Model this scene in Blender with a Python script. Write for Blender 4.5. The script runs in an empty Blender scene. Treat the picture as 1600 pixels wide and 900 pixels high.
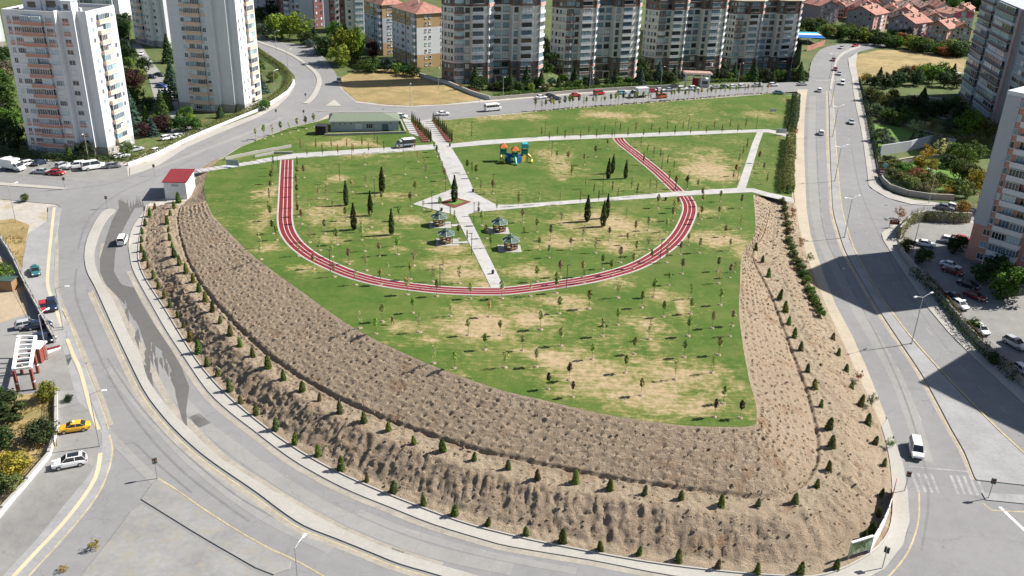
import bpy, bmesh, math, random
import numpy as np
from mathutils import Vector, Matrix
from mathutils.geometry import tessellate_polygon, delaunay_2d_cdt
from mathutils.bvhtree import BVHTree

# ------------------------------------------------------------------ camera, sky, sun, exposure
scn = bpy.context.scene
COL = scn.collection
random.seed(7)
RS = np.random.RandomState(11)
FOC, NADIR, CAMH = 1400.0, (700.0, 3450.0), 80.0
_d = Vector((NADIR[0]-800, -(NADIR[1]-450), -FOC)).normalized()
_U = -_d
_F = Vector((0, 0, -1)); _Y = (_F - _U*_F.dot(_U)).normalized(); _X = _Y.cross(_U)
CAMR = Matrix((_X, _Y, _U))                       # camera axes -> world axes
cam = bpy.data.cameras.new('camera'); camo = bpy.data.objects.new('camera', cam); COL.objects.link(camo)
cam.sensor_width = 36; cam.lens = 36*FOC/1600; cam.clip_start = 1; cam.clip_end = 20000
camo.matrix_world = Matrix.Translation((0, 0, CAMH)) @ CAMR.to_4x4()
scn.camera = camo
SUN_AZ, SUN_EL = math.atan2(.957, .289), math.radians(41)
wd = bpy.data.worlds.new('World'); scn.world = wd; wd.use_nodes = True
sky = wd.node_tree.nodes.new('ShaderNodeTexSky'); sky.sky_type = 'NISHITA'; sky.sun_disc = False
sky.sun_elevation = SUN_EL; sky.sun_rotation = SUN_AZ; sky.dust_density = 1.2
bg = wd.node_tree.nodes['Background']; bg.inputs[1].default_value = 0.055
wd.node_tree.links.new(sky.outputs[0], bg.inputs[0])
sl = bpy.data.lights.new('sun', 'SUN'); sl.energy = 5.0; sl.angle = math.radians(.5); sl.color = (1, .955, .88)
so = bpy.data.objects.new('sun', sl); COL.objects.link(so)
SUNV = Vector((math.sin(SUN_AZ)*math.cos(SUN_EL), math.cos(SUN_AZ)*math.cos(SUN_EL), math.sin(SUN_EL)))
so.rotation_euler = (-SUNV).to_track_quat('-Z', 'Y').to_euler()
scn.view_settings.view_transform = 'Standard'; scn.view_settings.look = 'None'
scn.view_settings.gamma = 1; scn.view_settings.use_curve_mapping = False; scn.view_settings.exposure = 0.9

# ------------------------------------------------------------------ terrain functions
KB = [(-1e5, 0.), (90, 0.), (130, 1.3), (175, 3.3), (220, 5.), (1e6, 5.)]
KP = [(-1e5, 8.), (125, 8.), (160, 6.), (190, 3.6), (215, 1.6), (235, .45), (250, .1), (1e6, .1)]
def base(y): return float(np.interp(y, [k[0] for k in KB], [k[1] for k in KB]))
def park(y): return base(y) + float(np.interp(y, [k[0] for k in KP], [k[1] for k in KP]))
KNB = [90, 130, 175, 220]; KNP = [90, 125, 130, 160, 175, 190, 215, 220, 235, 250]
SURF = {'base': (base, KNB), 'park': (park, KNP)}
def ray(px, py): return CAMR @ Vector((px-800, 450-py, -FOC))
def W(px, py, dz=0., surf='base'):
    """the point of the ground that shows at this pixel of the photograph"""
    fn = SURF[surf][0]; r = ray(px, py); z = 2.
    for _ in range(40):
        t = (z + dz - CAMH)/r.z; z = .5*z + .5*fn(r.y*t)
    return Vector((r.x*t, r.y*t, z+dz))
def PW(lst, surf='base', dz=0): return [W(a, b, dz, surf).xy for a, b in lst]
def pts(s):
    v = [float(q) for q in s.replace(',', ' ').split()]
    return list(zip(v[::2], v[1::2]))
def smooth(P, n=4, closed=False):
    """Catmull-Rom through 2D points"""
    P = [Vector(p) for p in P]; out = []; m = len(P)
    for i in range(m if closed else m-1):
        if closed: a, b, c, d = P[i-1], P[i], P[(i+1) % m], P[(i+2) % m]
        else: a, b, c, d = P[max(i-1, 0)], P[i], P[i+1], P[min(i+2, m-1)]
        for k in range(n):
            t = k/n
            out.append(.5*((2*b)+(c-a)*t+(2*a-5*b+4*c-d)*t*t+(3*b-a-3*c+d)*t**3))
    if not closed: out.append(P[-1])
    return out
def resample(P, n):
    P = np.array([tuple(p) for p in P]); s = np.r_[0, np.cumsum(np.linalg.norm(np.diff(P, axis=0), axis=1))]
    q = np.linspace(0, s[-1], n)
    return np.c_[np.interp(q, s, P[:, 0]), np.interp(q, s, P[:, 1])]
def every(P, step):
    P = np.array([tuple(p) for p in P]); L = np.linalg.norm(np.diff(P, axis=0), axis=1).sum()
    return [Vector(p) for p in resample(P, max(2, int(round(L/step))+1))]

# value noise
_LAT = RS.rand(256, 256)
def vnoise(x, y):
    xi = np.floor(x).astype(int); yi = np.floor(y).astype(int); fx = x-xi; fy = y-yi
    fx = fx*fx*(3-2*fx); fy = fy*fy*(3-2*fy)
    g = lambda a, b: _LAT[a % 256, b % 256]
    return (g(xi, yi)*(1-fx)+g(xi+1, yi)*fx)*(1-fy)+(g(xi, yi+1)*(1-fx)+g(xi+1, yi+1)*fx)*fy
def fbm(x, y, o=4):
    s = 0; a = .5
    for k in range(o): s = s+a*(vnoise(x*2**k+17*k, y*2**k+5*k)-.5); a *= .5
    return s

# ------------------------------------------------------------------ materials
M = {}
class NT:
    def __init__(s, name, rough=.8, spec=.3):
        s.m = bpy.data.materials.new(name); s.m.use_nodes = True; s.t = s.m.node_tree
        s.b = s.t.nodes['Principled BSDF']; s.b.inputs['Roughness'].default_value = rough
        s.b.inputs['Specular IOR Level'].default_value = spec
    def n(s, ty, **kw):
        q = s.t.nodes.new(ty)
        for k, v in kw.items():
            if hasattr(q, k) and not isinstance(v, bpy.types.NodeSocket): setattr(q, k, v)
        return q
    def l(s, a, b): s.t.links.new(a, b)
    def coord(s, kind='Object'): return s.n('ShaderNodeTexCoord').outputs[kind]
    def noise(s, scale, detail=4, vec=None, rough=.6):
        q = s.n('ShaderNodeTexNoise'); q.inputs['Scale'].default_value = scale; q.inputs['Detail'].default_value = detail
        q.inputs['Roughness'].default_value = rough
        if vec is not None: s.l(vec, q.inputs['Vector'])
        return q.outputs['Fac']
    def ramp(s, fac, stops):
        q = s.n('ShaderNodeValToRGB'); e = q.color_ramp.elements
        while len(e) < len(stops): e.new(.5)
        for el, (p, c) in zip(e, stops):
            el.position = p; el.color = (*c, 1) if len(c) == 3 else c
        s.l(fac, q.inputs[0]); return q.outputs['Color']
    def mix(s, fac, a, b, mode='MIX'):
        q = s.n('ShaderNodeMix'); q.data_type = 'RGBA'; q.blend_type = mode
        for sock, v in ((q.inputs[0], fac), (q.inputs[6], a), (q.inputs[7], b)):
            if isinstance(v, bpy.types.NodeSocket): s.l(v, sock)
            elif isinstance(v, (int, float)): sock.default_value = v
            else: sock.default_value = (*v, 1) if len(v) == 3 else v
        return q.outputs[2]
    def math(s, op, a, b=0.):
        q = s.n('ShaderNodeMath'); q.operation = op
        for sock, v in ((q.inputs[0], a), (q.inputs[1], b)):
            if isinstance(v, bpy.types.NodeSocket): s.l(v, sock)
            else: sock.default_value = v
        return q.outputs[0]
    def col(s, c):
        if isinstance(c, bpy.types.NodeSocket): s.l(c, s.b.inputs['Base Color'])
        else: s.b.inputs['Base Color'].default_value = (*c, 1)
    def bump(s, h, strength=.4, dist=.1):
        q = s.n('ShaderNodeBump'); q.inputs['Strength'].default_value = strength; q.inputs['Distance'].default_value = dist
        s.l(h, q.inputs['Height']); s.l(q.outputs[0], s.b.inputs['Normal'])
def mottled(name, c, var=.25, s1=.15, s2=3., rough=.85, bump=.15, spec=.25, tint=None):
    """a colour that wanders a little at a large and a small scale"""
    t = NT(name, rough, spec); v = t.coord()
    a = t.noise(s1, 5, v); b = t.noise(s2, 4, v)
    f = t.math('ADD', t.math('MULTIPLY', a, .6), t.math('MULTIPLY', b, .4))
    lo = tuple(x*(1-var) for x in c); hi = tuple(min(1, x*(1+var)) for x in c)
    cc = t.ramp(f, [(.32, lo), (.5, c), (.68, hi)])
    if tint: cc = t.mix(t.ramp(t.noise(s1*3, 3, v), [(.5, (0, 0, 0)), (.72, (1, 1, 1))]), cc, tint)
    t.col(cc)
    if bump: t.bump(b, bump, .05)
    M[name] = t.m; return t.m
def plain(name, c, rough=.5, spec=.4, metal=0., var=.08):
    t = NT(name, rough, spec); v = t.coord(); f = t.noise(1.3, 4, v)
    t.col(t.ramp(f, [(.3, tuple(x*(1-var) for x in c)), (.7, tuple(min(1, x*(1+var)) for x in c))]))
    t.b.inputs['Metallic'].default_value = metal; M[name] = t.m; return t.m
def asphalt(name, c, streak=.12):
    t = NT(name, .9, .2); v = t.coord()
    a = t.noise(.06, 4, v); b = t.noise(.5, 5, v, .7); g = t.noise(9, 3, v)
    cc = t.ramp(t.math('ADD', t.math('MULTIPLY', a, .55), t.math('MULTIPLY', b, .45)),
                [(.3, tuple(x*(1-streak*1.6) for x in c)), (.5, c), (.7, tuple(x*(1+streak*1.4) for x in c))])
    cc = t.mix(.16, cc, t.ramp(g, [(.35, (.5*c[0],)*3), (.65, (1.5*c[0],)*3)]))
    cr = t.n('ShaderNodeTexVoronoi'); cr.feature = 'DISTANCE_TO_EDGE'; cr.inputs['Scale'].default_value = .11
    wv = t.n('ShaderNodeVectorMath'); wv.operation = 'ADD'; sc = t.n('ShaderNodeTexNoise'); sc.inputs['Scale'].default_value = .4
    t.l(v, sc.inputs['Vector']); t.l(v, wv.inputs[0])
    mu = t.n('ShaderNodeVectorMath'); mu.operation = 'SCALE'; mu.inputs['Scale'].default_value = 3.; t.l(sc.outputs['Color'], mu.inputs[0])
    t.l(mu.outputs[0], wv.inputs[1]); t.l(wv.outputs[0], cr.inputs['Vector'])
    cc = t.mix(t.ramp(cr.outputs['Distance'], [(.0, (.45, .45, .45)), (.006, (0, 0, 0))]), cc, tuple(x*.55 for x in c))
    t.col(cc); t.bump(g, .12, .03); M[name] = t.m
asphalt('asphalt', (.215, .213, .212)); asphalt('asphalt_dark', (.135, .14, .15)); asphalt('asphalt_pale', (.25, .245, .235))
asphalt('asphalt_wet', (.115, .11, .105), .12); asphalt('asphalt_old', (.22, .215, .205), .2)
mottled('concrete', (.35, .335, .305), .16, .1, 2.); mottled('paving', (.27, .27, .268), .2, .25, 2.5); mottled('kerb', (.36, .34, .31), .12)
mottled('path_slab', (.38, .372, .36), .15, .12, 1.5, tint=(.30, .29, .275)); mottled('tactile', (.50, .43, .29), .12)
mottled('tyre_mark', (.175, .172, .17), .15, .5, 2.); mottled('line_yellow', (.40, .335, .20), .3, .5, 2.); mottled('line_white', (.60, .59, .58), .15, .5, 2.); mottled('line_worn', (.275, .272, .268), .3, .5, 2.); mottled('gutter_dust', (.30, .275, .235), .25, .3, 2.)
mottled('dry_grass', (.29, .215, .10), .4, .09, 1.8, bump=.6, tint=(.19, .165, .065)); mottled('soil', (.36, .285, .20), .22, .12, 1.4, bump=.4)
mottled('sand', (.40, .345, .265), .14, .15, 1.2, bump=.2); mottled('lot_dirt', (.40, .37, .33), .2, .1, 1., tint=(.30, .25, .15))
mottled('garden', (.075, .105, .032), .45, .1, .9, bump=.5, tint=(.14, .12, .05)); mottled('lawn_bright', (.10, .19, .03), .25, .12, 1.5, bump=.3)
mottled('track_red', (.17, .018, .022), .12, .3, 3.); mottled('mulch', (.14, .05, .035), .4, .6, 4., bump=.5)
mottled('weedy', (.235, .233, .226), .2, .2, 1.5, tint=(.255, .24, .20))
t = NT('lawn', .9, .15); v = t.coord()
at = t.n('ShaderNodeAttribute'); at.attribute_name = 'dry'; dr = at.outputs['Fac']
n1 = t.noise(.09, 4, v); n2 = t.noise(.8, 5, v, .7); n3 = t.noise(7, 3, v)
g = t.ramp(t.math('ADD', t.math('MULTIPLY', n1, .5), t.math('MULTIPLY', n2, .5)), [(.3, (.026, .068, .009)), (.5, (.052, .110, .015)), (.7, (.095, .142, .028))])
g = t.mix(.35, g, t.ramp(n3, [(.3, (.024, .055, .008)), (.7, (.125, .175, .04))]))
mp = t.n('ShaderNodeMapping'); mp.inputs['Rotation'].default_value = (0, 0, .45); mp.inputs['Scale'].default_value = (.35, 2.6, 1); t.l(v, mp.inputs['Vector'])
st = t.noise(.8, 4, mp.outputs[0], .7)
f = t.math('ADD', dr, t.math('MULTIPLY', t.math('SUBTRACT', st, .5), 1.25)); f = t.math('ADD', f, t.math('MULTIPLY', t.math('SUBTRACT', n2, .5), 1.5)); f = t.math('ADD', f, t.math('MULTIPLY', t.math('SUBTRACT', n3, .5), .5))
ny = t.noise(.16, 5, v, .65); g = t.mix(t.ramp(ny, [(.42, (0, 0, 0)), (.68, (.38, .38, .38))]), g, t.ramp(n3, [(.3, (.13, .135, .035)), (.7, (.21, .20, .075))]))
dirt = t.ramp(n2, [(.3, (.27, .20, .115)), (.7, (.40, .31, .19))])
yel = t.mix(t.ramp(f, [(.14, (0, 0, 0)), (.5, (.85, .85, .85))]), g, (.19, .18, .06))
t.col(t.mix(t.ramp(f, [(.40, (0, 0, 0)), (.85, (1, 1, 1))]), yel, dirt)); t.bump(n3, .5, .12); M['lawn'] = t.m
t = NT('bank_soil', .95, .1); v = t.coord(); n1 = t.noise(.07, 4, v); n2 = t.noise(.9, 6, v, .7); n3 = t.noise(6, 4, v, .7)
at = t.n('ShaderNodeAttribute'); at.attribute_name = 'tone'
c = t.ramp(t.math('ADD', t.math('MULTIPLY', n1, .4), t.math('MULTIPLY', n2, .6)), [(.3, (.26, .195, .138)), (.5, (.36, .278, .20)), (.7, (.43, .345, .255))])
c = t.mix(t.math('MULTIPLY', at.outputs['Fac'], 1.), c, t.ramp(n2, [(.3, (.385, .305, .215)), (.7, (.50, .41, .30))]))
c = t.mix(.3, c, t.ramp(n3, [(.3, (.15, .11, .075)), (.7, (.42, .34, .25))]))
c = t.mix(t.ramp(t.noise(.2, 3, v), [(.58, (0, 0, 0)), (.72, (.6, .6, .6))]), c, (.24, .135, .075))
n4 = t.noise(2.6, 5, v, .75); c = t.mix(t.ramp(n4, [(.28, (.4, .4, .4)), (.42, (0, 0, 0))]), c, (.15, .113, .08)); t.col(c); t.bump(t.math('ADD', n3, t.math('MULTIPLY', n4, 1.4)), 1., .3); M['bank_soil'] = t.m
def objcol(name, rough, spec, coat=0., metal=0., leaf=False):
    t = NT(name, rough, spec); oi = t.n('ShaderNodeObjectInfo'); v = t.coord()
    if leaf:
        cl = t.ramp(t.noise(.9, 3, v), [(.3, (.7, .72, .7)), (.5, (1.05, 1.05, 1.0)), (.7, (1.6, 1.5, 1.3))])
        at = t.n('ShaderNodeAttribute'); at.attribute_name = 'leaf'
        c2 = t.mix(1., oi.outputs['Color'], cl, 'MULTIPLY')
        c2 = t.mix(1., c2, t.ramp(at.outputs['Fac'], [(0, (.65, .7, .65)), (.5, (1.1, 1.1, 1.05)), (1, (1.7, 1.55, 1.25))]), 'MULTIPLY')
        t.col(c2)
        tl = t.n('ShaderNodeBsdfTranslucent'); t.l(c2, tl.inputs['Color']); mx = t.n('ShaderNodeMixShader'); mx.inputs[0].default_value = .3
        t.l(t.b.outputs[0], mx.inputs[1]); t.l(tl.outputs[0], mx.inputs[2]); t.l(mx.outputs[0], t.t.nodes['Material Output'].inputs['Surface'])
    else:
        t.col(t.mix(1., oi.outputs['Color'], t.ramp(t.noise(2, 3, v), [(.3, (.94, .94, .94)), (.7, (1.04, 1.04, 1.04))]), 'MULTIPLY'))
    if coat: t.b.inputs['Coat Weight'].default_value = coat; t.b.inputs['Coat Roughness'].default_value = .08
    t.b.inputs['Metallic'].default_value = metal; M[name] = t.m
objcol('car_paint', .35, .5, .6); objcol('paint', .6, .35); objcol('leaves', .75, .2, leaf=True); objcol('tile_any', .8, .2)
t = NT('pane_glass', .12, .6); oi = t.n('ShaderNodeObjectInfo')
t.col(t.ramp(oi.outputs['Random'], [(0, (.02, .028, .038)), (.16, (.09, .15, .20)), (.30, (.19, .30, .36)), (.52, (.36, .49, .54)), (.7, (.045, .06, .075)), (.84, (.60, .62, .62)), (.95, (.10, .075, .06))]))
for e in t.t.nodes:
    if e.type == 'VALTORGB': e.color_ramp.interpolation = 'CONSTANT'
M['pane_glass'] = t.m
plain('car_glass', (.018, .022, .028), .08, .7); plain('rubber', (.018, .018, .019), .8); plain('rim_metal', (.45, .46, .48), .35, .5, .7)
plain('lamp_white', (.8, .8, .78), .3); plain('lamp_red', (.35, .02, .02), .3); plain('dark_trim', (.03, .03, .033), .6)
plain('steel', (.42, .43, .45), .45, .5, .6); plain('steel_dark', (.045, .05, .055), .5); plain('white_paint', (.78, .78, .77), .6)
plain('frame_white', (.72, .73, .74), .5); plain('frame_dark', (.07, .06, .055), .5); plain('bark', (.16, .115, .08), .9); plain('bark_pale', (.33, .29, .24), .9)
plain('roof_green', (.045, .085, .064), .55); plain('roof_sage', (.165, .195, .145), .6); plain('roof_red', (.18, .018, .024), .6); plain('wood', (.28, .17, .09), .7); plain('rust_red', (.22, .06, .04), .7)
plain('black_box', (.02, .02, .02), .7); plain('signal_dark', (.03, .035, .03), .6)
def wallmat(name, c, line=2.8):
    t = NT(name, .85, .25); v = t.coord(); a = t.noise(.12, 5, v); b = t.noise(1.5, 4, v)
    mp = t.n('ShaderNodeMapping'); mp.inputs['Scale'].default_value = (1.4, 1.4, .12); t.l(v, mp.inputs['Vector']); s = t.noise(.9, 4, mp.outputs[0])
    f = t.math('ADD', t.math('MULTIPLY', a, .4), t.math('ADD', t.math('MULTIPLY', b, .2), t.math('MULTIPLY', s, .4)))
    t.col(t.ramp(f, [(.3, tuple(x*.86 for x in c)), (.5, c), (.7, tuple(min(.9, x*1.06) for x in c))])); t.bump(b, .08, .02); M[name] = t.m
for nm, c in dict(wall_white=(.62, .635, .66), wall_grey=(.42, .44, .46), wall_pink=(.47, .255, .205), wall_peach=(.63, .45, .34), wall_brown=(.195, .145, .13), wall_cream=(.61, .60, .575),
                  wall_maroon=(.20, .085, .085), wall_ochre=(.42, .29, .155), wall_tan=(.33, .235, .15), wall_rose=(.50, .275, .235), wall_mauve=(.33, .25, .29), wall_lilac=(.40, .36, .40),
                  wall_sand=(.55, .48, .38), wall_bluegrey=(.40, .43, .47), stone=(.34, .32, .29), wall_magenta=(.45, .10, .17)).items(): wallmat(nm, c)
def tilemat(name, c):
    t = NT(name, .8, .2); v = t.coord('UV'); v = t.coord()
    w = t.n('ShaderNodeTexWave'); w.inputs['Scale'].default_value = 1.6; w.inputs['Distortion'].default_value = .3; t.l(v, w.inputs['Vector'])
    a = t.noise(.5, 5, v); t.col(t.ramp(a, [(.3, tuple(x*.7 for x in c)), (.5, c), (.7, tuple(min(.9, x*1.25) for x in c))])); t.bump(w.outputs['Fac'], .5, .05); M[name] = t.m
tilemat('roof_tile', (.36, .175, .14)); tilemat('roof_tile_pale', (.40, .26, .225))

# ------------------------------------------------------------------ mesh builder
class MB:
    def __init__(s): s.v = []; s.f = []; s.m = []; s.mats = []
    def mi(s, m):
        m = M[m] if isinstance(m, str) else m
        if m not in s.mats: s.mats.append(m)
        return s.mats.index(m)
    def add(s, vs, fs, m):
        o = len(s.v); s.v += [tuple(q) for q in vs]; k = s.mi(m)
        for f in fs: s.f.append([o+i for i in f]); s.m.append(k)
    def box(s, c, d, m, rot=0., taper=1.):
        x, y, z = d[0]/2, d[1]/2, d[2]/2; ca, sa = math.cos(rot), math.sin(rot); vs = []
        for k, zz in enumerate((-z, z)):
            q = 1 if k == 0 else taper
            for a, b in ((-x, -y), (x, -y), (x, y), (-x, y)):
                a *= q; b *= q
                vs.append((c[0]+a*ca-b*sa, c[1]+a*sa+b*ca, c[2]+zz))
        s.add(vs, [(3, 2, 1, 0), (4, 5, 6, 7), (0, 1, 5, 4), (1, 2, 6, 5), (2, 3, 7, 6), (3, 0, 4, 7)], m)
    def b2(s, lo, hi, m): s.box([(a+b)/2 for a, b in zip(lo, hi)], [b-a for a, b in zip(lo, hi)], m)
    def prism(s, poly, z0, z1, m, top=None):
        n = len(poly); vs = [(p[0], p[1], z0) for p in poly]+[(p[0], p[1], z1) for p in poly]
        s.add(vs, [(i, (i+1) % n, n+(i+1) % n, n+i) for i in range(n)], m)
        tr = tessellate_polygon([[Vector((p[0], p[1], 0)) for p in poly]])
        up = []
        for a, b, c in tr:
            A, B, C = (Vector(poly[i][:2]) for i in (a, b, c))
            if (B-A).cross(C-A) < 0: b, c = c, b
            up.append((a, b, c))
        s.add([(p[0], p[1], z1) for p in poly], up, top or m)
        s.add([(p[0], p[1], z0) for p in poly], [(c, b, a) for a, b, c in up], m)
    def tube(s, P, r, m, n=6, caps=True):
        P = [Vector(p) for p in P]; rr = r if isinstance(r, (list, tuple)) else [r]*len(P); vs = []
        for i, p in enumerate(P):
            d = (P[min(i+1, len(P)-1)]-P[max(i-1, 0)]).normalized()
            a = d.orthogonal().normalized() if abs(d.z) < .95 else Vector((1, 0, 0)); a = (a-d*a.dot(d)).normalized(); b = d.cross(a)
            vs += [p+(a*math.cos(2*math.pi*k/n)+b*math.sin(2*math.pi*k/n))*rr[i] for k in range(n)]
        fs = []
        for i in range(len(P)-1):
            for k in range(n): fs.append((i*n+k, i*n+(k+1) % n, (i+1)*n+(k+1) % n, (i+1)*n+k))
        if caps: fs += [tuple(range(n-1, -1, -1)), tuple((len(P)-1)*n+k for k in range(n))]
        s.add(vs, fs, m)
    def cone(s, c, r0, r1, h, m, n=12, rot=0.):
        vs = []
        for r, z in ((r0, 0), (r1, h)): vs += [(c[0]+r*math.cos(rot+2*math.pi*k/n), c[1]+r*math.sin(rot+2*math.pi*k/n), c[2]+z) for k in range(n)]
        s.add(vs, [(k, (k+1) % n, n+(k+1) % n, n+k) for k in range(n)]+[tuple(range(n-1, -1, -1)), tuple(range(n, 2*n))], m)
    def ball(s, c, r, m, nu=10, nv=6, sz=1.):
        vs = [(c[0], c[1], c[2]-r*sz)]; fs = []
        for j in range(1, nv):
            a = math.pi*j/nv-math.pi/2
            vs += [(c[0]+r*math.cos(a)*math.cos(2*math.pi*k/nu), c[1]+r*math.cos(a)*math.sin(2*math.pi*k/nu), c[2]+r*sz*math.sin(a)) for k in range(nu)]
        vs.append((c[0], c[1], c[2]+r*sz)); e = len(vs)-1
        for k in range(nu):
            fs.append((0, 1+(k+1) % nu, 1+k)); fs.append((e, e-nu+k, e-nu+(k+1) % nu))
            for j in range(nv-2): q = 1+j*nu; fs.append((q+k, q+(k+1) % nu, q+nu+(k+1) % nu, q+nu+k))
        s.add(vs, fs, m)
    def mesh(s, name, shade=False):
        me = bpy.data.meshes.new(name); me.from_pydata(s.v, [], s.f)
        for m in s.mats: me.materials.append(m)
        me.polygons.foreach_set('material_index', s.m)
        if shade: me.polygons.foreach_set('use_smooth', [True]*len(s.f))
        me.update(); return me
    def build(s, name, parent=None, loc=None, rz=0., shade=False):
        return ob(name, s.mesh(name, shade), parent, loc, rz)
def ob(name, data, parent=None, loc=None, rz=0.):
    o = bpy.data.objects.new(name, data); COL.objects.link(o)
    if parent: o.parent = parent
    if loc is not None: o.location = loc
    if rz: o.rotation_euler.z = rz
    return o
def tag(o, label=None, cat=None, group=None, kind=None):
    if label: o['label'] = label
    if cat: o['category'] = cat
    if group: o['group'] = group
    if kind: o['kind'] = kind
    return o
def thing(name, label, cat, loc=(0, 0, 0), rz=0., group=None): return tag(ob(name, None, None, loc, rz), label, cat, group)
def copy_thing(root, loc, rz=0., scale=None, label=None, group=None, color=None, cat=None):
    r = root.copy(); COL.objects.link(r); r.location = loc; r.rotation_euler = (0, 0, rz)
    if scale: r.scale = scale if hasattr(scale, '__len__') else (scale,)*3
    if label: r['label'] = label
    if group: r['group'] = group
    if cat: r['category'] = cat
    if color: r.color = color
    for ch in KIDS[root.name]:
        c = ch.copy(); COL.objects.link(c); c.parent = r
        if color: c.color = color
        for g in KIDS.get(ch.name, ()):
            d = g.copy(); COL.objects.link(d); d.parent = c
            if color: d.color = color
    return r
KIDS = {}
def reg(root):
    KIDS[root.name] = list(root.children)
    for c in root.children:
        if c.children: KIDS[c.name] = list(c.children)
    return root
def bury(o):
    """drop a prototype that only served as a source for copies"""
    for c in list(KIDS.get(o.name, ())):
        for g in KIDS.get(c.name, ()): bpy.data.objects.remove(g)
        bpy.data.objects.remove(c)
    bpy.data.objects.remove(o)
ORD = ['first', 'second', 'third', 'fourth', 'fifth', 'sixth', 'seventh', 'eighth', 'ninth', 'tenth', 'eleventh', 'twelfth', 'thirteenth', 'fourteenth', 'fifteenth', 'sixteenth', 'seventeenth', 'eighteenth', 'nineteenth', 'twentieth']
TENS = {2: 'twenty', 3: 'thirty', 4: 'forty', 5: 'fifty', 6: 'sixty', 7: 'seventy', 8: 'eighty', 9: 'ninety'}
def nth(i):
    if i < 20: return ORD[i]
    i += 1
    return TENS[i//10].replace('ty', 'tieth') if i % 10 == 0 else TENS[i//10]+'-'+ORD[i % 10-1]

# ------------------------------------------------------------------ flat ground sheets and kerbed slabs
def drape(bm, surf, off):
    fn, kn = SURF[surf]
    for y in kn:
        bmesh.ops.bisect_plane(bm, geom=bm.verts[:]+bm.edges[:]+bm.faces[:], plane_co=(0, y, 0), plane_no=(0, 1, 0), dist=1e-5)
    for v in bm.verts: v.co.z = fn(v.co.y)+off
def sheet(name, poly, mat, off, surf='base', kerb=0., kind='structure', side='kerb', parent=None):
    poly = [Vector((p[0], p[1], 0)) for p in poly]
    bm = bmesh.new(); vs = [bm.verts.new(p) for p in poly]
    for tr in tessellate_polygon([poly]):
        A, B, C = (poly[i] for i in tr)
        if abs((B-A).cross(C-A).z) < 1e-7: continue
        if (B-A).cross(C-A).z < 0: tr = tr[::-1]
        try: bm.faces.new([vs[i] for i in tr])
        except ValueError: pass
    drape(bm, surf, off)
    if kerb:
        be = [e for e in bm.edges if e.is_boundary]
        r = bmesh.ops.extrude_edge_only(bm, edges=be)
        for g in r['geom']:
            if isinstance(g, bmesh.types.BMVert): g.co.z -= kerb+.05
        for f in bm.faces:
            if abs(f.normal.z) < .5 or f.calc_area() < 0: f.material_index = 1
        bm.normal_update()
        for f in bm.faces:
            if abs(f.normal.z) < .5: f.material_index = 1
    me = bpy.data.meshes.new(name); bm.to_mesh(me); bm.free()
    me.materials.append(M[mat]); me.materials.append(M[side])
    o = ob(name, me, parent)
    if kind: o['kind'] = kind
    return o
def ribbon(name, line, width, mat, off, surf='base', kind='structure', step=2., kerb=0., dash=None, parent=None):
    """a strip of constant width along a line; dash = (on, off) metres"""
    fn, kn = SURF[surf]
    P = every(line, step if not dash else .5); bm = bmesh.new()
    N = []
    for i, p in enumerate(P):
        d = (P[min(i+1, len(P)-1)]-P[max(i-1, 0)]).normalized(); N.append(Vector((-d.y, d.x)))
    rows = []
    for p, n in zip(P, N):
        rows.append([bm.verts.new((*(p+n*width/2*s), 0)) for s in (1, -1)])
    acc = 0
    for i in range(len(P)-1):
        acc += (P[i+1]-P[i]).length
        if dash and acc % sum(dash) > dash[0]: continue
        bm.faces.new((rows[i][0], rows[i][1], rows[i+1][1], rows[i+1][0]))
    if dash: bmesh.ops.delete(bm, geom=[v for v in bm.verts if not v.link_faces], context='VERTS')
    drape(bm, surf, off)
    if kerb:
        r = bmesh.ops.extrude_edge_only(bm, edges=[e for e in bm.edges if e.is_boundary])
        for g in r['geom']:
            if isinstance(g, bmesh.types.BMVert): g.co.z -= kerb+.05
    me = bpy.data.meshes.new(name); bm.to_mesh(me); bm.free(); me.materials.append(M[mat])
    o = ob(name, me, parent)
    if kind: o['kind'] = kind
    return o
# ================================================================== GROUND
bm = bmesh.new()
ys = [-300, 0, 60]+KNB+[300]+list(range(340, 512, 4))+[520, 700, 1200, 3000, 9000]; xs = [-6000, -900, -300, -100]+list(range(0, 168, 4))+[200, 300, 900, 6000]
def dip(x, y):      # the curved towers stand on ground that falls away behind the street garden
    if not (351 < y < 505): return 0.
    lo, hi = 14+(y-350)*.05, 113+(y-356)*.30
    return -max(0., min(17.5, .165*(y-346), (x-lo)*2, (hi-x)*2, (505-y)*2))
gv = [[bm.verts.new((x, y, base(y)-.06+dip(x, y))) for x in xs] for y in ys]
for j in range(len(ys)-1):
    for i in range(len(xs)-1): bm.faces.new((gv[j][i], gv[j][i+1], gv[j+1][i+1], gv[j+1][i]))
me = bpy.data.meshes.new('ground'); bm.to_mesh(me); bm.free(); me.materials.append(M['lot_dirt']); me.materials.append(M['garden'])
for f in me.polygons:
    if f.center.y > 345 or f.center.x > 120: f.material_index = 1
tag(ob('ground', me), kind='structure')

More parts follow.
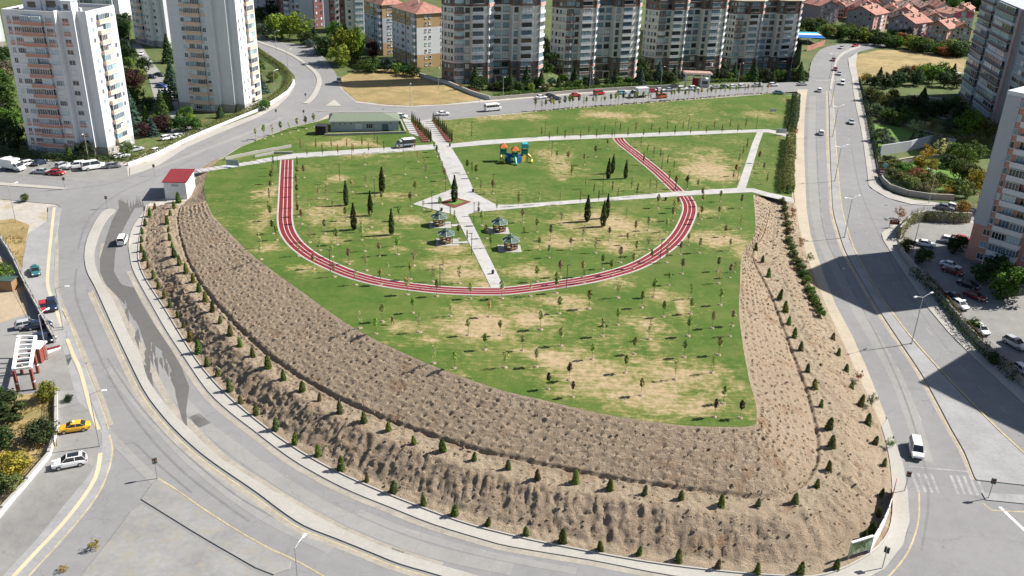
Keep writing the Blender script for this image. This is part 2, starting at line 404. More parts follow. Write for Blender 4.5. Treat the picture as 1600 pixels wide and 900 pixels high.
# ---- key lines read off the photograph (pixels of ground points)
FOOT = pts('229,322 217,385 222,425 257,482 320,580 400,657 512,731 687,805 800,838 925,864 1050,885 1200,900 1297,897 1385,840 1393,750 1377,667 1342,590 1312,525 1287,470 1264,410 1250,360 1242,318')
TREN = pts('281,321 276,350 292,410 330,470 400,543 475,597 575,647 720,699 815,722 930,745 1050,764 1175,779 1232,772 1267,745 1280,700 1267,630 1243,562 1220,500 1202,455 1176,400 1194,365 1206,314')
EDGE = pts('322,314 332,335 355,360 400,403 475,458 550,510 650,560 770,605 850,625 950,648 1062,664 1150,667 1178,664 1182,655 1181,630 1170,590 1161,540 1155,490 1156,450 1160,398 1180,362 1177,304')
F_ = PW(FOOT); E_ = PW(EDGE, 'park')
T_ = []
for i, (a, b) in enumerate(TREN):
    hh = park(E_[i].y)-base(E_[i].y); T_.append(W(a, b, .42*hh).xy)
Fs, Es, Ts = smooth(F_, 6), smooth(E_, 6), smooth(T_, 6)

# ---- roads
KERB_L = pts('236,317 220,337 207,357 201,380 202,395 207,420 222,450 240,482 262,520 290,562 325,612 360,645 395,672 450,714 500,744 550,769 612,794 675,819 750,842 800,855 925,876 1050,900 1200,920')
OUT_L = pts('87,319 96,327 92,350 86,380 84,412 86,447 90,457 97,482 110,507 125,550 140,590 155,627 167,660 174,685 176,700 172,727 160,760 140,792 100,840 50,895 10,940 -80,1040')
kl = smooth(PW(KERB_L), 3); ol = smooth(PW(OUT_L), 3)
sheet('road', kl+PW(pts('1342,915 1450,1010 1400,1200 300,1200 -80,1100'))+ol[::-1], 'asphalt', .02)
R2 = pts('87,319 62,317 0,311 -120,309 -120,262 0,271 110,282 140,285 175,284 200,275 240,257 287,225 340,203 400,182 430,164 450,149 462,130 460,118 445,102 420,85 400,72 330,44 340,30 400,54 437,66 450,67 492,71 500,83 512,97 525,115 530,135 540,145 557,160 600,165 640,167 700,164 800,156 900,147 1025,140 1200,130 1264,127 1263,142 1200,146 1050,157 900,168 800,177 700,186 655,188 625,178 515,178 495,189 450,199 400,219 375,229 340,251 312,272 285,296 250,312 236,317')
sheet('road', PW(R2), 'asphalt', .026)
LE = pts('1310,69 1287,75 1275,85 1267,100 1264,120 1262,140 1259,160 1257,185 1256,225 1258,275 1260,325 1266,365 1277,400 1290,437 1305,475 1332,525 1352,570 1368,610 1384,650 1397,690 1410,725 1417,770 1420,815 1410,850 1380,889 1342,915')
RE = pts('1400,71 1372,74 1340,82 1325,92 1327,107 1331,122 1333,142 1338,170 1345,200 1349,225 1354,262 1357,290 1365,297 1387,310 1425,320 1470,322 1540,326')
RE2 = pts('1540,345 1425,342 1395,353 1377,365 1380,376 1387,387 1392,395 1415,430 1450,482 1482,520 1522,560 1557,592 1600,632 1700,720')
sheet('road', smooth(PW(LE), 3)[::-1]+PW(pts('1372,66'))+smooth(PW(RE), 2)+smooth(PW(RE2), 2)+PW(pts('1750,1000 1400,1100'))[:1]+PW(pts('1460,1015')), 'asphalt', .032)
# wet stain running down the curved road, paler worn strips
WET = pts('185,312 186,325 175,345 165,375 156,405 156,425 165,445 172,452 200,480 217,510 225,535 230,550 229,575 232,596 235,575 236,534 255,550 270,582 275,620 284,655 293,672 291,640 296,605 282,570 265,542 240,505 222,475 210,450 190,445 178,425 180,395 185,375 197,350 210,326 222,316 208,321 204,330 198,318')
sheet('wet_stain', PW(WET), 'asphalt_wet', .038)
ribbon('road_wear', smooth(PW(pts('560,800 640,832 760,866 900,893')), 6), 1.2, 'asphalt_pale', .036)
ribbon('road_wear', smooth(PW(pts('108,560 140,640 190,700 300,800 430,870')), 6), 1.4, 'asphalt_pale', .036)
sheet('asphalt_patch', PW(pts('100,555 118,552 122,575 128,600 138,622 120,622 108,590')), 'asphalt_dark', .036)
# pavements and islands
pv = sheet('pavement', kl[:-3]+PW(pts('1200,918 1342,912'))+[W(*p).xy for p in pts('1381,890 1411,851 1421,815 1418,770 1411,725 1398,690 1386,655')]+Fs[:int(15*6)+1][::-1], 'concrete', .14, kerb=.14)
MED = pts('172,327 160,332 147,350 136,375 132,400 136,425 149,450 175,507 200,560 225,610 250,645 277,675 312,707 350,735 400,769 437,797 475,822 525,842 575,862 625,882 687,900 760,925 790,925 750,902 687,884 612,860 550,835 500,810 450,782 400,752 342,715 297,672 265,640 232,595 220,557 200,520 180,475 165,450 152,425 147,400 151,380 157,362 168,342 180,330')
sheet('median', smooth(PW(MED), 3, True), 'concrete', .17, kerb=.14)
sheet('median', PW(pts('0,290 100,297 104,294 60,290 0,285.5 -120,281 -120,284')), 'concrete', .15, kerb=.12)
UPM = smooth(PW(pts('477,162 490,150 499,125 485,106 450,83 400,64 330,36')), 4); ribbon('median', UPM, 1.8, 'concrete', .17, kerb=.14)
ribbon('worn_strip', smooth(PW(pts('242,264 320,234 400,203 440,184')), 4), 1.7, 'asphalt_pale', .036); sheet('traffic_island', PW(pts('508,166 522,156 534,166')), 'concrete', .12, kerb=.1)
ribbon('median', PW(pts('495,174 545,176 625,175')), .5, 'kerb', .16, kerb=.14)
inn = pts('85,513 60,483 37,450 34,430 36,405 45,365 75,345 75,324')
sheet('pavement', PW(pts('75,324 90,322 96,327 92,350 86,380 84,412 86,447 90,457 97,482 101,512')+inn), 'paving', .15, kerb=.13)
sheet('pavement', PW(pts('104,518 110,512 125,550 140,590 155,627 166,660 160,672 148,640 130,600 112,560 104,535')), 'paving', .07, kerb=.05)
sheet('pavement', PW(pts('89,612 112,560 125,590 145,630 160,655 171,680 178,700 174,728 162,761 142,793 102,841 52,896 12,940 -60,990 -90,940 40,820 140,742')), 'paving', .04)
sheet('pavement', PW(pts('80,500 104,498 128,560 100,642 86,642 84,540')), 'paving', .033)
sheet('lay_by', PW(pts('89,640 118,625 150,650 160,680 160,705 140,742 100,790 60,840 0,905 -60,960 -80,900 0,812 70,722 89,697')), 'asphalt_old', .05)
sheet('weed_bed', PW(pts('91,612 116,610 124,632 92,639')), 'weedy', .09)
tac = 'tactile'
ribbon('tactile_strip', smooth(PW(pts('85,325 80,370 75,425 76,452 88,485 97,510')), 5), .6, tac, .158)
ribbon('tactile_strip', smooth(PW(pts('105,530 115,556 125,578 142,640 154,672')), 5), .6, tac, .078)
ribbon('tactile_strip', smooth(PW(pts('157,708 150,745 125,785 95,822 62,857 22,900 -20,945')), 5), .6, tac, .058)
for s in ('171,680 176,700 172,727 160,760 140,792 100,840 50,895 5,945', '97,482 110,507 125,550 140,590 155,627 170,670'): ribbon('edge_line', smooth(PW(pts(s)), 4), .22, 'line_yellow', .042)
sheet('traffic_island', smooth(PW(pts('245,750 234,763 221,781 300,830 400,888 428,899 452,890 455,878 400,850 325,805 275,768')), 1, True), 'weedy', .16, kerb=.14)
sheet('traffic_island', PW(pts('205,800 222,789 300,838 395,893 420,905 480,1000 60,1000 125,903')), 'weedy', .13, kerb=.11)
ribbon('edge_line', smooth(PW(pts('248,748 275,765 325,800 400,846 470,880 520,910')), 4), .2, 'line_yellow', .043)
# sandy shoulder and corner of the right-hand road
ft = Fs[15*6:]
sheet('road_shoulder', [W(*p).xy for p in pts('1382,668 1384,650 1368,610 1352,570 1332,525 1305,475 1290,437 1277,400 1266,365 1260,325 1258,275 1256,225 1257,185 1259,160 1262,140 1246,140 1243,225 1240,300')]+ft[::-1], 'sand', .045)
RML = pts('1294,142 1296,175 1297,225 1300,300 1302,330 1310,360 1322,395 1350,445 1375,487 1410,540 1440,585 1465,630 1487,672 1507,707 1522,745 1527,751')
RMR = pts('1600,759 1690,768 1640,745 1600,712 1557,672 1512,627 1467,580 1427,535 1400,500 1365,450 1340,405 1327,375 1315,330 1310,287 1306,225 1302,150')
sheet('median', smooth(PW(RML), 3)+PW(RMR), 'paving', .17, kerb=.14)
sheet('median', smooth(PW(pts('1340,72 1316,82 1305,95 1300,118 1296,138 1300,138 1303,118 1308,97 1320,84 1344,74')), 2, True), 'concrete', .16, kerb=.13)
sheet('traffic_island', PW(pts('1534,771 1540,782 1600,788 1690,798 1690,783 1600,774')), 'paving', .16, kerb=.14)
SWR = pts('1340,82 1325,92 1327,107 1331,122 1333,142 1338,170 1345,200 1349,225 1354,262 1357,290 1365,297 1387,310 1425,320 1466,322 1466,317 1428,313 1395,304 1378,293 1371,280 1366,250 1360,215 1354,180 1347,150 1341,125 1337,100')
sheet('pavement', PW(SWR), 'concrete', .15, kerb=.13)
sheet('pavement', PW(pts('1377,365 1380,376 1387,387 1392,395 1415,430 1450,482 1482,520 1522,560 1557,592 1600,632 1700,720 1712,712 1612,618 1562,572 1510,525 1475,478 1445,440 1415,408 1402,385 1400,365 1408,352 1425,345 1395,353')), 'concrete', .15, kerb=.13)
sheet('car_park', PW(pts('1402,370 1403,385 1415,405 1445,438 1475,475 1510,522 1562,570 1612,615 1720,700 1800,640 1700,480 1600,392 1560,350 1500,347 1440,346 1415,353')), 'asphalt_old', .05)
# painted markings
for s, wd_, mt, off in (('1301,146 1304,200 1307,240 1311,290 1316,330 1329,375 1342,405 1367,450 1402,500 1430,535 1470,580 1515,627 1560,672 1603,712', .3, 'line_yellow', .19),
                        ('1292,142 1294,225 1298,300 1300,330 1307,360 1319,395 1347,445 1372,487 1407,540 1437,585 1461,630 1484,672 1504,707 1522,750', .2, 'line_yellow', .04),
                        ('1436,770 1435,815 1420,860 1397,892 1370,918', .22, 'line_yellow', .04), ('1535,786 1545,797 1600,800 1690,808', .2, 'line_yellow', .04)):
    ribbon('edge_line', smooth(PW(pts(s)), 4), wd_, mt, off)
for s in ('1279,150 1278,225 1281,300 1285,340 1296,380 1320,430 1352,490 1385,545 1415,600 1440,660', '1322,150 1327,225 1335,290 1342,335 1358,375 1385,425 1425,485 1475,545 1535,610 1600,670'):
    ribbon('lane_line', smooth(PW(pts(s)), 4), .16, 'line_worn', .04, dash=(2.6, 4.))
for s in ('1308,560 1336,600 1384,668 1405,705', '120,450 140,500 172,575 230,650 300,725 400,800', '195,470 215,520 245,575 300,640 400,712 500,775 640,830 800,872', '330,230 400,204 450,178 478,140 470,110 440,90', '700,175 800,166 900,158 1050,148 1200,138', '0,300 100,305 150,300'):
    ribbon('lane_line', smooth(PW(pts(s)), 4), .10, 'line_worn', .04, dash=(2.0, 9.))
for i in range(11):
    x = 1424+i*10.2; a = W(x, 739+i*.6); b = W(x+12, 769+i*.6)
    if i not in (4, 5): ribbon('crosswalk_bar', [a.xy, b.xy], .42, 'line_worn', .04)
ribbon('stop_line', PW(pts('1420,729 1512,737')), .3, 'line_worn', .04); ribbon('lane_line', PW(pts('1562,792 1602,830')), .5, 'line_white', .04)
for i in range(7): ribbon('crosswalk_bar', [W(1276+i*3.2, 124.8).xy, W(1276+i*3.2, 126.6).xy], .4, 'line_worn', .04)
for i in range(7): ribbon('crosswalk_bar', [W(1303+i*3.9, 128.3).xy, W(1303+i*3.9, 130.2).xy], .4, 'line_worn', .04)
for s, w_ in (('120,420 118,460 140,520 172,590 220,665 290,740 390,815', .35), ('168,560 215,630 280,700 370,775 470,830', .3), ('330,232 260,270 190,300 140,340 122,390', .4), ('440,160 360,205 270,250 180,285 60,300', .35), ('238,440 262,495 300,555 352,625 430,695 540,768 700,836', .3), ('1275,200 1280,300 1290,370 1325,440 1380,545 1420,640 1450,760 1440,860', .35), ('1330,230 1345,300 1375,370 1420,460 1480,545', .3), ('1345,340 1400,345 1480,333', .35), ('150,735 200,690 240,720 300,770', .3)):
    ribbon('tyre_mark', smooth(PW(pts(s)), 6), w_, 'tyre_mark', .0352)
for i, (x, y) in enumerate(pts('132,568 310,690 1318,420 560,170')):
    p = W(x, y); b = MB(); b.cone((0, 0, .02), .42, .42, .03, 'dark_trim', 14); b.cone((0, 0, .05), .34, .34, .008, 'steel', 14); o = b.build('manhole_cover', None, p); tag(o, ('round iron manhole cover near the pale gate driveway', 'round iron manhole cover in the curved road below the wet stain', 'round iron manhole cover in the left carriageway by the first shadow', 'round iron manhole cover at the upper junction')[i], 'manhole cover')
rs_ = random.Random(3)
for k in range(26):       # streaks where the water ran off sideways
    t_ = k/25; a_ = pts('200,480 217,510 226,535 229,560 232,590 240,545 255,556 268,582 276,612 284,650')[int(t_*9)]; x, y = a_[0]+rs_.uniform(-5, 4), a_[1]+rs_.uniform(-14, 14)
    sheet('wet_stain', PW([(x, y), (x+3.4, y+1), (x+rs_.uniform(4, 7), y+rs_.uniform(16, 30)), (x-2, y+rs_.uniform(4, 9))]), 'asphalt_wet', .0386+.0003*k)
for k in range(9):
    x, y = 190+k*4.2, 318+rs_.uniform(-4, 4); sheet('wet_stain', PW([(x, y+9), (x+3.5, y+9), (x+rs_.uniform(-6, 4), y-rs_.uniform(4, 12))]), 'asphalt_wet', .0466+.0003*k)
bmx = MB()
for i in range(7):
    p = W(614+i*2.6, 857+i*1.0); bmx.box((p.x, p.y, p.z+.035), (.12, .7, .012), 'dark_trim', -.35)
tag(bmx.build('drain_grate'), 'slotted iron drain grate set in the curved road beside the kerb', 'drain grate')

# dust and faint yellow paint along the kerbs
for s, w_ in (('149,450 175,507 200,560 225,610 250,645 277,675 312,707 350,735 400,769 437,797 475,822 525,842 575,862 625,882 687,900', -.55),):
    ribbon('edge_line', [p for p in smooth(PW([(a-5, b+4) for a, b in pts(s)]), 4)], .2, 'line_yellow', .042); ribbon('gutter_dust', smooth(PW([(a-9, b+7) for a, b in pts(s)]), 4), .8, 'gutter_dust', .037)
ribbon('gutter_dust', smooth(PW([(a-6, b+4) for a, b in KERB_L[5:]]), 4), .9, 'gutter_dust', .037)
ribbon('gutter_dust', smooth(PW(pts('162,380 160,405 162,430 178,465 210,525 240,585 272,640 305,672 350,716 408,754 457,784 507,812 557,837 620,862 690,884')), 4), 1.2, 'gutter_dust', .0375)
ribbon('gutter_dust', smooth(PW(pts('84,340 89,380 89,447 100,482 130,550 158,620 174,665')), 4), .7, 'gutter_dust', .037)
ribbon('gutter_dust', smooth(PW(pts('1292,142 1293,225 1297,300 1299,330 1306,360 1318,395 1346,445 1371,487 1406,540 1436,585 1460,630 1483,672 1503,707 1521,750')), 4), .9, 'gutter_dust', .037)
for s, w_ in (('1270,150 1268,225 1271,300 1277,345 1288,385 1312,430 1343,490 1376,545 1405,600 1428,660 1445,720', 2.4), ('170,575 235,650 310,728 410,803 520,858', 2.0), ('300,650 405,730 520,800 660,858 800,890', 2.2), ('215,530 262,600 320,665', 2.)):
    ribbon('road_wear', smooth(PW(pts(s)), 5), w_, 'asphalt_pale', .0345)
sheet('pavement', PW(pts('203,262 245,250 290,225 345,200 402,178 434,160 452,146 460,128 462,131 452,149 434,166 404,183 347,206 292,230 248,258 222,268 203,274')), 'concrete', .10, kerb=.08)
# ---- parcels
sheet('dry_field', PW(pts('557,157 540,143 533,134 530,122 560,108 620,108 690,125 735,148 752,156 700,162 640,165 600,163')), 'dry_grass', .03)
sheet('dry_field', PW(pts('1330,92 1345,84 1375,78 1440,80 1510,93 1505,112 1480,120 1345,124 1337,118')), 'dry_grass', .035)
sheet('vacant_lot', PW(pts('0,318 62,322 75,333 75,345 45,365 36,405 34,430 22,402 0,372 -120,340 -120,315')), 'lot_dirt', .08)
sheet('weed_patch', PW(pts('0,345 20,342 46,352 42,372 37,400 34,425 20,398 0,370 -60,350')), 'dry_grass', .10)
sheet('car_park', PW(pts('-120,262 0,271 110,282 140,285 175,284 200,275 198,258 160,258 100,255 0,247 -120,240')), 'asphalt_old', .045)
sheet('garden_ground', PW(pts('-200,238 0,244 100,252 200,252 250,228 287,222 340,200 400,178 445,148 458,130 456,118 440,103 415,86 330,48 200,60 0,70 -200,80')), 'garden', .0)
sheet('alley_road', PW(pts('262,208 250,185 240,150 232,120 222,95 205,70 218,66 232,88 250,112 262,130 276,150 282,176 300,200 310,213 272,222')), 'asphalt_pale', .03)
sheet('garden_ground', PW(pts('690,126 740,146 755,152 800,148 900,140 1025,134 1200,125 1262,120 1262,114 1180,121 1080,126 1000,130.5 900,134 850,135 820,110 690,100 600,20 450,40 450,62 500,68 560,104')), 'garden', .0)
sheet('garden_ground', PW(pts('1262,114 1266,98 1275,83 1300,70 1372,60 1372,20 1250,20 1254,60 1250,100 1240,113')), 'garden', .01)
sheet('car_park', PW(pts('1080,139 1190,131 1190,127 1080,135')), 'asphalt_pale', .03)
sheet('garden_ground', PW(pts('1342,124 1350,150 1356,180 1362,215 1368,250 1373,280 1380,293 1396,303 1428,312 1466,316 1540,330 1700,330 1700,110 1510,108 1480,119')), 'garden', .03)
sheet('lawn_patch', PW(pts('1366,195 1400,197 1425,205 1470,214 1455,225 1380,230 1372,228')), 'lawn_bright', .06)
sheet('lawn_patch', PW(pts('1380,160 1420,170 1400,178 1370,172')), 'lawn_bright', .06); sheet('lawn_patch', PW(pts('1420,235 1500,250 1520,290 1470,300 1430,275')), 'lawn_bright', .06)
for s, w_ in (('1352,175 1390,186 1440,203 1480,213 1510,216', 1.4), ('1383,156 1420,166 1450,176 1478,186', 2.6), ('1430,150 1475,155 1510,160', 2.2), ('1460,120 1500,113', 4.)):
    ribbon('footpath', smooth(PW(pts(s)), 4), w_, 'concrete', .08)
sheet('far_ground', PW(pts('1250,66 1372,58 1520,76 1600,60 1640,-5 1240,-5')), 'garden', .02)
# left lower compound
sheet('yard', PW(pts('-140,420 0,385 40,455 86,538 92,600 89,615 -20,620 -140,640')), 'asphalt_pale', .03)
sheet('yard_soil', PW(pts('-140,430 0,402 12,405 40,460 46,490 0,505 -140,520')), 'soil', .05)
sheet('driveway', PW(pts('36,560 98,541 120,625 89,640 89,612 30,615')), 'asphalt_old', .058)
sheet('garden_ground', PW(pts('-140,640 0,622 40,616 88,614 88,697 72,722 0,803 -140,940')), 'dry_grass', .05)

# ================================================================== PARK PLATEAU
top_b = pts('1237,312 1243,225 1246,150 1200,147 1050,158 900,169 800,178 700,187 655,190 628,182 515,184 495,190 450,200 400,220 375,230 340,252 325,270 318,290')
bound = [Vector(p) for p in Es]+PW(top_b, 'park')
bd = []
for i, p in enumerate(bound):
    q = bound[(i+1) % len(bound)]; k = max(1, int((q-p).length/1.2))
    bd += [p.lerp(q, j/k) for j in range(k)]
ba = np.array([tuple(p) for p in bd])
def inside(X, Y, poly):
    r = np.zeros(X.shape, bool); j = len(poly)-1
    for i in range(len(poly)):
        xi, yi = poly[i]; xj, yj = poly[j]
        c = (yi > Y) != (yj > Y)
        with np.errstate(divide='ignore', invalid='ignore'): r ^= c & (X < (xj-xi)*(Y-yi)/(yj-yi+1e-12)+xi)
        j = i
    return r
gx, gy = np.meshgrid(np.arange(ba[:, 0].min(), ba[:, 0].max(), .9), np.arange(ba[:, 1].min(), ba[:, 1].max(), .9))
gx = gx+RS.uniform(-.2, .2, gx.shape); gy = gy+RS.uniform(-.2, .2, gy.shape)
ok = inside(gx, gy, [tuple(p) for p in ba])
P2 = [Vector(p) for p in ba]+[Vector((a, b)) for a, b in zip(gx[ok], gy[ok])]
n0 = len(ba)
vv, _, ff, *_r = delaunay_2d_cdt(P2, [(i, (i+1) % n0) for i in range(n0)], [], 1, 1e-4)
bm = bmesh.new(); bv = [bm.verts.new((*p, 0)) for p in vv]
for f in ff:
    try: bm.faces.new([bv[i] for i in f])
    except ValueError: pass
drape(bm, 'park', 0.); bm.normal_update()
for f in bm.faces:
    if f.normal.z < 0: f.normal_flip()
PX = np.array([v.co.x for v in bm.verts]); PY = np.array([v.co.y for v in bm.verts])
BARE = pts('930,590 90,40 1010,622 90,34 1060,585 60,26 870,560 45,18 640,510 50,16 740,508 80,20 720,488 40,12 900,470 45,14 1030,460 25,12 545,345 55,20 510,372 45,14 505,335 40,18 560,240 40,9 1105,265 45,24 965,352 60,20 930,343 70,20 870,255 30,18 855,240 26,14 1190,180 45,9 790,183 60,7 950,180 70,6 690,412 60,14 720,428 50,14 700,385 40,12 622,390 24,5 835,425 50,12 880,378 50,14 966,385 40,12 475,420 45,12 408,350 26,30 420,300 20,16 820,181 60,5 880,640 60,8 960,440 30,10 600,305 30,8 560,165 60,6 530,225 60,6 670,530 40,10 690,590 30,10 1120,375 40,12 1160,395 20,18 585,365 40,10 1010,505 30,20 1065,480 16,24 830,500 45,12 1230,210 25,8 640,345 40,9 770,445 30,6 1100,330 30,8 420,385 30,10 525,280 18,8 1075,640 70,10 990,655 70,6')
dry = np.zeros(len(PX))
for (a, b), (rx, ry) in zip(BARE[::2], BARE[1::2]):
    c = W(a, b, 0, 'park'); ex = (W(a+rx, b, 0, 'park')-c).length; ey = (W(a, b+ry, 0, 'park')-W(a, b-ry, 0, 'park')).length/2
    wob = 1+1.9*fbm(PX*.25+a, PY*.25+b, 4)
    d = np.sqrt(((PX-c.x)/ex)**2+((PY-c.y)/ey)**2)*wob
    dry = np.maximum(dry, np.clip(1.28-d, 0, 1)*.74)
de = np.min(np.hypot(PX[:, None]-ba[None, :len(Es):2, 0], PY[:, None]-ba[None, :len(Es):2, 1]), axis=1) if 0 else None
dry = dry*.85+np.clip(fbm(PX*.06, PY*.06, 4)*1.1+.05, -.1, .3)
me = bpy.data.meshes.new('lawn'); bm.to_mesh(me); bm.free(); me.materials.append(M['lawn'])
at = me.attributes.new('dry', 'FLOAT', 'POINT'); at.data.foreach_set('value', dry.astype(np.float32))
lawn = tag(ob('lawn', me), kind='structure')

# park paths
def pp(name, s, mat, off, kerb=.04, sm=0):
    P = PW(pts(s), 'park'); return sheet(name, smooth(P, sm) if sm else P, mat, off, 'park', kerb)
pp('park_path', '400,250 460,240 520,236 600,231 672,226 680,225 697,222 702,225 760,219 860,213 960,210 1060,206 1175,202.5 1200,202 1236,209 1234,215 1200,207 1175,207 1060,212 960,215.5 846,220 760,226 705,231 684,233 600,239 520,243.5 455,248 400,254', 'path_slab', .05)
pp('park_path', '655,189 675,186.5 697,222 702,225 722,257 742,302 775,320 800,320 935,310 1050,300 1150,294 1177,294.5 1200,301 1237,309 1237,316 1197,307 1175,300.5 1062,306.5 925,316 800,326.5 740,332 731,335 787,449 767,450 711,336 705,335 645,319 705,296 705,290 692,257 680,225', 'path_slab', .06)
pp('park_path', '1183,206 1193,206 1186,225 1165,295 1151,295 1175,225', 'path_slab', .066)
pp('forecourt', '628,184 650,190 668,218 676,222 640,208', 'path_slab', .056)
pp('flower_bed', '685,317 712,309 737,316 710,326', 'mulch', .12, .06); pp('flower_bed', '695,317.5 712,312 726,315.5 710,321', 'lawn_bright', .15, .04)
pp('flower_bed', '642,189 652,190 671,223 660,222.5', 'mulch', .13, .07); pp('flower_bed', '674,187.5 683,187 706,222 697,222', 'mulch', .13, .07)
for (a0, a1, b0, b1, n_) in (((657, 190), (676, 187), (704, 291), (741, 301), 26), ((712, 337), (732, 336), (766, 448), (786, 448), 22)):
    for i in range(1, n_):
        u = (i/n_)**.92; A_ = (a0[0]+(b0[0]-a0[0])*u, a0[1]+(b0[1]-a0[1])*u); B_ = (a1[0]+(b1[0]-a1[0])*u, a1[1]+(b1[1]-a1[1])*u)
        ribbon('path_joint', PW([A_, B_], 'park'), .07, 'kerb', .064, 'park')
# joints across the promenade
TRK = smooth(PW(pts('448,250 446,312 446,350 457,375 483,398 518,416 556,431 606,443 688,453 760,455.5 800,454 868,445 932,434 993,416 1037,390 1062,365 1076,336 1077,320 1070,306.5'), 'park'), 6)
TRK2 = smooth(PW(pts('1061,301 1032,273 1000,246 972,224 966,215.5'), 'park'), 5)
for L_ in (TRK, TRK2):
    ribbon('track_kerb', L_, 3.6, 'kerb', .03, 'park', kerb=.02); ribbon('running_track', L_, 3.15, 'track_red', .045, 'park')
    P = every(L_, 1.5)
    for off in (-1.5, -.45, .45, 1.5):
        Q = []
        for i, p in enumerate(P):
            d = (P[min(i+1, len(P)-1)]-P[max(i-1, 0)]).normalized(); Q.append(p+Vector((-d.y, d.x))*off)
        ribbon('track_line', Q, .11, 'line_white', .052, 'park')

# ================================================================== THE PLANTED BANK
NT_, NU = 1000, 112
F2, T2, E2 = resample(Fs, NT_), None, None
def matched(S, K):          # resample K at the same key parameters as S
    n = len(S); a = np.array([tuple(p) for p in S]); s = np.r_[0, np.cumsum(np.linalg.norm(np.diff(a, axis=0), axis=1))]
    u = np.interp(np.linspace(0, s[-1], NT_), s, np.arange(n)); k = np.array([tuple(p) for p in K])
    return np.c_[np.interp(u, np.arange(n), k[:, 0]), np.interp(u, np.arange(n), k[:, 1])]
MID = [(a+b)/2 for a, b in zip(Fs, Es)]
F2, T2, E2 = matched(MID, Fs), matched(MID, Ts), matched(MID, Es)
arc = np.r_[0, np.cumsum(np.linalg.norm(np.diff((F2+E2)/2, axis=0), axis=1))]
vb = np.vectorize(base); vp = np.vectorize(park)
zF = vb(F2[:, 1])+.12; zE = vp(E2[:, 1]); hE = zE-vb(E2[:, 1]); zT = vb(T2[:, 1])+.42*hE
us = np.r_[np.linspace(0, 1, 56), np.linspace(1, 2, NU-55)[1:]]
U, A = np.meshgrid(us, arc); w1 = np.clip(U, 0, 1)[..., None]; w2 = np.clip(U-1, 0, 1)[..., None]
XY = F2[:, None]*(1-w1)+T2[:, None]*w1; XY = XY*(1-w2)+E2[:, None]*w2
prof = np.interp(us, [0, .16, .30, .60, .68, .98, 1.], [0, .07, .30, .88, .96, 1., 1.])
Z = np.where(U <= 1, zF[:, None]+(zT-zF)[:, None]*prof[None], zT[:, None]+(zE-zT)[:, None]*(U-1)**.93)
fade = np.clip(np.minimum(U/.08, (2-U)/.05), 0, 1); low = np.clip(np.minimum((U-.16)/.1, (.7-U)/.08), 0, 1)
steep = np.clip(hE/5, .15, 1)[:, None]*np.where(U > 1.05, .62, 1.)
Z += fade*(.25+.4*low)*fbm(A*.6, U*6, 5)*.8*steep
Z += fade*(.5+.9*low)*.42*fbm(A*2.6, U*4.+A*.3, 4)*steep
rdg = lambda x, y: 1-np.abs(2*vnoise(x, y)-1)
wp = fbm(A*.4, U*3, 3)*2.2
Z += low*steep*(.20*(rdg(A*1.4+wp, U*2.2)-.5)+.26*(rdg(A*3.1+wp*2, U*3.6)-.5)+fbm(A*2.1+U*2, U*5, 4)*.5)
Z += fade*np.where(U > 1.05, .10, .16)*(rdg(XY[..., 0]*1.3+wp, XY[..., 1]*1.3)-.5)
Z += np.where(U > 1.05, .5, 1.)*fade*(.55*fbm(XY[..., 0]*1.6, XY[..., 1]*1.6, 3))
Z -= np.exp(-((U-1.03)/.022)**2)*np.clip(hE/6, 0, 1)[:, None]*.42
Z += np.exp(-((U-.975)/.018)**2)*np.clip(hE/6, 0, 1)[:, None]*.16
tone = np.clip(1-low*1.5, 0, 1)*np.where(U < .98, .75, .12)+np.clip((XY[..., 0]-45)/22, 0, .75)+.5*np.exp(-((U-2)/.05)**2)
# planting pits in rows across the upper bank, sparser elsewhere
pits = []
def pit_row(u, step, t0=0., t1=1., jit=.25):
    d = arc[-1]*t0+random.random()*step
    while d < arc[-1]*t1:
        pits.append((min(NT_-1, int(np.searchsorted(arc, d+random.uniform(-jit, jit)))), u+random.uniform(-.02, .02))); d += step
for k in range(7): pit_row(1.12+k*.132, 2.2, .01, .985, .22)
for u in (.28, .45, .6): pit_row(u, 4.5, .03, .66, .8)
for u in (.22, .38, .52, .66): pit_row(u, 2.1, .70, .95)
seeds = []
for it, u in pits:
    ju = int(np.argmin(np.abs(us-u))); c = XY[it, ju]
    a0, a1 = max(0, it-9), min(NT_, it+10); b0, b1 = max(0, ju-7), min(NU, ju+8)
    dx = XY[a0:a1, b0:b1]-c; d = np.hypot(dx[..., 0], dx[..., 1]); r = random.uniform(.24, .36)
    out = F2[it]-E2[it]; out = out/np.linalg.norm(out); side = (dx@out)/np.maximum(d, .01)
    Z[a0:a1, b0:b1] += -r*.8*np.exp(-(d/r)**2)+(.10+.16*np.clip(side, 0, 1))*np.exp(-((d-r*1.35)/.2)**2)
    tone[a0:a1, b0:b1] += .65*np.exp(-((d-r*1.4)/.22)**2)*np.clip(side+.4, 0, 1)
    seeds.append((c[0], c[1], Z[it, ju]))
Z[:, -1] = zE-.01; Z[:, 0] = zF-.12
vs = np.dstack([XY, Z]).reshape(-1, 3)
ii = np.arange(NT_*NU).reshape(NT_, NU); q = np.stack([ii[:-1, :-1], ii[1:, :-1], ii[1:, 1:], ii[:-1, 1:]], -1).reshape(-1, 4)
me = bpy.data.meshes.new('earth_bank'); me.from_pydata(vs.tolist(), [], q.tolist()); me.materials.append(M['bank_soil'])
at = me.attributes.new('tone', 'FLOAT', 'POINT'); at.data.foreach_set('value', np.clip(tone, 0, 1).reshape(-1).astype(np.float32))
me.update(); me.polygons.foreach_set('use_smooth', [True]*len(me.polygons))
if me.polygons[5000].normal.z < 0: me.flip_normals()
tag(ob('earth_bank', me), kind='structure')
BVHB = BVHTree.FromPolygons(vs.tolist(), q.tolist())
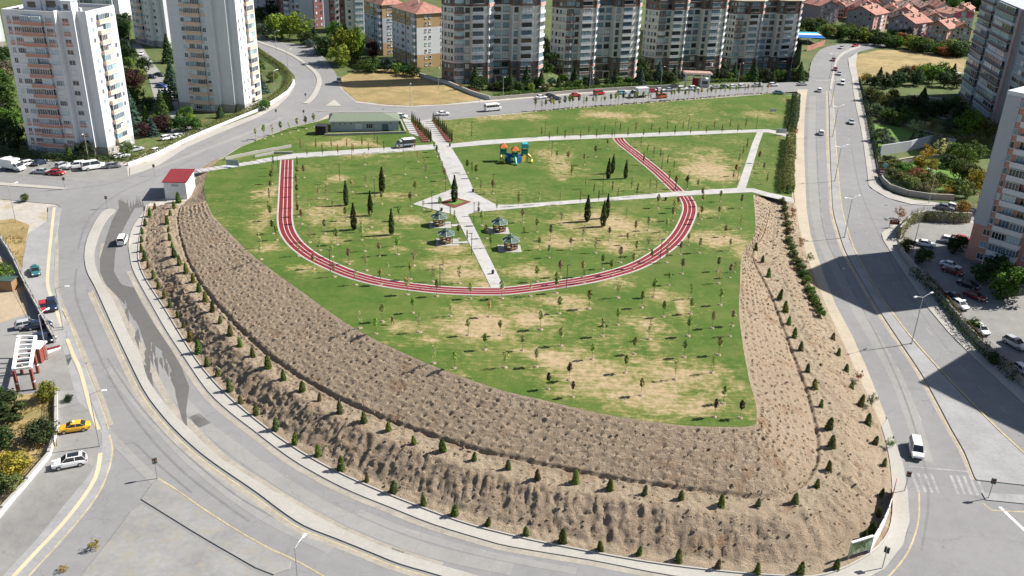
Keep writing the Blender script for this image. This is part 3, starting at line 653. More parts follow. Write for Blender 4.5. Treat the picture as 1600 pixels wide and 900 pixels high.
def WB(px, py):
    """the point of the bank that shows at this pixel, or of the base ground where there is no bank"""
    h = BVHB.ray_cast(Vector((0, 0, CAMH)), ray(px, py).normalized())
    return h[0] if h[0] is not None else W(px, py)
sd = MB()
for x, y, z in seeds:
    for k in range(3):
        a = random.random()*6.3; h = random.uniform(.25, .5); w = .05
        sd.add([(x-w, y, z-.05), (x+w, y, z-.05), (x+math.cos(a)*.16, y+math.sin(a)*.16, z+h)], [(0, 1, 2)], 'leaves')
o = sd.build('seedlings'); o.color = (.22, .17, .08, 1); tag(o, kind='stuff')
# clods lying on the bank
cl = MB()
for k in range(5200):
    it = random.randrange(NT_); ju = random.randrange(6, NU-3); 
    if ju > 60 and random.random() < .5: continue
    r = random.choice((.05, .07, .09, .12, .18)); x, y = XY[it, ju]; cl.box((x, y, Z[it, ju]+r*.2), (r*2, r*1.5, r*1.2), 'bank_soil', random.random()*3, .6)
tag(cl.build('soil_clods'), kind='stuff')

ribbon('kerb', Fs[:int(14*6)], .22, 'kerb', .30, kerb=.2)
# short earth slope where the lawn meets the kiosk corner
inn_ = resample(PW(pts('345,249 330,262 325,272 318,290 322,314'), 'park'), 26); out_ = resample(PW(pts('338,247 314,262 305,280 300,304 284,322')), 26); vs_ = []; fs_ = []
for i in range(26):
    for k in range(8):
        u = k/7; x, y = out_[i]*(1-u)+inn_[i]*u; z = base(y)*(1-u)+park(y)*u+(.25*(u*(1-u)*4)*float(fbm(np.array([x*1.2]), np.array([y*1.2]), 3)[0]))-.02
        vs_.append((x, y, z))
for i in range(25):
    for k in range(7): a = i*8+k; fs_.append((a, a+1, a+9, a+8))
me = bpy.data.meshes.new('earth_bank'); me.from_pydata(vs_, [], fs_); me.materials.append(M['bank_soil']); tag(ob('earth_bank', me), kind='structure')
# ================================================================== BUILDINGS
CAMP = Vector((0, 0, CAMH))
def proj(v):
    c = CAMR.transposed() @ (Vector(v)-CAMP); return 800+c.x/-c.z*FOC, 450-c.y/-c.z*FOC
def rise(p, py):
    """height above p at which its vertical meets picture row py"""
    lo, hi = 0., 160.
    for _ in range(40):
        m = (lo+hi)/2
        if proj((p.x, p.y, p.z+m))[1] > py: lo = m
        else: hi = m
    return lo
CACHE = {}
def cached(key, fn, name):
    if key not in CACHE:
        b = MB(); fn(b); CACHE[key] = b.mesh(name)
    return CACHE[key]
def win_mesh(w, h, fr='frame_white', nm=2, sill=True):
    def f(b):
        t = .055
        b.box((0, -.012, h/2), (w-.02, .024, h-.02), 'pane_glass')
        for x in (-w/2+t/2, w/2-t/2): b.box((x, -.05, h/2), (t, .1, h), fr)
        for z in (t/2, h-t/2): b.box((0, -.048, z), (w-2*t, .096, t), fr)
        for k in range(1, nm): b.box((-w/2+w*k/nm, -.04, h/2), (.06, .08, h-2*t), fr)
        if sill: b.box((0, -.09, -.05), (w+.2, .18, .07), fr)
    return cached(('w', round(w, 2), round(h, 2), fr, nm, sill), f, 'window')
def balc_mesh(w, out, mat, h=.95):
    def f(b):
        b.box((0, -out/2, -.09), (w, out, .16), 'wall_white' if mat != 'wall_white' else 'wall_grey')
        b.box((0, -out+.06, h/2), (w, .12, h), mat)
        for x in (-w/2+.06, w/2-.06): b.box((x, -out/2+.06, h/2), (.12, out-.12, h), mat)
        b.box((0, -out+.06, h+.03), (w+.06, .2, .06), 'wall_white')
    return cached(('b', round(w, 2), round(out, 2), mat, h), f, 'balcony')
def glaze_mesh(w, out, h, nm, fr='frame_white'):
    def f(b):
        b.box((0, -out/2+.06, h/2), (w-.26, out-.14, h-.02), 'pane_glass')
        for k in range(nm+1):
            x = -w/2+.1+(w-.2)*k/nm; b.box((x, -out+.07, h/2), (.06, .1, h), fr)
        b.box((0, -out+.07, h-.04), (w-.1, .11, .08), fr)
    return cached(('g', round(w, 2), round(out, 2), round(h, 2), nm, fr), f, 'glazing')
def panel_mesh(w, h, mat, t=.05):
    return cached(('p', round(w, 2), round(h, 2), mat, t), lambda b: b.box((0, -t/2, h/2), (w, t, h), mat), 'panel')
def curve_balc(w, bulge, mat, h=.95, n=6):
    def f(b):
        arc_ = [(-w/2+w*k/n, -bulge*(1-(2*k/n-1)**2)-.25) for k in range(n+1)]
        b.prism([(-w/2, -.01)]+arc_+[(w/2, -.01)], -.18, -.02, 'wall_white')
        for (x0, y0), (x1, y1) in zip(arc_[:-1], arc_[1:]):
            L = math.hypot(x1-x0, y1-y0); b.box(((x0+x1)/2, (y0+y1)/2+.05, h/2), (L+.02, .1, h), mat, math.atan2(y1-y0, x1-x0))
    return cached(('cb', w, bulge, mat, h), f, 'balcony')
def curve_glaze(w, bulge, h, n=6, fr='frame_white'):
    def f(b):
        arc_ = [(-w/2+.12+(w-.24)*k/n, -(bulge)*(1-(2*k/n-1)**2)-.12) for k in range(n+1)]
        b.prism([(-w/2+.12, -.015)]+arc_+[(w/2-.12, -.015)], 0, h, 'pane_glass')
        for x, y in arc_: b.box((x, y-.02, h/2), (.05, .07, h), fr)
    return cached(('cg', w, bulge, h), f, 'glazing')
class Bld:
    def __init__(s, name, label, cat, L, R, group=None, dz=0.):
        s.L = L; d = R-L; d.z = 0; s.W = d.length; s.rz = math.atan2(d.y, d.x)
        s.root = thing(name, label, cat, (L.x, L.y, L.z+dz), s.rz, group)
    def loc(s, p):
        q = Matrix.Rotation(-s.rz, 3, 'Z') @ (p-s.L); return q
    def part(s, mb, name): return mb.build(name, s.root)
    def wall(s, poly, z0, z1, mat, top=None, name='wall'):
        b = MB(); b.prism(poly, z0, z1, mat, top); return b.build(name, s.root)
    def cell(s, me, face, u, z, name=None, parent=None):
        (x0, y0), a = face; o = bpy.data.objects.new(name or me.name.split('.')[0], me); COL.objects.link(o); o.parent = parent or s.root
        o.location = (x0+u*math.cos(a), y0+u*math.sin(a), z); o.rotation_euler.z = a; return o
PI2 = math.pi/2

def slab_tower(name, label, L, R, side, n, sh, spec, group=None, base_mat='stone', pink='wall_pink', white='wall_white', roofbits=True):
    """white apartment slab: front bays, a stepped right corner and a lit right side"""
    B = Bld(name, label, 'apartment tower', L, R, group); Wd = B.W; D = max(12., side); H = n*sh
    s1, s2 = .665*Wd, .86*Wd
    poly = [(0, 0), (s1, 0), (s1, 1.5), (s2, 1.5), (s2, 3.), (Wd, 3.), (Wd, D+3), (0, D+3)]
    B.wall(poly, -.5, sh*.92, base_mat); B.wall(poly, sh*.92, H+.2, white, 'asphalt_dark')
    par = MB()
    for i in range(len(poly)):
        a, b = Vector(poly[i]), Vector(poly[(i+1) % len(poly)]); d = b-a; nn = Vector((d.y, -d.x)).normalized()
        c = (a+b)/2-nn*.16; par.box((c.x, c.y, H+.6), (d.length+(.0 if i % 2 else -.66), .3, .8), white, math.atan2(d.y, d.x))
    B.part(par, 'parapet')
    f0 = ((0, 0), 0.); f1 = ((s1, 1.5), 0.); fr = ((Wd, 3.), PI2)
    # fins that catch the light
    fin = MB(); fin.box((s1+.2, .74, (H+sh)/2+.6), (.38, 1.5, H-sh+1.2), white); B.part(fin, 'fin'); fin = MB(); fin.box((s2+.2, 2.24, (H+sh)/2+.6), (.38, 1.5, H-sh+1.2), white); B.part(fin, 'fin')
    for k in range(n):
        z = k*sh+.75
        edge = k in spec['pinkrows'](n)
        for (u, w, kind) in spec['front']:
            uu = u*s1; ww = w*s1
            if kind == 'b':
                if k == 0: B.cell(win_mesh(ww*.4, 1.2, nm=3), f0, uu-ww*.25, z); B.cell(win_mesh(ww*.4, 1.2, nm=3), f0, uu+ww*.25, z); continue
                B.cell(balc_mesh(ww, 1.15, pink), f0, uu, k*sh+.05)
                for q in (-1, 1):
                    if random.random() < .86: B.cell(glaze_mesh(ww*.47, 1.0, sh-1.28, 4), f0, uu+q*ww*.245, k*sh+1.04)
                    else: B.cell(win_mesh(ww*.36, sh-1.3, nm=3, sill=False), f0, uu+q*ww*.245, k*sh+1.02)
            else:
                B.cell(win_mesh(ww, sh*.5, nm=2 if ww < 2 else 4), f0, uu, z)
                if kind == 'p' and edge and k > 0 or kind == 'P' and k > 0 and edge: B.cell(panel_mesh(ww*1.1, sh*.42, pink), f0, uu, k*sh+.1, 'panel')
        if spec.get('mid', True): B.cell(win_mesh((s2-s1)*.42, sh*.46), f1, (s2-s1)*.52, z)
        if edge and k > 0 and spec.get('mid', True): B.cell(panel_mesh((s2-s1)*.46, sh*.42, pink), f1, (s2-s1)*.52, k*sh+.1)
        for (u, w, kind) in spec['side']:
            uu = u*D; ww = w*D
            if kind == 'b' and k > 0:
                B.cell(balc_mesh(ww, .9, 'wall_peach'), fr, uu, k*sh+.05)
                for q in (-1, 1):
                    if random.random() < .8: B.cell(glaze_mesh(ww*.46, .75, sh-1.28, 3), fr, uu+q*ww*.24, k*sh+1.04)
            elif kind == 'w': B.cell(win_mesh(ww, sh*.48), fr, uu, z)
    jt = MB()
    for k in range(1, n): jt.box((s1/2, -.014, k*sh-.02), (s1-.1, .028, .05), 'wall_grey')
    B.part(jt, 'storey_joint')
    dp = MB(); dp.tube([(s1*.97, -.12, 0), (s1*.97, -.12, H)], .06, 'frame_white'); B.part(dp, 'downpipe')
    if roofbits:
        for (x, y, w, d, h) in ((.28, 6, 5, 4, 3.2), (.52, 7, 6, 5, 3.8), (.74, 5, 3, 3, 3.)):
            r = MB(); r.box((x*Wd, y, H+.2+h/2), (w, d, h), white); r.box((x*Wd, y, H+.2+h+.08), (w+.4, d+.4, .16), 'wall_grey'); rr = B.part(r, 'roof_room')
            v = MB(); v.box((0, 0, 0), (w*.45, .06, h*.45), 'car_glass'); v.build('window', rr, (x*Wd, y-d/2-.04, H+.3+h*.5))
        for x in (.45, .6, .8, .9):
            r = MB(); r.box((x*Wd, 4.2, H+.9), (.7, .7, 1.6), white); B.part(r, 'chimney')
    return B
specA = dict(front=[(.115, .075, 'p'), (.275, .16, 'p'), (.585, .42, 'b'), (.91, .155, 'p')], side=[(.16, .07, 'w'), (.52, .4, 'b'), (.86, .08, 'w')], pinkrows=lambda n: (1, 2, 3, n-1, n-2, n-3))
specB = dict(front=[(.33, .085, 'p'), (.585, .36, 'b'), (.83, .085, 'p')], side=[(.1, .06, 'w'), (.3, .06, 'w'), (.66, .4, 'b')], pinkrows=lambda n: (1, 2, 3, n-4, n-5, n-6, 12, 13, 14), mid=False)
La, Ra, Sa = W(47, 240), W(161, 249), W(199, 228)
hA = rise(Sa, 11); slab_tower('apartment_tower', 'white tower with pink balconies standing behind the car park, its flat roof in view', La, Ra, (Sa-Ra).length, 14, hA/14.3, specA)
Lb, Rb, Sb = W(281, 171), W(377, 179), W(401, 165)
slab_tower('apartment_tower', 'white tower with blank pale strip and peach balconies beside the curving road hedge', Lb, Rb, (Sb-Rb).length, 17, hA/14.3*1.03, specB, pink='wall_peach')
Lc, Rc, Sc = W(212, 66), W(254, 77), W(270, 65)
specC = dict(front=[(.1, .09, 'w'), (.25, .09, 'w'), (.5, .28, 'b'), (.74, .09, 'w'), (.9, .09, 'w')], side=[], pinkrows=lambda n: (), mid=True)
slab_tower('apartment_tower', 'white tower with blank sunlit end wall between the two big white towers', Lc, Rc, (Sc-Rc).length*.6, 13, 2.8, specC, pink='wall_peach', roofbits=False)
slab_tower('apartment_tower', 'distant white block above the roof of the car park tower', W(122, 34), W(185, 37), 12, 9, 2.8, specC, pink='wall_brown', roofbits=False)
slab_tower('apartment_tower', 'pale tower cut by the left picture edge behind the car park tower', W(-75, 84), W(14, 76), 14, 15, 2.9, specC, pink='wall_peach', roofbits=False)

# ---- the four curved towers along the far street
def curved_tower(L, rz):
    B = Bld('curved_tower', 'cream and brown curved balcony tower', 'apartment tower', L, L+Vector((math.cos(rz)*36, math.sin(rz)*36, 0)), 'curved apartment towers along the far street')
    k = B.W/36.; sh = 2.95
    def rnd(x0, x1, y, r):      # bay with a rounded right corner
        return [(x0, 2.5), (x0, y)]+[(x1-r+r*math.sin(a), y+r-r*math.cos(a)) for a in (0, .3, .6, .9, 1.2, PI2)]+[(x1, 2.5)]
    S = lambda P: [(x*k, y) for x, y in P]
    foot = S([(-3, 4), (0, 0), (6.4, 0)])+S(rnd(6.4, 15.6, -1.3, 5.))+S([(23, 2.5), (23, 0), (25.8, 0)])+S(rnd(25.8, 36, -1.3, 5.))+S([(36, 10), (3, 10), (3, 8), (-3, 7)])
    zones = [(0, 3, 'wall_brown'), (3, 10, 'wall_cream'), (10, 12, 'wall_brown')]
    for a, b, m in zones: B.wall(foot, a*sh-(.5 if a == 0 else 0), b*sh, m, 'wall_grey')
    c = MB(); off = [(x+(.35 if x > 8 else -.35), y-.35 if y < 4 else y+.35) for x, y in foot]; c.prism(foot, 12*sh, 12*sh+.12, 'wall_brown'); B.part(c, 'wall')
    sl = MB(); sl.prism([(-3.6*k, 3.9), (-.6*k, -.4), (1.5*k, -1.3), (6*k, -2), (13*k, -2.2), (16.4*k, .4), (16.4*k, 2.), (22.6*k, 2.), (22.6*k, -.5), (26*k, -2), (33.4*k, -2.2), (36.8*k, .6), (36.8*k, 10.5), (2.6*k, 10.5), (-3.6*k, 7.6)], 12*sh+.12, 12*sh+.5, 'wall_sand'); B.part(sl, 'cornice')
    B.wall([(-1*k, 4), (5*k, 1.2), (14.5*k, .3), (14.5*k, 4), (24*k, 4), (24*k, 1.2), (34*k, .3), (35*k, 9.5), (3.5*k, 9.5), (-1*k, 7)], 12*sh+.5, 14*sh+.5, 'wall_brown', 'roof_tile'); 
    w = 'frame_dark'
    fw, f0, fb, fr = ((-3*k, 4), -math.atan2(4, 3)), ((0, 0), 0.), ((0, -1.3), 0.), ((0, 2.5), 0.)
    for i in range(12):
        z = i*sh; cm = zones[0 if i < 3 else 1 if i < 10 else 2][2]
        for u in (1., 2.6, 4.1): B.cell(win_mesh(.9, 1.5, w, 1), fw, u*k, z+.8)
        B.cell(win_mesh(1., 1.5, w, 1), ((-3*k, 7), -PI2), 1.5, z+.8)
        B.cell(curve_balc(3.9*k, .9, 'wall_brown' if i > 5 else 'wall_lilac'), f0, 2*k, z+.2); B.cell(curve_glaze(3.7*k, .85, 1.55), f0, 2*k, z+1.16)
        B.cell(win_mesh(1.7, 1.9, w, 2), f0, 5.2*k, z+.6)
        for x in (7.6, 27): 
            B.cell(balc_mesh(4.4*k, .55, cm if cm != 'wall_cream' else 'wall_white'), fb, (x+1.3)*k, z+.15); B.cell(glaze_mesh(4.2*k, .4, 1.62, 3, w), fb, (x+1.3)*k, z+1.12)
        for x1 in (15.6, 36):
            a = .82; r = 5.; fx = ((x1-r+r*math.sin(a))*k, -1.3+r-r*math.cos(a))
            B.cell(balc_mesh(4.6*k, .7, 'wall_white' if cm == 'wall_cream' else 'wall_rose'), (fx, a), .1, z+.15); B.cell(glaze_mesh(4.0*k, .5, 1.62, 4), (fx, a), .1, z+1.12)
        if i > 0:
            B.cell(win_mesh(3.*k, 1.65, w, 3), fr, 17.6*k, z+.7); B.cell(win_mesh(2.5*k, 1.8, w, 2), fr, 21.2*k, z+.6)
            sb = panel_mesh(7.2*k, .22, 'wall_white', .16); B.cell(sb, fr, 19.3*k, z+.08)
        B.cell(win_mesh(1.6, 1.9, w, 2), f0, 24.4*k, z+.6)
        if i > 2 and i < 10:
            for u in (3, 5.8): B.cell(win_mesh(1.1, 1.5, w, 1), ((36*k, 2.5), PI2), u, z+.8)
    for i in range(2):
        z = (12+i)*sh+.9
        for u, ang, x, y in ((4., 0, 14.5*k, 4), (8., 0, 14.5*k, 4)): B.cell(win_mesh(1.6, 1.7, w, 2), ((x, y), ang), u*k, z)
    en = MB(); en.box((21.2*k, 1.6, 3.0), (3.4*k, 1.7, .3), 'wall_sand'); en.box((21.2*k-1.5, 1., 1.4), (.3, .3, 2.9), 'wall_sand'); en.box((21.2*k+1.5, 1., 1.4), (.3, .3, 2.9), 'wall_sand'); en.box((21.2*k, 2.44, 1.4), (2.2, .1, 2.6), 'dark_trim'); B.part(en, 'entrance')
    return reg(B.root), B
def far_at(px, py, Y): r = ray(px, py); return CAMP+r*(Y/r.y)
T1, BT = curved_tower(far_at(709, 135, 344), math.radians(19)); T1['label'] = 'first curved cream and brown tower, next to the red-roofed ochre block'
for (px, py, yy), rz_, sc_, lb in (((879, 128, 376), 25, 1, 'second curved cream and brown tower, behind the red cars on the street'), ((1020, 121.5, 410), 22, 1, 'third curved cream and brown tower, behind the gate with flags'), ((1138, 119.5, 444), 17, 1, 'curved cream and brown tower nearest the dual carriageway, its cornice in view')):
    copy_thing(T1, far_at(px, py, yy), math.radians(rz_), sc_, label=lb)

# ---- ochre and white blocks with red roofs
def hip(B, x0, y0, x1, y1, z, h, mat='roof_tile', o=.5):
    x0 -= o; y0 -= o; x1 += o; y1 += o; d = min(x1-x0, y1-y0)/2; b = MB()
    if x1-x0 >= y1-y0: r0, r1 = (x0+d, (y0+y1)/2), (x1-d, (y0+y1)/2)
    else: r0, r1 = ((x0+x1)/2, y0+d), ((x0+x1)/2, y1-d)
    v = [(x0, y0, z), (x1, y0, z), (x1, y1, z), (x0, y1, z), (*r0, z+h), (*r1, z+h)]
    f = [(0, 1, 5, 4), (1, 2, 5), (2, 3, 4, 5), (3, 0, 4)] if x1-x0 >= y1-y0 else [(0, 1, 4), (1, 2, 5, 4), (2, 3, 5), (3, 0, 4, 5)]
    b.add(v, f+[(3, 2, 1, 0)], mat); b.b2((x0-.05, y0-.05, z-.22), (x1+.05, y1+.05, z-.01), 'wall_sand'); r = B.part(b, 'roof')
    c = MB(); c.box(((x0+x1)/2+2, (y0+y1)/2-1.5, z+h*.8), (.9, .9, 2.2), 'wall_sand'); c.build('chimney', r); c = MB(); c.box(((x0+x1)/2-3, (y0+y1)/2+1., z+h*.8), (.9, .9, 2.2), 'wall_sand'); c.build('chimney', r)
def ochre_block(label, L, C, R, ytop, n=8):
    """left face from L to C, right (sunlit) face from C to R"""
    B = Bld('red_roof_block', label, 'apartment block', L, C, None); Wd = B.W; q = B.loc(R); D = max(10., q.y); H = rise(C, ytop); sh = H/n
    for a, b, m in ((0, 2, 'wall_ochre'), (2, n-2, 'wall_bluegrey' if 'left' in label else 'wall_white'), (n-2, n, 'wall_ochre')):
        B.wall([(0, 0), (Wd, 0), (Wd, D), (0, D)], a*sh-(.5 if a == 0 else 0), b*sh, m)
    hip(B, 0, 0, Wd, D, H+.2, 3.4); f0 = ((0, 0), 0.); fr = ((Wd, 0), PI2)
    for i in range(n):
        z = i*sh+.9
        for u, w in ((.08, 1.2), (.24, 1.4), (.45, 2.6), (.66, 1.8)): B.cell(win_mesh(w, 1.4, nm=2 if w < 2 else 3), f0, u*Wd, z)
        if i > 0: B.cell(balc_mesh(2.6, 1.2, 'wall_white'), f0, Wd-1.6, i*sh+.1); B.cell(glaze_mesh(2.4, 1.0, sh-1.25, 3), f0, Wd-1.6, i*sh+1.06)
        for u in (.28, .42, .8): B.cell(win_mesh(.9, 1.2, 'frame_white', 1), fr, u*D, z)
    p = MB(); p.tube([(Wd*.57, -.15, 0), (Wd*.57, -.15, H)], .09, 'frame_dark'); B.part(p, 'downpipe'); return B
ochre_block('ochre and white eight-storey block with red hipped roof and sunlit end beside the curved towers', W(614, 92), W(652, 107), W(688, 98), 22)
ochre_block('ochre and white red-roofed block half hidden by the tall poplars, left one of two', W(571, 76), W(599, 87), W(618, 82), 8)
def maroon(label, L, R, mats, n=12, D=14):
    B = Bld('maroon_block', label, 'apartment block', L, R); x = 0; Wd = B.W; sh = 2.9
    B.wall([(0, 0), (Wd, 0), (Wd, D), (0, D)], -.5, n*sh, 'wall_bluegrey', 'roof_tile'); tw = sum(m[0] for m in mats)
    for w, m, kind in mats:
        w = w/tw*Wd; c = MB(); c.box((x+w/2, -.3, n*sh/2), (w-.1, .6, n*sh), m); B.part(c, 'wall')
        for i in range(n):
            if kind == 'b': B.cell(balc_mesh(w*.8, 1.1, 'wall_white'), ((0, -.6), 0.), x+w/2, i*sh+.1); B.cell(glaze_mesh(w*.75, .95, 1.6, 3), ((0, -.6), 0.), x+w/2, i*sh+1.08)
            elif kind == 'w': B.cell(win_mesh(min(1.2, w*.5), 1.4, 'frame_dark', 1), ((0, -.6), 0.), x+w/2, i*sh+.8)
        x += w
    for i in range(n): B.cell(win_mesh(1.4, 1.4), ((Wd, 0), PI2), D*.35, i*sh+.8); B.cell(balc_mesh(3., 1., 'wall_white'), ((Wd, 0), PI2), D*.7, i*sh+.1)
maroon('maroon and white balcony block behind the rounded willow trees', W(440, 31), W(490, 36), [(1, 'wall_maroon', 'w'), (1.6, 'wall_white', 'b'), (1.4, 'wall_grey', 'w'), (1.4, 'wall_maroon', 'b'), (1.5, 'wall_white', 'b'), (1, 'wall_maroon', 'w')])
maroon('narrow maroon block with pale blank wall, in the middle of three', W(491, 44), W(517, 40), [(1.2, 'wall_maroon', 'w'), (1.1, 'wall_maroon', 'w'), (2, 'wall_bluegrey', 'n')], D=10)
maroon('maroon striped block with white balconies next to the ochre block', W(516, 52), W(570, 50), [(1, 'wall_maroon', 'w'), (.9, 'wall_cream', 'w'), (1, 'wall_maroon', 'w'), (1.6, 'wall_cream', 'w'), (2, 'wall_white', 'b')], D=12)
maroon('blue-grey block with red edge rising at the top above the street trees', W(396, 24), W(442, 26), [(2, 'wall_bluegrey', 'w'), (2, 'wall_bluegrey', 'b'), (.8, 'wall_maroon', 'n')], D=10)

# ---- pink tower at the right edge (and its twin that throws the second shadow)
def pink_tower(L, R, ytop, label, H=None):
    B = Bld('pink_tower', label, 'apartment tower', L, R); Wd = B.W*1.5; D = 17.; H = H or rise(L, ytop); n = 13; sh = H/n
    foot = [(0, 0), (Wd, 0), (Wd, D), (0, D)]
    B.wall(foot, -.5, 3*sh, 'wall_pink'); B.wall(foot, 3*sh, H, 'wall_pink', 'wall_white')
    c = MB(); c.box((Wd*.075, -.09, (H+3*sh)/2), (Wd*.15, .18, H-3*sh), 'wall_bluegrey'); c.box((-.09, D*.2, (H+3*sh)/2), (.18, D*.4, H-3*sh), 'wall_bluegrey'); B.part(c, 'wall')
    p = MB()
    for x, y, w, d in ((Wd/2, .1, Wd+.3, .3), (Wd/2, D-.1, Wd+.3, .3), (0, D/2, .3, D-.4), (Wd, D/2, .3, D-.4)): p.box((x, y, H+.45), (w, d, .9), 'wall_white')
    B.part(p, 'parapet')
    for x, y, w, d, h in ((.35, .45, .28, .4, 3.), (.72, .5, .22, .5, 4.2), (.5, .7, .2, .3, 2.4)):
        r = MB(); r.box((x*Wd, y*D, H+h/2), (w*Wd, d*D, h), 'wall_pink', 0); r.box((x*Wd, y*D, H+h+.1), (w*Wd+.5, d*D+.5, .2), 'wall_white'); B.part(r, 'roof_room')
    f0 = ((0, 0), 0.); b0, b1 = .34*B.W, .80*B.W; bw = (b1-b0)
    for i in range(n):
        z = i*sh
        B.cell(win_mesh(1.5, sh*.5), f0, .235*B.W, z+.8); B.cell(win_mesh(1.5, sh*.5), f0, .92*B.W, z+.8); B.cell(win_mesh(1.5, sh*.5), f0, 1.2*B.W, z+.8)
        if i == 0: continue
        B.cell(balc_mesh(bw, 1.5, 'wall_white', 1.05), f0, (b0+b1)/2, z+.1)
        for q in (-1, 1):
            if random.random() < .62: B.cell(glaze_mesh(bw*.47, 1.3, sh-1.4, 4), f0, (b0+b1)/2+q*bw*.245, z+1.18)
            else: B.cell(win_mesh(bw*.36, sh-1.25, nm=3, sill=False), f0, (b0+b1)/2+q*bw*.25, z+.95)
    e = MB(); e.box(((b0+b1)/2, -1.4, 2.6), (bw, 2.6, .22), 'wall_bluegrey'); e.box(((b0+b1)/2, -2.5, .6), (bw*.7, .2, 1.2), 'wall_white')
    for x in (b0+.3, b1-.3): e.box((x, -2.4, 1.25), (.25, .25, 2.5), 'wall_white')
    B.part(e, 'porch'); return B, H
BP, HP = pink_tower(W(1507, 403), W(1602, 437), 148, 'pink tower with white balconies and grey corner above the car park')
L2 = W(1690, 605)+W(1457, 585)-W(1374, 645); pink_tower(L2, L2+(W(1602, 437)-W(1507, 403)), 0, 'pink tower standing outside the picture, throwing the lower shadow on the road', HP)

# ---- tall blue-white tower at the upper right
Lq, Rq = W(1501, 146), W(1556, 192); B = Bld('blue_white_tower', 'tall shaded tower with brown balconies beyond the garden trees', 'apartment tower', Lq, Rq); Wd = B.W; n = 13; sh = 2.95; H = n*sh
B.wall([(0, 0), (Wd*.47, 0), (Wd*.47, -1.2), (Wd*1.02, -1.2), (Wd*1.02, 0.3), (Wd*1.7, .3), (Wd*1.7, 16), (0, 16)], -.5, H, 'wall_bluegrey')
for i in range(n):
    z = i*sh
    for u, w, y in ((.19, .33, 0), (.74, .42, -1.2)):
        B.cell(balc_mesh(w*Wd, 1.2, 'wall_brown' if (i*7+int(u*10)) % 4 else 'wall_white'), ((0, y), 0.), u*Wd, z+.1)
        for q in (-1, 1): B.cell(glaze_mesh(w*Wd*.47, 1., sh-1.35, 3), ((0, y), 0.), (u+q*w*.24)*Wd, z+1.08)
    B.cell(win_mesh(1.1, 1.3), ((0, 0), 0.), .415*Wd, z+.9)
    for u in (1.14, 1.42): B.cell(win_mesh(.15*Wd, 1.45, nm=3), ((0, .3), 0.), u*Wd, z+.8); B.cell(panel_mesh(.1*Wd, 1.45, 'wall_brown'), ((0, .3), 0.), (u+.14)*Wd, z+.8)
for x in (.47, 1.025): b = MB(); b.box((x*Wd, -1.45 if x > 1 else -.6, H/2), (.4, .5 if x > 1 else .9, H), 'wall_rose'); B.part(b, 'fin')

# ---- far housing with red gabled roofs
def gable_house(label, L, R, D, e, r, wall, side, n, group=None, roof='roof_tile', wins=True):
    B = Bld('gabled_block', label, 'apartment block', L, R, group); Wd = B.W; b = MB()
    b.add([(0, 0, -.5), (Wd, 0, -.5), (Wd, 0, e), (Wd/2, 0, e+r), (0, 0, e), (0, D, -.5), (Wd, D, -.5), (Wd, D, e), (Wd/2, D, e+r), (0, D, e)], [(0, 1, 2, 3, 4), (6, 5, 9, 8, 7), (5, 0, 4, 9), (4, 3, 8, 9), (3, 2, 7, 8)], wall)
    b.add([(Wd, 0, -.5), (Wd, D, -.5), (Wd, D, e), (Wd, 0, e)], [(0, 1, 2, 3)], side); B.part(b, 'wall')
    for sgn in (-1, 1):
        q = MB(); x0 = Wd/2; x1 = Wd/2+sgn*(Wd/2+.9); sl_ = r/(Wd/2); z1 = e+r-sl_*(Wd/2+.9)
        q.add([(x0, -.8, e+r+.12), (x1, -.8, z1+.12), (x1, D+.8, z1+.12), (x0, D+.8, e+r+.12), (x0, -.8, e+r+.35), (x1, -.8, z1+.35), (x1, D+.8, z1+.35), (x0, D+.8, e+r+.35)],
              [(4, 5, 6, 7), (3, 2, 1, 0), (0, 1, 5, 4), (1, 2, 6, 5), (2, 3, 7, 6)] if sgn > 0 else [(7, 6, 5, 4), (0, 1, 2, 3), (4, 5, 1, 0), (5, 6, 2, 1), (6, 7, 3, 2)], roof)
        rf = B.part(q, 'roof')
        for y in (D*.3, D*.7):
            c = MB(); xx = Wd/2+sgn*Wd*.22; c.box((xx, y, e+r*.75+.5), (1., .8, 1.8), 'wall_sand'); c.build('chimney', rf)
    if wins:
        sh = e/n
        for i in range(n):
            z = i*sh+.9
            for u in (.15, .32, .5, .68, .85): B.cell(win_mesh(1.3, 1.4, nm=1, sill=False), ((0, 0), 0.), u*Wd, z)
            k = max(2, int(D/5))
            for j in range(k):
                u = (j+.5)*D/k
                if j % 2: B.cell(balc_mesh(2.8, 1.1, 'wall_white'), ((Wd, 0), PI2), u, i*sh+.1); B.cell(win_mesh(2.2, 1.4, nm=1, sill=False), ((Wd, 0), PI2), u, z)
                else: B.cell(win_mesh(1.6, 1.4, nm=1, sill=False), ((Wd, 0), PI2), u, z)
    return B
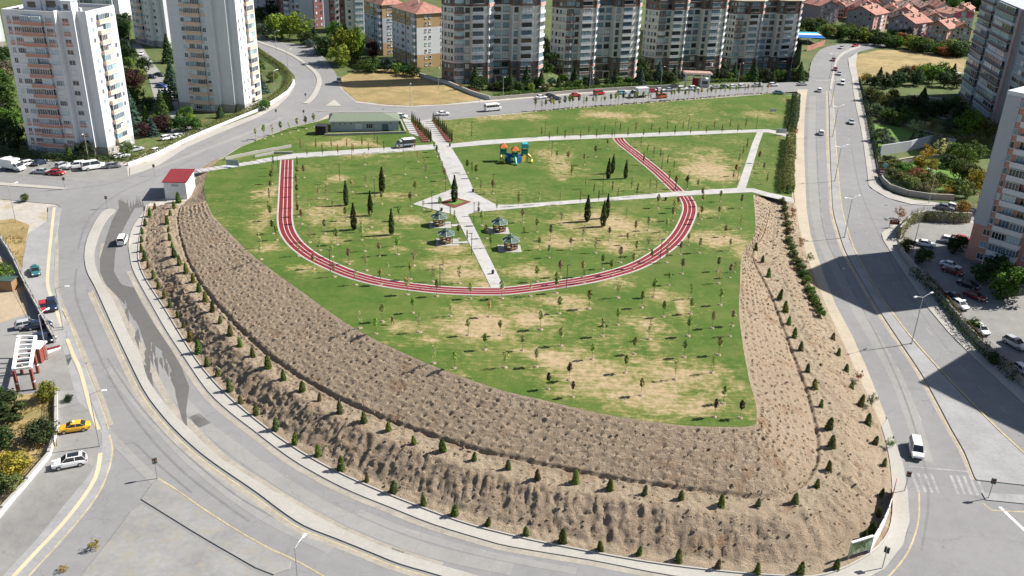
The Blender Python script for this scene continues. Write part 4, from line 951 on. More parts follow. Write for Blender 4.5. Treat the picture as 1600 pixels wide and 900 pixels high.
HG = [((1276, 38), (1306, 37), 40, 13, 4, 'wall_mauve', 'wall_rose', 'mauve gable-ended block right of the last curved tower, above the blue shed'),
      ((1319, 47), (1361, 53), 34, 13, 5, 'wall_mauve', 'wall_rose', 'mauve gable-ended block above the bend of the dual carriageway'),
      ((1383, 61), (1423, 68), 30, 13, 5, 'wall_mauve', 'wall_rose', 'mauve gable-ended block closest to the golden dry field'),
      ((1443, 69), (1475, 74), 34, 12, 4.5, 'wall_rose', 'wall_rose', 'pink block with white balconies behind the field hedge'),
      ((1482, 72), (1512, 73), 30, 11, 4, 'wall_rose', 'wall_pink', 'pink block beside the tall shaded tower'),
      ((1480, 44), (1518, 43), 26, 10, 3, 'wall_lilac', 'wall_lilac', 'grey block with magenta panels below the far woods'),
      ((1335, 34), (1365, 36), 36, 11, 5, 'wall_rose', 'wall_pink', 'rose block right behind the mauve gable at the road bend'),
      ((1392, 43), (1424, 46), 34, 11, 4.5, 'wall_rose', 'wall_pink', 'rose block in the second row, above the gable nearest the field'),
      ((1440, 50), (1470, 52), 34, 10, 4, 'wall_rose', 'wall_rose', 'rose block in the second row, above the pink balcony block')]
for a, b, D, e, r, w_, s_, lb in HG: 
    B = gable_house(lb, W(*a), W(*b), D*.5, e*.78, r*.66, w_, s_, 5)
    if 'magenta' in lb:
        for u in (.3, .8): q = MB(); q.box((u*B.W, -.05, 7.5), (5, .1, 4), 'wall_magenta'); B.part(q, 'panel')
far = 0
for row, (y0, x0, x1, st) in enumerate(((26, 1248, 1345, 24), (31, 1380, 1490, 27), (20, 1352, 1450, 24), (17, 1255, 1360, 25), (12, 1240, 1400, 26), (7, 1236, 1350, 24))):
    x = x0
    while x < x1:
        w = random.uniform(17, 24); col_ = ('wall_white', 'wall_sand', 'wall_rose', 'wall_lilac')[far % 4] if row == 2 or random.random() < .5 else 'wall_rose'
        gable_house(f'distant red-roofed block, {nth(int((x-x0)/st+.5))} from left in the {nth(row)} row beyond the bend', W(x, y0+random.uniform(-1, 1)), W(x+w, y0+1+random.uniform(-1, 1)), random.uniform(11, 17), random.uniform(5.5, 8), 2.2, col_, col_, 3, 'distant red-roofed blocks', 'roof_tile' if random.random() < .5 else 'roof_tile_pale', wins=row in (0, 1, 2))
        far += 1; x += st
# ================================================================== SMALL BUILDINGS, WALLS, PARK FURNITURE
# kiosk with a red mono-pitch roof
L, R = W(259, 311), W(293, 311); B = Bld('kiosk', 'small white utility kiosk with a red sheet roof at the road junction', 'kiosk', L, R); w = B.W; q = 8.2; h = 4.3
b = MB(); b.add([(0, 0, -.3), (w, 0, -.3), (w, q, -.3), (0, q, -.3), (0, 0, h), (w, 0, h), (w, q, h+.5), (0, q, h+.5)], [(0, 1, 5, 4), (1, 2, 6, 5), (2, 3, 7, 6), (3, 0, 4, 7), (4, 5, 6, 7)], 'white_paint'); B.part(b, 'wall')
b = MB(); b.add([(-.35, -.35, h-.0), (w+.35, -.35, h-.0), (w+.35, q+.35, h+.56), (-.35, q+.35, h+.56), (-.35, -.35, h+.16), (w+.35, -.35, h+.16), (w+.35, q+.35, h+.72), (-.35, q+.35, h+.72)], [(3, 2, 1, 0), (4, 5, 6, 7), (0, 1, 5, 4), (1, 2, 6, 5), (2, 3, 7, 6), (3, 0, 4, 7)], 'roof_red')
for k in range(9): x = -.3+(w+.6)*k/8; b.add([(x-.03, -.34, h+.17), (x+.03, -.34, h+.17), (x+.03, q+.34, h+.73), (x-.03, q+.34, h+.73), (x, -.34, h+.23), (x, q+.34, h+.79)], [(0, 4, 5, 3), (4, 1, 2, 5)], 'roof_red')
B.part(b, 'roof'); b = MB(); b.box((w+.03, 2.5, 1.), (.06, 1.1, 2.1), 'wall_grey'); B.part(b, 'door')
b = MB(); b.box((w/2, -.04, 3.5), (1.6, .08, .5), 'wall_grey'); B.part(b, 'vent')

# long building with a green hipped roof
L, R = W(517, 206), W(623, 204.5); B = Bld('park_office', 'long low grey-blue building with a green hipped roof at the park edge', 'building', L, R); w = B.W; q = 8.5; h = 3.4
B.wall([(0, 0), (w, 0), (w, q), (0, q)], -.3, h, 'wall_bluegrey')
b = MB(); o = .5; d = q/2+o
v = [(-o, -o, h), (w+o, -o, h), (w+o, q+o, h), (-o, q+o, h), (.8, q/2, h+1.4), (w-d, q/2, h+1.4)]
b.add(v, [(0, 1, 5, 4), (1, 2, 5), (2, 3, 4, 5), (3, 0, 4)], 'roof_sage'); b.add([(x, y, z-.02) for x, y, z in v[:4]], [(3, 2, 1, 0)], 'wall_white')
b.b2((-o-.03, -o-.03, h-.25), (w+o+.03, q+o+.03, h-.03), 'frame_white'); B.part(b, 'roof')
f0 = ((0, 0), 0.)
for u in (.41, .57): B.cell(win_mesh(2., 1.5, 'frame_white', 3), f0, u*w, .9)
B.cell(win_mesh(1.9, 2.1, 'frame_dark', 3, False), f0, .8*w, .15); B.cell(panel_mesh(1.1, 2.2, 'wall_grey'), f0, .95*w, .05, 'door'); B.cell(panel_mesh(1.2, 2.2, 'wall_grey'), f0, .70*w, .05, 'door')
for u in (.05, .14, .21, .3, .88):
    m = MB(); m.tube([(0, .02, 0), (0, -.06, 0)], .28, 'car_glass', 12); m.tube([(0, .01, 0), (0, -.04, 0)], .36, 'frame_white', 12); o_ = m.build('round_window', B.root, (u*w, -.01, 2.5))
for z in (1.1, 1.9, 2.6): b = MB(); b.box((w/2, -.012, z), (w-.1, .024, .04), 'wall_grey'); B.part(b, 'wall_joint')
tr = MB()
for p0, p1 in (((508, 213), (634, 209)), ((634, 209), (626, 190))):
    A, C = W(*p0), W(*p1); c = (A+C)/2; dd = C-A; tr.box((c.x, c.y, c.z+.35), (dd.length+.3, .35, .9), 'concrete', math.atan2(dd.y, dd.x))
tag(tr.build('retaining_wall'), 'low concrete wall in front of the green-roofed building', 'wall')
b = MB(); p = W(503, 209); b.box((p.x, p.y, p.z+1.3), (3.2, 3.4, 2.8), 'black_box'); b.box((p.x+.1, p.y-.1, p.z+2.78), (3.4, 3.6, .12), 'dark_trim'); tag(b.build('equipment_shed'), 'black mesh-clad shed at the left end of the green-roofed building', 'shed')

# gazebos
def gazebo():
    g = thing('gazebo', 'gazebo', 'gazebo'); b = MB(); b.box((.3, 0, .06), (5.6, 4.6, .14), 'concrete'); b.build('floor_slab', g)
    r = 1.75
    for k in range(6):
        a = math.pi/6+k*math.pi/3; b = MB(); b.tube([(r*math.cos(a), r*math.sin(a), .1), (r*math.cos(a), r*math.sin(a), 2.5)], .075, 'steel_dark', 6); b.build('post', g)
    b = MB(); b.cone((0, 0, 2.42), 2.35, .75, .75, 'roof_green', 6, math.pi/6); b.cone((0, 0, 2.34), 2.38, 2.38, .07, 'frame_white', 6, math.pi/6); rf = b.build('roof', g)
    for k in range(6): a = math.pi/6+k*math.pi/3; b = MB(); b.tube([(2.36*math.cos(a), 2.36*math.sin(a), 2.44), (.75*math.cos(a), .75*math.sin(a), 3.19)], .045, 'frame_white', 4); b.build('hip_rib', rf)
    b = MB(); b.cone((0, 0, 3.17), .62, .62, .3, 'steel', 6, math.pi/6); b.cone((0, 0, 3.47), .95, .05, .42, 'roof_green', 6, math.pi/6); b.ball((0, 0, 3.92), .09, 'steel'); b.build('lantern', rf)
    b = MB(); b.box((0, 0, .82), (1.3, .8, .07), 'wood'); b.box((0, 0, .45), (.15, .6, .68), 'steel_dark'); b.build('table', g)
    for k in range(6):
        if k == 0: continue
        a = k*math.pi/3; b = MB(); x, y = 1.3*math.cos(a), 1.3*math.sin(a); b.box((x, y, .48), (.38, 1.45, .06), 'wood', a); b.box((x, y, .28), (.1, 1.1, .35), 'steel_dark', a); b.box((x*1.16, y*1.16, .75), (.06, 1.45, .4), 'wood', a); b.build('bench', g)
    return reg(g)
GZ = gazebo(); first = True
for (px, py), lb, rz in (((686, 352), 'green hexagonal gazebo left of the promenade, the one nearer the diamond flower bed', .1), ((697, 379), 'green hexagonal gazebo left of the promenade, second from the flower bed', .1),
                         ((780, 361), 'green hexagonal gazebo right of the promenade, nearer the cross path', math.pi+.1), ((798, 389), 'green hexagonal gazebo right of the promenade, nearer the running track', math.pi+.1)):
    p = W(px, py, 0, 'park')
    copy_thing(GZ, p, rz, .86, lb, 'green gazebos beside the promenade')
bury(GZ)
for s in ('705,351 718,350 718,353 706,354', '713,378.5 731,377 732,380 714,381.5'): sheet('park_path', PW(pts(s), 'park'), 'path_slab', .058, 'park', .03)

# playground set
p = W(802, 253, 0, 'park'); pg = thing('playground_set', 'colourful playground set with orange roofs and blue tower', 'playground', p, .15); pg.scale = (.86, .86, 1.05)
for nm, c in dict(play_orange=(.62, .16, .045), play_blue=(.02, .13, .42), play_cyan=(.05, .42, .52), play_green=(.01, .28, .2), play_yellow=(.65, .45, .03), play_sea=(.06, .50, .38)).items(): plain(nm, c, .45, .4)
def pg_tower(x, y, z, roof, kind):
    for sx in (-.9, .9):
        for sy in (-.9, .9): b = MB(); b.tube([(x+sx, y+sy, 0), (x+sx, y+sy, z+1.9)], .08, 'steel_dark'); b.build('post', pg)
    b = MB(); b.box((x, y, z), (1.9, 1.9, .1), 'play_blue'); b.build('deck', pg)
    for a in range(4):
        b = MB(); b.box((x+.92*math.cos(a*PI2), y+.92*math.sin(a*PI2), z+.5), (.06, 1.7, .95), ('play_blue', 'play_green')[a % 2], a*PI2); b.build('panel', pg)
    b = MB()
    if kind == 'pyr': b.cone((x, y, z+1.9), 1.75, .15, 1.1, roof, 4, math.pi/4); b.box((x, y, z+1.88), (2.6, 2.6, .1), roof)
    else: b.box((x, y, z+2.2), (2.1, 2.1, 1.), roof); b.box((x, y, z+2.8), (1.8, 1.8, .2), roof)
    b.build('roof', pg)
pg_tower(-3.2, 1.4, 2., 'play_orange', 'pyr'); pg_tower(.3, -1., 1.7, 'play_orange', 'pyr'); pg_tower(3.8, .9, 2.1, 'play_cyan', 'box')
b = MB(); b.box((-1.4, .3, 1.5), (2.6, 1., .1), 'play_blue', -.6); b.box((-1.4, .75, 1.9), (2.6, .05, .7), 'play_blue', -.6); b.build('bridge', pg)
b = MB(); b.box((2.1, 0, 1.5), (2.6, 1., .1), 'play_yellow', .5); b.box((2.1, -.5, 1.9), (2.4, .05, .7), 'play_blue', .5); b.build('bridge', pg)
b = MB(); b.tube([(.3, -1.6, 1.7), (.3, -2.5, 1.4), (.35, -3.7, .5), (.4, -4.6, .25)], .42, 'play_sea', 8); b.build('slide', pg)
b = MB(); b.tube([(-3.9, .8, 2.), (-4.2, -.3, 1.4), (-3.4, -1.2, .8), (-3., -2., .25)], .3, 'play_yellow', 8); b.build('slide', pg)
b = MB(); b.tube([(4.4, .5, 2.1), (5.6, .2, 1.3), (6., -.8, .7), (5.7, -1.7, .25)], .36, 'play_yellow', 8); b.build('slide', pg)
b = MB(); b.ball((1.9, .3, 3.), .45, 'play_yellow'); b.ball((-.4, -.4, 3.6), .3, 'play_green'); b.build('ornament', pg)
for x, y, m in ((-1.6, -1., 'play_blue'), (2., -1.4, 'play_blue'), (-2.2, .2, 'play_green'), (3.2, -.6, 'play_yellow')): b = MB(); b.box((x, y, .9), (1.5, .08, 1.6), m, .4); b.build('climbing_panel', pg)

# white pergola gate on rust-red posts at the left
pp_ = [W(30, 614), W(56, 610), W(57, 583), W(31, 586)]
g = thing('entrance_gate', 'white ladder-like entrance canopy on rust-red posts at the compound driveway', 'gate', (0, 0, 0)); H = 3.9
A, Bq, C, D = W(29, 612), W(55, 609), W(62, 555), W(36, 555)
for p in (A, Bq, W(60, 583), W(35, 584)): b = MB(); b.box((p.x, p.y, p.z+H/2), (.42, .42, H), 'rust_red'); b.box((p.x, p.y, p.z+1.6), (.5, .5, .12), 'white_paint'); b.build('post', g)
A2, B2, C2, D2 = (p+Vector((0, 0, H)) for p in (A, Bq, C, D))
def beam(a, c, w_, h_, m, nm, par):
    d = c-a; b = MB(); b.box(((a+c)/2), (d.length, w_, h_), m, math.atan2(d.y, d.x)); return b.build(nm, par)
A2.z = B2.z = C2.z = D2.z = A2.z+.2
beam(A2, D2, .45, .5, 'white_paint', 'side_beam', g); beam(B2, C2, .45, .5, 'white_paint', 'side_beam', g)
for k in range(8): u = k/7*.98+.01; beam(A2.lerp(D2, u)+Vector((.22, 0, .04)), B2.lerp(C2, u)-Vector((.22, 0, -.04)), .26, .34, 'white_paint', 'rung', g)
p = W(57, 562); b = MB(); b.box((p.x+.5, p.y, p.z+1.4), (2., 2.4, 2.8), 'rust_red'); b.box((p.x+.5, p.y-1.23, p.z+1.5), (1.2, .06, 1.), 'car_glass'); b.box((p.x+.5, p.y, p.z+2.9), (2.4, 2.8, .2), 'white_paint'); b.build('guard_cabin', g)
st = thing('stepped_wall', 'red and white stepped low wall running from the entrance gate to the pavement', 'wall')
for k in range(7):
    a = W(58+k*5.2, 559-k*2.1); c = W(58+(k+1)*5.2, 559-(k+1)*2.1); d = c-a; h = .5+.15*(6-k)*.6
    b = MB(); m_ = (a+c)/2; b.box((m_.x, m_.y, m_.z+h/2), (d.length-.02, .35, h), 'white_paint', math.atan2(d.y, d.x)); b.box((m_.x, m_.y-.02, m_.z+h+.06), (d.length-.02, .5, .12), 'track_red', math.atan2(d.y, d.x)); b.build('segment', st)

# walls and fences: posts and rails are parts
def wall_run(name, label, line, h, t, mat, cat='wall', cap=None, seg=6., surf='base'):
    P = every(PW(line, surf), seg); r = thing(name, label, cat)
    for a, c in zip(P[:-1], P[1:]):
        d = c-a; m_ = (a+c)/2; z0 = SURF[surf][0](m_.y); dz = SURF[surf][0](c.y)-SURF[surf][0](a.y)
        b = MB(); b.box((m_.x, m_.y, z0+h/2-.15), (d.length-.015, t, h+.3+abs(dz)), mat, math.atan2(d.y, d.x))
        if cap: b.box((m_.x, m_.y, z0+h+.05+abs(dz)/2), (d.length-.01, t+.14, .1), cap, math.atan2(d.y, d.x))
        b.build('wall_panel', r)
    return r
def fence(name, label, line, h, mat='steel_dark', step=2.4, bars=3, z0=0., pickets=0, surf='base'):
    P = every(PW(line, surf), step); r = thing(name, label, 'fence'); fz = SURF[surf][0]
    for p in P: b = MB(); b.box((p.x, p.y, fz(p.y)+z0+h/2), (.07, .07, h), mat); b.build('post', r)
    for a, c in zip(P[:-1], P[1:]):
        d = (c-a).normalized()*.04; b = MB()
        for k in range(bars):
            z = z0+h*(.12+.8*k/max(1, bars-1)); b.tube([(a.x+d.x, a.y+d.y, fz(a.y)+z), (c.x-d.x, c.y-d.y, fz(c.y)+z)], .022, mat, 4)
        for k in range(pickets):
            q = a.lerp(c, (k+.5)/pickets); b.box((q.x, q.y, fz(q.y)+z0+h*.52), (.03, .03, h*.9), mat)
        b.build('rail_panel', r)
    return r
wall_run('compound_wall', 'stained grey wall between the parked green car and the yard on the left', pts('-40,330 0,374 20,405 40,449 62,490 86,536'), 1.3, .35, 'stone', cap='concrete')
fence('compound_fence', 'dark railing on top of the stained grey yard wall', pts('0,374 20,405 40,449 62,490 86,536'), .9, z0=1.35)
wall_run('garden_wall', 'white low wall separating the lower left garden from the parking bay', pts('89,612 89,650 89,697 72,722 36,765 0,806 -40,850'), .75, .3, 'wall_white', cap='concrete')
fence('garden_fence', 'black mesh fence along the white garden wall near the taxi', pts('87,612 86.5,650 86,697 68,722 32,763 -4,803 -44,846'), 1.9, 'dark_trim', 2.2, 6, 0., 6)
wall_run('roadside_wall', 'white low wall below the hedge beside the curving left road', pts('200,259 243,244 288,221 345,197 402,174 432,157 452,143 460,128'), .8, .4, 'wall_white')
wall_run('street_wall', 'grey stepped garden wall between dry field and curved towers', pts('655,119 700,132 740,149 765,156'), 1.3, .5, 'wall_grey', cap='concrete')
wall_run('street_wall', 'long low pale wall along the far street under the garden hedge', pts('765,156 800,153 850,149 900,144.5 1000,138.5 1060,135.5'), 1.0, .4, 'concrete')
wall_run('retaining_wall', 'tall grey concrete wall below the vine-covered terrace of the right garden', pts('1374,243 1400,239 1425,235 1452,226 1490,233'), 3.2, .4, 'wall_grey')
wall_run('retaining_wall', 'second lower garden terrace wall with pale coping, behind the autumn trees', pts('1395,257 1430,251 1470,248 1515,249'), 1.3, .4, 'stone', cap='sand')
wall_run('corner_wall', 'curved grey garden wall on the corner of the side street', pts('1374,276 1380,290 1396,301 1430,309 1466,313 1490,313'), 1.6, .4, 'stone')
fence('corner_fence', 'green wire fence above the curved corner wall', pts('1376,275 1382,288 1398,299 1432,307 1466,311'), 1.2, 'roof_green', 2.4, 3, 1.6)
fence('terrace_fence', 'black railing on the terrace above the tall concrete wall', pts('1376,242 1400,238 1425,234 1452,225'), 1.4, z0=3.2, pickets=5)
fence('garden_fence', 'dark picket fence casting striped shade on the right-hand pavement', pts('1342,125 1348,150 1356,180 1362,215 1369,252 1373,272'), 1.7, pickets=8)
wall_run('fence_footing', 'dark low footing wall under the picket fence by the right-hand pavement', pts('1342.6,125 1348.6,150 1356.6,180 1362.6,215 1369.6,252 1373.6,272'), .5, .3, 'stone')
wall_run('car_park_wall', 'long grey wall between the shaded dual carriageway and the car park', pts('1403,383 1412,405 1445,440 1476,477 1511,522 1562,570 1612,616 1700,690'), 1.3, .4, 'stone')
fence('car_park_fence', 'rusty brown railing on the wall between dual carriageway and car park', pts('1445,440 1476,477 1511,522 1562,570 1612,616'), 1.1, 'rust_red', 2.2, 2, 1.3, 4)
wall_run('retaining_wall', 'ivy-hung retaining wall behind the white cars of the sunken car park', pts('1404,372 1420,350 1440,344 1480,347 1515,348'), 2.6, .5, 'stone')
fence('wall_railing', 'black railing on top of the ivy-hung car park wall', pts('1420,350 1440,344 1480,347 1515,348'), 1., z0=2.6, pickets=4)
# stairs and ramp at the left end of the park path
stp = thing('park_stairs', 'long run of shallow concrete steps from the kiosk up to the running track', 'stairs')
aS, cS = W(308, 268, 0, 'park'), W(430, 249, 0, 'park'); n = 22; dS = (cS-aS); ang = math.atan2(dS.y, dS.x)
for k in range(n):
    if 7 <= k <= 9: continue
    m_ = aS.lerp(cS, (k+.5)/n); b = MB(); hh = .10+.09*(k % 2); b.box((m_.x, m_.y, park(m_.y)+hh/2), (dS.length/n*.93, 2.6, hh+.14), 'path_slab', ang); b.build('step', stp)
m_ = aS.lerp(cS, 8.5/n); b = MB(); b.box((m_.x, m_.y, park(m_.y)+.1), (dS.length/n*3, 2.8, .2), 'wall_bluegrey', ang); b.build('landing', stp)
wall_run('ramp_wall', 'pale concrete ramp wall between the park steps and the junction road', pts('352,250 400,240 455,230'), .8, .35, 'concrete', seg=5, surf='park'); wall_run('ramp_wall', 'second concrete ramp wall ending at the top of the running track', pts('398,246 440,238 458,240'), .6, .35, 'concrete', seg=5, surf='park')

# billboards at the lower right corner
def text_obj(s, size, mat, parent, M4):
    c = bpy.data.curves.new('lettering', 'FONT'); c.body = s; c.size = size; c.align_x = 'CENTER'; c.align_y = 'CENTER'; c.extrude = .006; c.resolution_u = 2
    o = bpy.data.objects.new('lettering', c); COL.objects.link(o); dg = bpy.context.evaluated_depsgraph_get(); me = bpy.data.meshes.new_from_object(o.evaluated_get(dg)); bpy.data.objects.remove(o)
    me.materials.clear(); me.materials.append(M[mat]); q = ob('lettering', me, parent); q.matrix_basis = M4; return q
t = NT('poster', .5, .3); v = t.coord(); a = t.noise(.9, 5, v); sx = t.n('ShaderNodeSeparateXYZ'); t.l(v, sx.inputs[0])
gr = t.ramp(a, [(.35, (.05, .11, .03)), (.5, (.16, .24, .09)), (.62, (.42, .48, .36))]); t.col(t.mix(t.ramp(t.math('ADD', sx.outputs[2], t.math('MULTIPLY', a, 1.2)), [(1.0, (0, 0, 0)), (1.9, (1, 1, 1))]), gr, (.50, .54, .55))); M['poster'] = t.m
A, C = W(1324, 877), W(1357, 866); d = C-A; rz = math.atan2(d.y, d.x); w = d.length
bb = thing('billboard', 'project billboard with green picture and dark lettering on steel posts at the bank corner', 'billboard', A, rz)
for x in (.1, w-.1): b = MB(); b.box((x, .1, 1.55), (.14, .14, 3.1), 'steel'); b.build('post', bb)
b = MB(); b.box((w/2, 0, 2.0), (w, .12, 2.1), 'steel'); b.box((w/2, 0, 3.12), (w+.1, .3, .14), 'frame_white'); b.build('frame', bb)
b = MB(); b.box((0, -.065, 0), (w-.25, .03, 1.8), 'poster'); b.build('poster', bb, (w/2, 0, 1.98))
FT = Matrix(((1, 0, 0), (0, 0, -1), (0, 1, 0))).to_4x4()
text_obj('MİLLET', .5, 'dark_trim', bb, Matrix.Translation((w*.58, -.09, 2.5)) @ FT); text_obj('GÖL', .85, 'dark_trim', bb, Matrix.Translation((w*.5, -.09, 1.9)) @ FT)
hp = smooth(PW(pts('1358,866 1370,845 1382,820 1390,795 1395,772')), 3); hs = thing('hoarding', 'curved row of white and red hoarding panels behind the corner pavement', 'hoarding'); hv = every(hp, 2.4)
for i, (a, c) in enumerate(zip(hv[:-1], hv[1:])):
    dd = c-a; m_ = (a+c)/2; z = base(m_.y); b = MB(); b.box((m_.x, m_.y, z+1.55), (dd.length-.03, .08, 2.5), 'rust_red' if i > len(hv)-4 else 'wall_white', math.atan2(dd.y, dd.x)); b.build('panel', hs)
    b = MB(); b.tube([(a.x, a.y, z-.1), (a.x, a.y, z+2.9)], .06, 'steel', 6); b.build('post', hs)

# gate house with flags on the far street, blue shed, red hoarding
p = W(1083, 137); gh = thing('gate_house', 'pale gatehouse with a broad flat canopy and red panel on the far street', 'gatehouse', p, -.02)
b = MB(); b.box((1.5, 2.5, 5.2), (11, 5, .5), 'wall_sand'); b.box((1.5, 2.5, 5.55), (10.4, 4.4, .22), 'roof_tile_pale'); b.build('canopy', gh)
for x in (-3, 0, 3, 6): b = MB(); b.box((x, 1, 2.5), (.6, .6, 5), 'wall_white'); b.build('column', gh)
b = MB(); b.box((4.5, 3, 1.6), (4, 3, 3.2), 'wall_white'); b.box((4.5, 1.47, 1.8), (2.4, .06, 1.2), 'car_glass'); b.build('cabin', gh)
b = MB(); b.box((.6, -.2, 2.2), (2.4, .12, 3.2), 'track_red'); b.build('banner', gh)
fl = thing('flagpole', 'flagpole with a red flag and a white flag beside the gatehouse', 'flagpole', W(1103, 121)); b = MB(); b.tube([(0, 0, 0), (0, 0, 6.5)], .06, 'steel'); b.build('pole', fl)
for x, m in ((0, 'track_red'), (1.2, 'lamp_white')):
    b = MB(); n = 6; vs = []; 
    for k in range(n+1): xx = x+1.1*k/n; yy = .15*math.sin(k*1.3); vs += [(xx, yy, 4.9-.2*k/n), (xx, yy, 6.3-.4*k/n)]
    b.add(vs, [(2*k, 2*k+2, 2*k+3, 2*k+1) for k in range(n)], m); b.add([(a, c+.02, z) for a, c, z in vs], [(2*k+1, 2*k+3, 2*k+2, 2*k) for k in range(n)], m); b.build('flag', fl)
p = W(1252, 68); bs = thing('market_shed', 'open shed with blue and white ribbed roof beyond the last curved tower', 'shed', p, .0); 
for x in (-9, -3, 3, 9):
    for y in (0, 12): b = MB(); b.box((x, y, 1.6), (.3, .3, 3.2), 'steel'); b.build('post', bs)
for k in range(4): b = MB(); b.box((0, -1+4*k, 3.35+.12*k), (22, 3.9, .2), 'play_blue' if k in (0, 1) else 'white_paint' if k == 2 else 'play_cyan'); b.build('roof_panel', bs)
rh = wall_run('site_hoarding', 'orange-red site hoarding at the bend of the dual carriageway', pts('1260,80 1275,75 1288,70'), 2.4, .12, 'roof_tile', 'hoarding')
# yard shed and awning on the left
p = W(14, 452); b = MB(); b.box((p.x, p.y, p.z+1.1), (2.6, 2., 2.2), 'wood'); b.box((p.x, p.y, p.z+2.3), (3.1, 2.5, .14), 'roof_green'); tag(b.build('garden_shed'), 'tiny wooden shed with a green sheet roof in the soil yard', 'shed')

# maroon signs
def sign(label, px, py, w, h, z, globe=False, rows=2):
    p = W(px, py); s = thing('street_sign', label, 'sign', p, -.05)
    for x in (-w/2+.1, w/2-.1): b = MB(); b.box((x, 0, (z+h)/2), (.12, .12, z+h), 'steel'); b.build('post', s)
    b = MB(); b.box((0, -.02, z+h/2), (w, .14, h), 'rust_red' if not globe else 'wall_maroon'); b.build('panel', s)
    for k in range(rows): b = MB(); b.box((0, -.1, z+h*(.68-.36*k)), (w*.66, .012, h*.13), 'lamp_white'); b.build('lettering', s)
    if globe: b = MB(); b.tube([(.5, -.12, z+h+1.0), (.5, .12, z+h+1.0)], .62, 'steel', 16); b.tube([(.5, -.14, z+h+1.0), (.5, .13, z+h+1.0)], .45, 'play_cyan', 16); b.build('emblem', s)
sign('maroon name sign with round blue emblem on the corner garden wall', 1376, 281, 1.9, 2., 1.2, True); sign('low maroon sign board at the car park corner beside the small orange tree', 1396, 356, 2.3, 1.1, .9, rows=1)
for (px, py, w_, h_, lb) in ((1220, 211, 3.2, 1.5, 'white notice board at the right end of the upper park path'), (1207, 177, 2.2, 1.1, 'small white notice board on the far lawn near the hedge'), (364, 262, 3.4, 1.6, 'blue and white notice board above the park steps')):
    p = W(px, py, 0, 'park'); s = thing('notice_board', lb, 'sign', p, -.1)
    for x in (-w_/2, w_/2): b = MB(); b.box((x, 0, .7), (.08, .08, 1.4), 'steel'); b.build('post', s)
    b = MB(); b.box((0, 0, .6+h_/2), (w_, .08, h_), 'wall_white' if 'blue' not in lb else 'wall_bluegrey'); b.build('panel', s)

# person walking on the lawn
def person(loc, rz, jacket, trousers, label):
    root = thing('person', label, 'person', loc, rz)
    J = dict(pel=(0, 0, .95, .15, .11), ch=(0, .02, 1.32, .19, .12), nk=(0, .03, 1.5, .06, .06), hd=(0, .05, 1.64, .1, .115), ht=(0, .05, 1.74, .07, .08))
    for s, nm in ((-1, 'l'), (1, 'r')):
        f = s*.22
        J['hip'+nm] = (s*.1, 0, .9, .095, .095); J['kn'+nm] = (s*.1, f*.6, .49, .065, .065); J['an'+nm] = (s*.1, f*.9-.06, .09, .045, .045); J['to'+nm] = (s*.1, f*.9+.13, .04, .04, .035)
        J['sh'+nm] = (s*.2, .02, 1.43, .07, .07); J['el'+nm] = (s*.26, -f*.5, 1.16, .048, .048); J['wr'+nm] = (s*.27, -f*.9+.08, .93, .034, .034); J['ha'+nm] = (s*.27, -f*1.0+.12, .84, .036, .026)
    E = [('pel', 'ch'), ('ch', 'nk'), ('nk', 'hd'), ('hd', 'ht')]
    for nm in 'lr': E += [('pel', 'hip'+nm), ('hip'+nm, 'kn'+nm), ('kn'+nm, 'an'+nm), ('an'+nm, 'to'+nm), ('ch', 'sh'+nm), ('sh'+nm, 'el'+nm), ('el'+nm, 'wr'+nm), ('wr'+nm, 'ha'+nm)]
    ks = list(J); me = bpy.data.meshes.new('body'); me.from_pydata([J[k][:3] for k in ks], [(ks.index(a), ks.index(b)) for a, b in E], [])
    o = bpy.data.objects.new('body', me); COL.objects.link(o); o.modifiers.new('skin', 'SKIN'); sv = me.skin_vertices[0].data
    for i, k in enumerate(ks): sv[i].radius = J[k][3:]; sv[i].use_root = (k == 'pel')
    o.modifiers.new('sub', 'SUBSURF').levels = 1
    dg = bpy.context.evaluated_depsgraph_get(); m2 = bpy.data.meshes.new_from_object(o.evaluated_get(dg)); bpy.data.objects.remove(o)
    for m in ('skin', jacket, trousers, 'dark_trim'): m2.materials.append(M[m])
    for f in m2.polygons:
        z = f.center.z; ax = abs(f.center.x); f.use_smooth = True
        f.material_index = 3 if z < .1 or (z > 1.67 and f.center.y < .07) else 2 if z < .92 and ax < .22 else 1 if (z < 1.5 and not (ax > .2 and z < .92)) else 0
    ob('body', m2, root)
    for sx in (-.028, .028): b = MB(); b.ball((sx, .145, 1.655), .009, 'dark_trim', 6, 4); b.build('eye', root)
    b = MB(); b.box((0, .158, 1.63), (.022, .03, .035), 'skin'); b.build('nose', root)
plain('skin', (.45, .27, .19), .6)
person(W(613, 507, 0, 'park'), 2.6, 'wall_maroon', 'steel_dark', 'person in a dark red jacket and dark trousers walking on the bare lawn patch')
